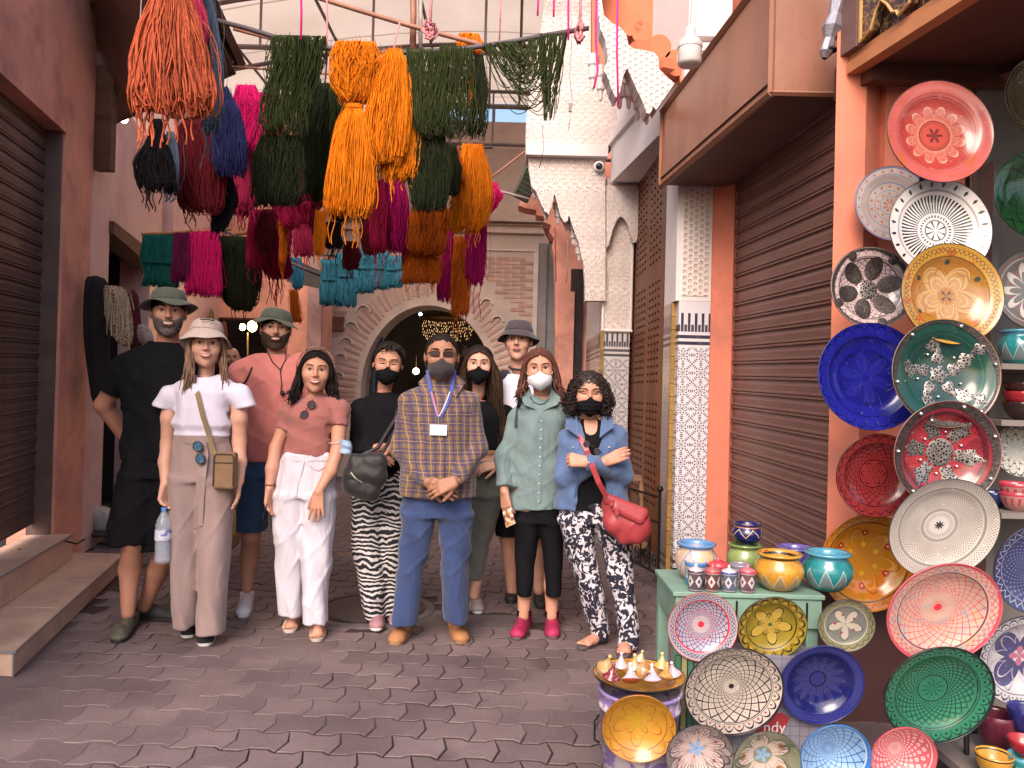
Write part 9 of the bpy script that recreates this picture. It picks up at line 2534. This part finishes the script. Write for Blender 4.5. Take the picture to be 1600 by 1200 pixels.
for sx in(-1,1):
 mb=MB();q=[p.J(845+sx*18,612,0.0),p.J(845+sx*5,648,-0.115),p.J(845+sx*26,640,-0.12),p.J(845+sx*34,622,-0.03)]
 mb.hexa(q if sx>0 else q[::-1],[x+Vector((0,0.006,0))for x in(q if sx>0 else q[::-1])]);mb.build('collar',TEAL,p.t)
ribbon('button_placket',[snap([shirt],846-(y-650)*0.035,y,0.003)for y in range(652,792,12)],0.026,TEAL,p.t,th=0.003)
for y in range(658,790,14):
 mb=MB();mb.ball(snap([shirt],846-(y-650)*0.035,y,0.007),0.005,4);mb.build('button',VW,p.t)
ribbon('backpack_strap',[snap([shirt],x,y,0.005)for x,y in((813,622),(810,636),(808,652),(807,668))],0.024,M('dark_teal_strap',(0.03,0.05,0.06),0.8),p.t)
p.garment('leggings',BLK,[[p.row(930,808,831,0.055),p.row(880,805,836,0.065),p.row(810,803,846,0.10)],[p.row(930,853,876,0.055),p.row(880,850,879,0.065),p.row(810,840,882,0.10)],[p.row(815,803,882,0.105),p.row(785,804,880,0.11)]],rip=0.002,cuts=[((0,0,-1),p.J(840,930))])
p.mask(cloth('white_respirator_cloth',(0.62,0.60,0.66),0.05),cone=0.022,top=-0.012)
p.hair_cap(AUBURN,0.012,0.082,-0.12,-0.03)
p.long_hair(AUBURN,[(-0.098,-0.035,-0.135,0.012,-0.02),(-0.09,0.01,-0.14,0.014,-0.01),(0.095,-0.02,-0.14,0.014,0.03),(0.09,0.02,-0.14,0.014,0.02)],n=300,r=0.0052)
mb=MB();mb.tube([snap([p.bodyobj,shirt],x,y,0.003)for x,y in((828,620),(834,628),(842,632),(850,631),(858,624))],0.0028,5);mb.build('necklace',RUB,p.t)
MAG=M('magenta_trail_shoe',(0.34,0.018,0.075),0.65,0.3,14,80,0.5,dirt=(0.15,0.01,0.06),dirt_s=12,dirt_a=0.6);MGS=M('mauve_grey_sole',(0.10,0.06,0.075),0.8)
shoe(p,G(820,978),G(806,1001),MAG,MGS,hgt=0.085,w=0.046,lace=M('purple_lace',(0.14,0.01,0.06),0.7));shoe(p,G(863,978),G(863,1000),MAG,MGS,hgt=0.085,w=0.046,lace=M('purple_lace',(0.14,0.01,0.06),0.7))
for a in(aL,aR):mb=MB();mb.lathe([(0.040,0.0),(0.041,0.035)],(a.x,a.y+0.01,0.085),16);mb.build('sock',BLK,p.t,True)
ph=thing('phone','phone in a flowered case held by the woman in teal','phone',p.J(797,806,-0.16))
pcm,t,b=new_mat('flowered_case');v=coords(t,'Object');t.links.new(ramp(t,noise_tex(t,v,38,2),[(0.42,(0.45,0.46,0.46)),(0.50,(0.45,0.30,0.05)),(0.56,(0.30,0.04,0.08)),(0.62,(0.05,0.07,0.06))]),b.inputs['Base Color'])
mb=MB();q=[p.J(x,y,-0.19)for x,y in((785,800),(799,793),(806,818),(791,825))];mb.prism(q[::-1],(0,0.008,0));bevel(mb.build('case',pcm,ph),0.002)
# -- woman with curly hair and denim jacket
p=Person('curly haired woman with crossed arms in denim jacket and black mask',4.3,-1,SK3,(920,617),htilt=0.06,hyaw=0.02,hs=1.06);p.L=(9,675,720)
n=std_neck(p,921,658,0.045)
jk=[p.row(795,866,985,0.135),p.row(750,872,982,0.135),p.row(715,876,976,0.135),p.row(696,878,974,0.125),p.row(684,886,966,0.105),p.row(674,896,952,0.085),p.row(664,906,938,0.065)]
inner_=[(z,cx,cy,w*0.86,d*0.88)for z,cx,cy,w,d in jk]
p.torso(jk,0.80)
shL,elL,wrL=p.J(889,692,0.0),p.J(880,748,-0.05),p.J(944,722,-0.21)
shR,elR,wrR=p.J(963,690,0.0),p.J(974,744,-0.07),p.J(918,722,-0.25)
p.limb([p.J(892,682),shL,elL,wrL],[0.036,0.048,0.040,0.026]);p.limb([p.J(960,682),shR,elR,wrR],[0.036,0.048,0.040,0.026])
p.hand(wrL,(0.9,0.0,0.42),(0.2,0.9,-0.2),0.35,1,0.95,spread=0.02,thumb_out=0.1);p.hand(wrR,(-1,0.0,0.12),(0.1,0.9,-0.3),2.0,-1,1.0,spread=0.02,thumb_out=0.2)
hL,hR=p.J(894,810),p.J(948,810);aL,aR=P(940,985,4.32),P(978,1000,4.2)
kL,kR=p.J(910,890,-0.03),p.J(962,890,-0.03)
p.limb([hL,kL,aL],[0.060,0.034,0.026]);p.limb([hR,kR,aR],[0.060,0.034,0.026])
bare_foot_cones(p,aL,G(906,1016));bare_foot_cones(p,aR,G(974,1030))
p.body();p.eyes(DARKHAIR,browh=0.0024,closed=True)
BTOP=p.garment('black_top',BLK,[inner_],[],cuts=[((0,0,-1),p.J(920,795))],subtract=[(n+Vector((0,-0.07,0.06)),n+Vector((0,-0.10,-0.07)),0.062,0.035)],rip=0.002)
DJ=cloth('faded_denim_jacket',(0.085,0.135,0.27),0.30,160,fold=0.5)
c1,c2=wrL.lerp(elL,0.12),wrR.lerp(elR,0.08)
V0=p.J(922,760,-0.15)
def jacket():
 lo=Vector((n.x-0.34,p.Y-0.34,P(920,806,p.Y).z));hi=Vector((n.x+0.36,p.Y+0.2,n.z+0.04))
 f=Field(lo,hi,0.010);f.loft(jk,0,0.025)
 x,y,z=f.ax[0][:,None,None],f.ax[1][None,:,None],f.ax[2][None,None,:]
 zt=n.z-0.03;zb=P(920,795,p.Y).z
 hwz=np.interp(f.ax[2],[zb,P(920,750,p.Y).z,P(920,715,p.Y).z,zt],[0.085,0.075,0.015,0.065])[None,None,:]
 wedge=np.maximum(np.abs(x-(n.x+0.008))-hwz,y-(p.Y-0.02))
 f.d=np.maximum(f.d,-wedge).astype(np.float32)
 for c in((p.J(896,684),shL,0.050,0.056),(shL,elL,0.058,0.053),(elL,c1,0.052,0.042),(p.J(956,684),shR,0.050,0.056),(shR,elR,0.058,0.053),(elR,c2,0.052,0.042)):f.cone(*c,0.02)
 f.ripple(0.005,7,6,2.0)
 f.cone(n+Vector((0,-0.02,0.06)),n+Vector((0,-0.05,-0.02)),0.062,0.05,0.0,'sub')
 V,F=f.mesh();return to_obj('denim_jacket',V,F,DJ,p.t)
jo=jacket()
mb=MB()
for sx in(-1,1):
 mb=MB();q=[p.J(921+sx*20,652,0.0),p.J(921+sx*16,690,-0.13),p.J(921+sx*38,676,-0.12),p.J(921+sx*36,660,-0.02)]
 mb.hexa(q if sx>0 else q[::-1],[x+Vector((0,0.008,0))for x in(q if sx>0 else q[::-1])]);mb.build('collar',DJ,p.t)
for(x0_,x1_)in((889,906),(941,962)):
 q=[snap([jo],x,y,0.004)for x,y in((x0_,692),(x1_,690),(x1_-1,700),((x0_+x1_)/2,705),(x0_,701))]
 mb=MB();mb.prism(q,(0,0.003,0));mb.build('pocket_flap',DJ,p.t)
for(x,y)in((896,699),(952,699),(921,723),(925,731)):
 mb=MB();mb.ball(snap([jo],x,y,0.006),0.006,4);mb.build('button',M('zip_metal',(0.5,0.5,0.5),0.3,metal=0.9),p.t)
fl,t,b=new_mat('black_white_floral_print');v=coords(t,'Object');n1=noise_tex(t,v,26,2,0.5,1.4);n2=noise_tex(t,v,60,2)
c=ramp(t,n1*0.85+n2*0.15,[(0.46,(0.58,0.54,0.60)),(0.485,(0.014,0.012,0.03))]);t.links.new(c,b.inputs['Base Color']);b.inputs['Roughness'].default_value=0.9
bump(t,b,noise_tex(t,v,7,4),0.5,0.04)
p.garment('floral_trousers',fl,[[p.row(1000,925,950,0.05,0.02),p.row(985,922,954,0.06,0.02),p.row(930,908,944,0.075),p.row(870,886,930,0.09),p.row(810,872,930,0.115)],[p.row(1012,966,994,0.055,-0.10),p.row(990,964,998,0.065,-0.08),p.row(930,956,992,0.075,-0.04),p.row(870,942,988,0.09),p.row(810,922,980,0.115)],[p.row(815,872,980,0.12),p.row(785,878,972,0.118)]],rip=0.006,fz=2.4)
p.mask(BLK,cone=0.0,pleat=0.0012)
DC=M('black_brown_curls',(0.020,0.011,0.010),0.55,0.5,60,120,0.5)
def curlcap(x,y,z):
 nse=0.006*np.sin(x*110+1.3)*np.sin(y*95)*np.sin(z*100+0.4)+0.004*np.sin(x*210)*np.sin(z*190+y*150)
 d=smin(ellf(x,y,z,(0,0.02,0.025),(0.100,0.100,0.104)),ellf(np.abs(x),y,z,(0.080,0.015,-0.055),(0.044,0.055,0.064)),0.03)+nse
 face=np.maximum(np.maximum(np.abs(x)-0.060+0.25*np.maximum(0,z-0.02),y+0.01),z-(0.062-6*x*x))
 face=np.maximum(face,-0.2-z)
 return np.maximum(d,-face)
p.local('hair',curlcap,(-0.16,-0.13,-0.16),(0.16,0.16,0.16),0.0062,DC)
K,N=30,560;paths=[]
for k in range(N):
 th=rng.uniform(-math.pi,math.pi);phi=rng.uniform(-0.9,1.5)
 dirv=np.array([math.cos(phi)*math.sin(th),-math.cos(phi)*math.cos(th),math.sin(phi)])
 if dirv[1]<-0.55 and-0.9<phi<0.42 and abs(dirv[0])<0.62:continue
 low=phi<0
 c0=np.array([0,0.018,0.02])+dirv*np.array([0.100,0.098,0.104])*(1.0+(0.22 if low else 0.05)*(abs(dirv[0])>0.5))
 if abs(c0[0])<0.062 and c0[1]<-0.02 and c0[2]<0.05:continue
 q=np.linspace(0,1,K);turns=rng.uniform(2.0,3.6);rr=rng.uniform(0.005,0.013)
 fall=np.array([dirv[0]*0.3,dirv[1]*0.2,-1.0]);fall/=np.linalg.norm(fall);ln=rng.uniform(0.03,0.08)
 a=np.cross(fall,[0,1,0.3]);a/=np.linalg.norm(a);b_=np.cross(fall,a)
 ph0=rng.uniform(0,6.28)
 pts=c0+q[:,None]*fall*ln+(np.cos(q*6.28*turns+ph0)[:,None]*a+np.sin(q*6.28*turns+ph0)[:,None]*b_)*rr
 paths.append(pts)
paths=np.array(paths);M4=np.array(p.HM);paths=paths@M4[:3,:3].T+M4[:3,3]
V,F=strands(paths,np.full(len(paths),0.0025)*rng.uniform(0.7,1.3,len(paths)),4);to_obj('curls',V,F,DC,p.t)
for pts_ in([(885,690),(905,712),(903,740),(897,780)],[(941,690),(938,712)],[(962,690),(965,706)],[(955,765),(957,790)]):
 ribbon('seam',[snap([jo],x,y,0.002)for x,y in pts_],0.006,cloth('denim_seam',(0.06,0.10,0.22)),p.t,th=0.002)
SDB=M('wine_sandal_strap',(0.13,0.02,0.03),0.6);SDS=M('grey_sandal_sole',(0.10,0.075,0.085),0.7)
foot_bare(p,G(938,1000),G(906,1016),SDB,SDS);foot_bare(p,G(977,1010),G(974,1030),SDB,SDS)
RL=M('red_leather',(0.34,0.045,0.055),0.38,0.18,6,60,0.4,spec=0.5)
bc=P(975,812,4.12)
rb=thing('leather_bag','red leather crossbody bag at the hip of the woman in denim','handbag',bc)
f=Field(bc-Vector((0.22,0.12,0.2)),bc+Vector((0.22,0.12,0.2)),0.008)
f.cone(P(952,790,4.10),P(1000,815,4.10),0.045,0.05,0.03,flat=((0,1,0),1.2));f.cone(P(962,815,4.10),P(1000,826,4.10),0.07,0.06,0.04,flat=((0,1,0),1.3));f.cone(P(978,838,4.10),P(992,836,4.10),0.045,0.05,0.04,flat=((0,1,0),1.3));f.ripple(0.004,9,7)
V,F=f.mesh();ro=to_obj('body',V,F,RL,rb)
f=Field(bc-Vector((0.22,0.14,0.2)),bc+Vector((0.22,0.12,0.2)),0.007)
f.cone(P(950,780,4.06),P(1004,802,4.06),0.030,0.032,0.02,flat=((0,1,0),1.6));f.cone(P(962,794,4.045),P(1000,812,4.045),0.024,0.026,0.02,flat=((0,1,0),1.6));V,F=f.mesh();to_obj('flap',V,F,RL,rb)
pts=[snap([jo,BTOP],x,y,0.010)for x,y in((902,678),(910,690),(917,704))]+[P(926,730,3.98),P(936,755,3.99),P(948,776,4.02)]
ribbon('strap',pts,0.028,RL,rb,th=0.004)
for(x,y)in((956,786),(964,800)):
 c=snap([ro],x,y,0.035);mb=MB();mb.box(c+Vector((-0.012,-0.004,-0.02)),c+Vector((0.012,0.004,0.02)));bevel(mb.build('strap_tab',RL,rb),0.004)
sunglasses('dark sunglasses hooked on the neckline of the woman in denim',snap([BTOP,jo,p.bodyobj],925,700,0.02),0.0,0.7,0.6)
# -- bearded man deep behind
p=Person('balding bearded man far behind, half hidden between the hat woman and the man in pink',8.0,1,SK3,(362,561),hs=1.0)
n=std_neck(p,362,588,0.055)
tee=[p.row(700,338,388,0.12),p.row(640,336,388,0.12),p.row(605,338,386,0.11),p.row(596,348,376,0.08)]
p.torso(tee,0.9)
for sx in(-1,1):
 a,b_,c_=p.J(362+sx*26,606,0.0),p.J(362+sx*30,645,0.0),p.J(362+sx*28,682,-0.02);p.limb([a,b_,c_],[0.05,0.04,0.028]);p.hand(c_,(0,0,-1),(-sx,0,0),0.4,sx)
 p.limb([p.J(362+sx*13,700),p.J(362+sx*13,765),P(362+sx*13,800,8.0)],[0.08,0.055,0.04])
p.body(coarse=0.012);p.eyes(DARKHAIR);beard(p,BEARD)
p.garment('t_shirt',cloth('tan_tee_cloth',(0.28,0.22,0.12),0.1),[tee],[(p.J(362+sx*18,602),p.J(362+sx*28,625),0.055,0.06)for sx in(-1,1)],step=0.014)
p.garment('trousers',BLK2,[[p.row(808,366-26,361,0.08),p.row(700,338,364,0.11)],[p.row(808,363,386,0.08),p.row(700,362,388,0.11)]],step=0.014)
shoe(p,(p.J(349,800).x,8.0),(p.J(349,800).x,7.8),RUB,RUB);shoe(p,(p.J(375,800).x,8.0),(p.J(375,800).x,7.8),RUB,RUB)
# -- loose wires
def wire(pts,Y,r,mat,label,name='wire'):
 q=[P(x,y,Y)for x,y in pts]
 return tag(MB().tube(q,r,5).build(name,mat,None,True,q[0]),label,'wire')
PW=M('pale_wire',(0.45,0.36,0.34),0.6)
o=wire([(891,-20),(893,70),(890,120),(895,165),(890,170)],5.6,0.004,PW,'thin grey wire with a connector dangling before the carved wall')
mb=MB();c=P(891,168,5.6);mb.box(c-o.location+Vector((-0.012,-0.01,-0.03)),c-o.location+Vector((0.012,0.01,0.03)));k=mb.mesh('connector',STEEL);kk=bpy.data.objects.new('connector',k);COL.objects.link(kk);kk.parent=o
wire([(889,170),(891,185),(888,202)],5.6,0.003,PW,'short loose wire end below the grey connector')
wire([(848,195),(849,235),(843,262)],6.9,0.003,M('green_thread',(0.05,0.08,0.04),0.8),'single green thread trailing below the green swag')
wire([(274,250),(278,300),(290,345),(300,362)],6.0,0.004,BLACKM,'thin dark cable hanging in front of the pale left wall')
wire([(133,842),(120,850),(104,846),(92,848),(84,852)],5.35,0.006,BLACKM,'black cable lying on the upper tiled step by the pillar')
wire([(887,375),(886,430),(884,442)],8.9,0.006,PW,'pale pull cord hanging from the salmon archway')
wire([(867,355),(868,400),(869,440)],9.0,0.006,M('red_cord',(0.3,0.03,0.04),0.7),'thin red cord hanging beside the metal door')
rk=thing('plate_rack','dark metal rack rods behind the column of hanging plates','rack',(P(1475,700,3.0).x,3.0,0))
for px in(1440,1512):
 a,b=P(px,180,3.05),P(px,1150,2.76);b.z=0.0
 tag(MB().tube([a,b],0.009,6).build('rod',BLACKM,rk))
for y,Yr in((230,3.03),(380,2.99),(480,2.96),(610,2.92),(740,2.87),(860,2.84),(990,2.80),(1110,2.77)):
 tag(MB().tube([P(1436,y,Yr),P(1516,y,Yr)],0.006,6).build('rung',BLACKM,rk))
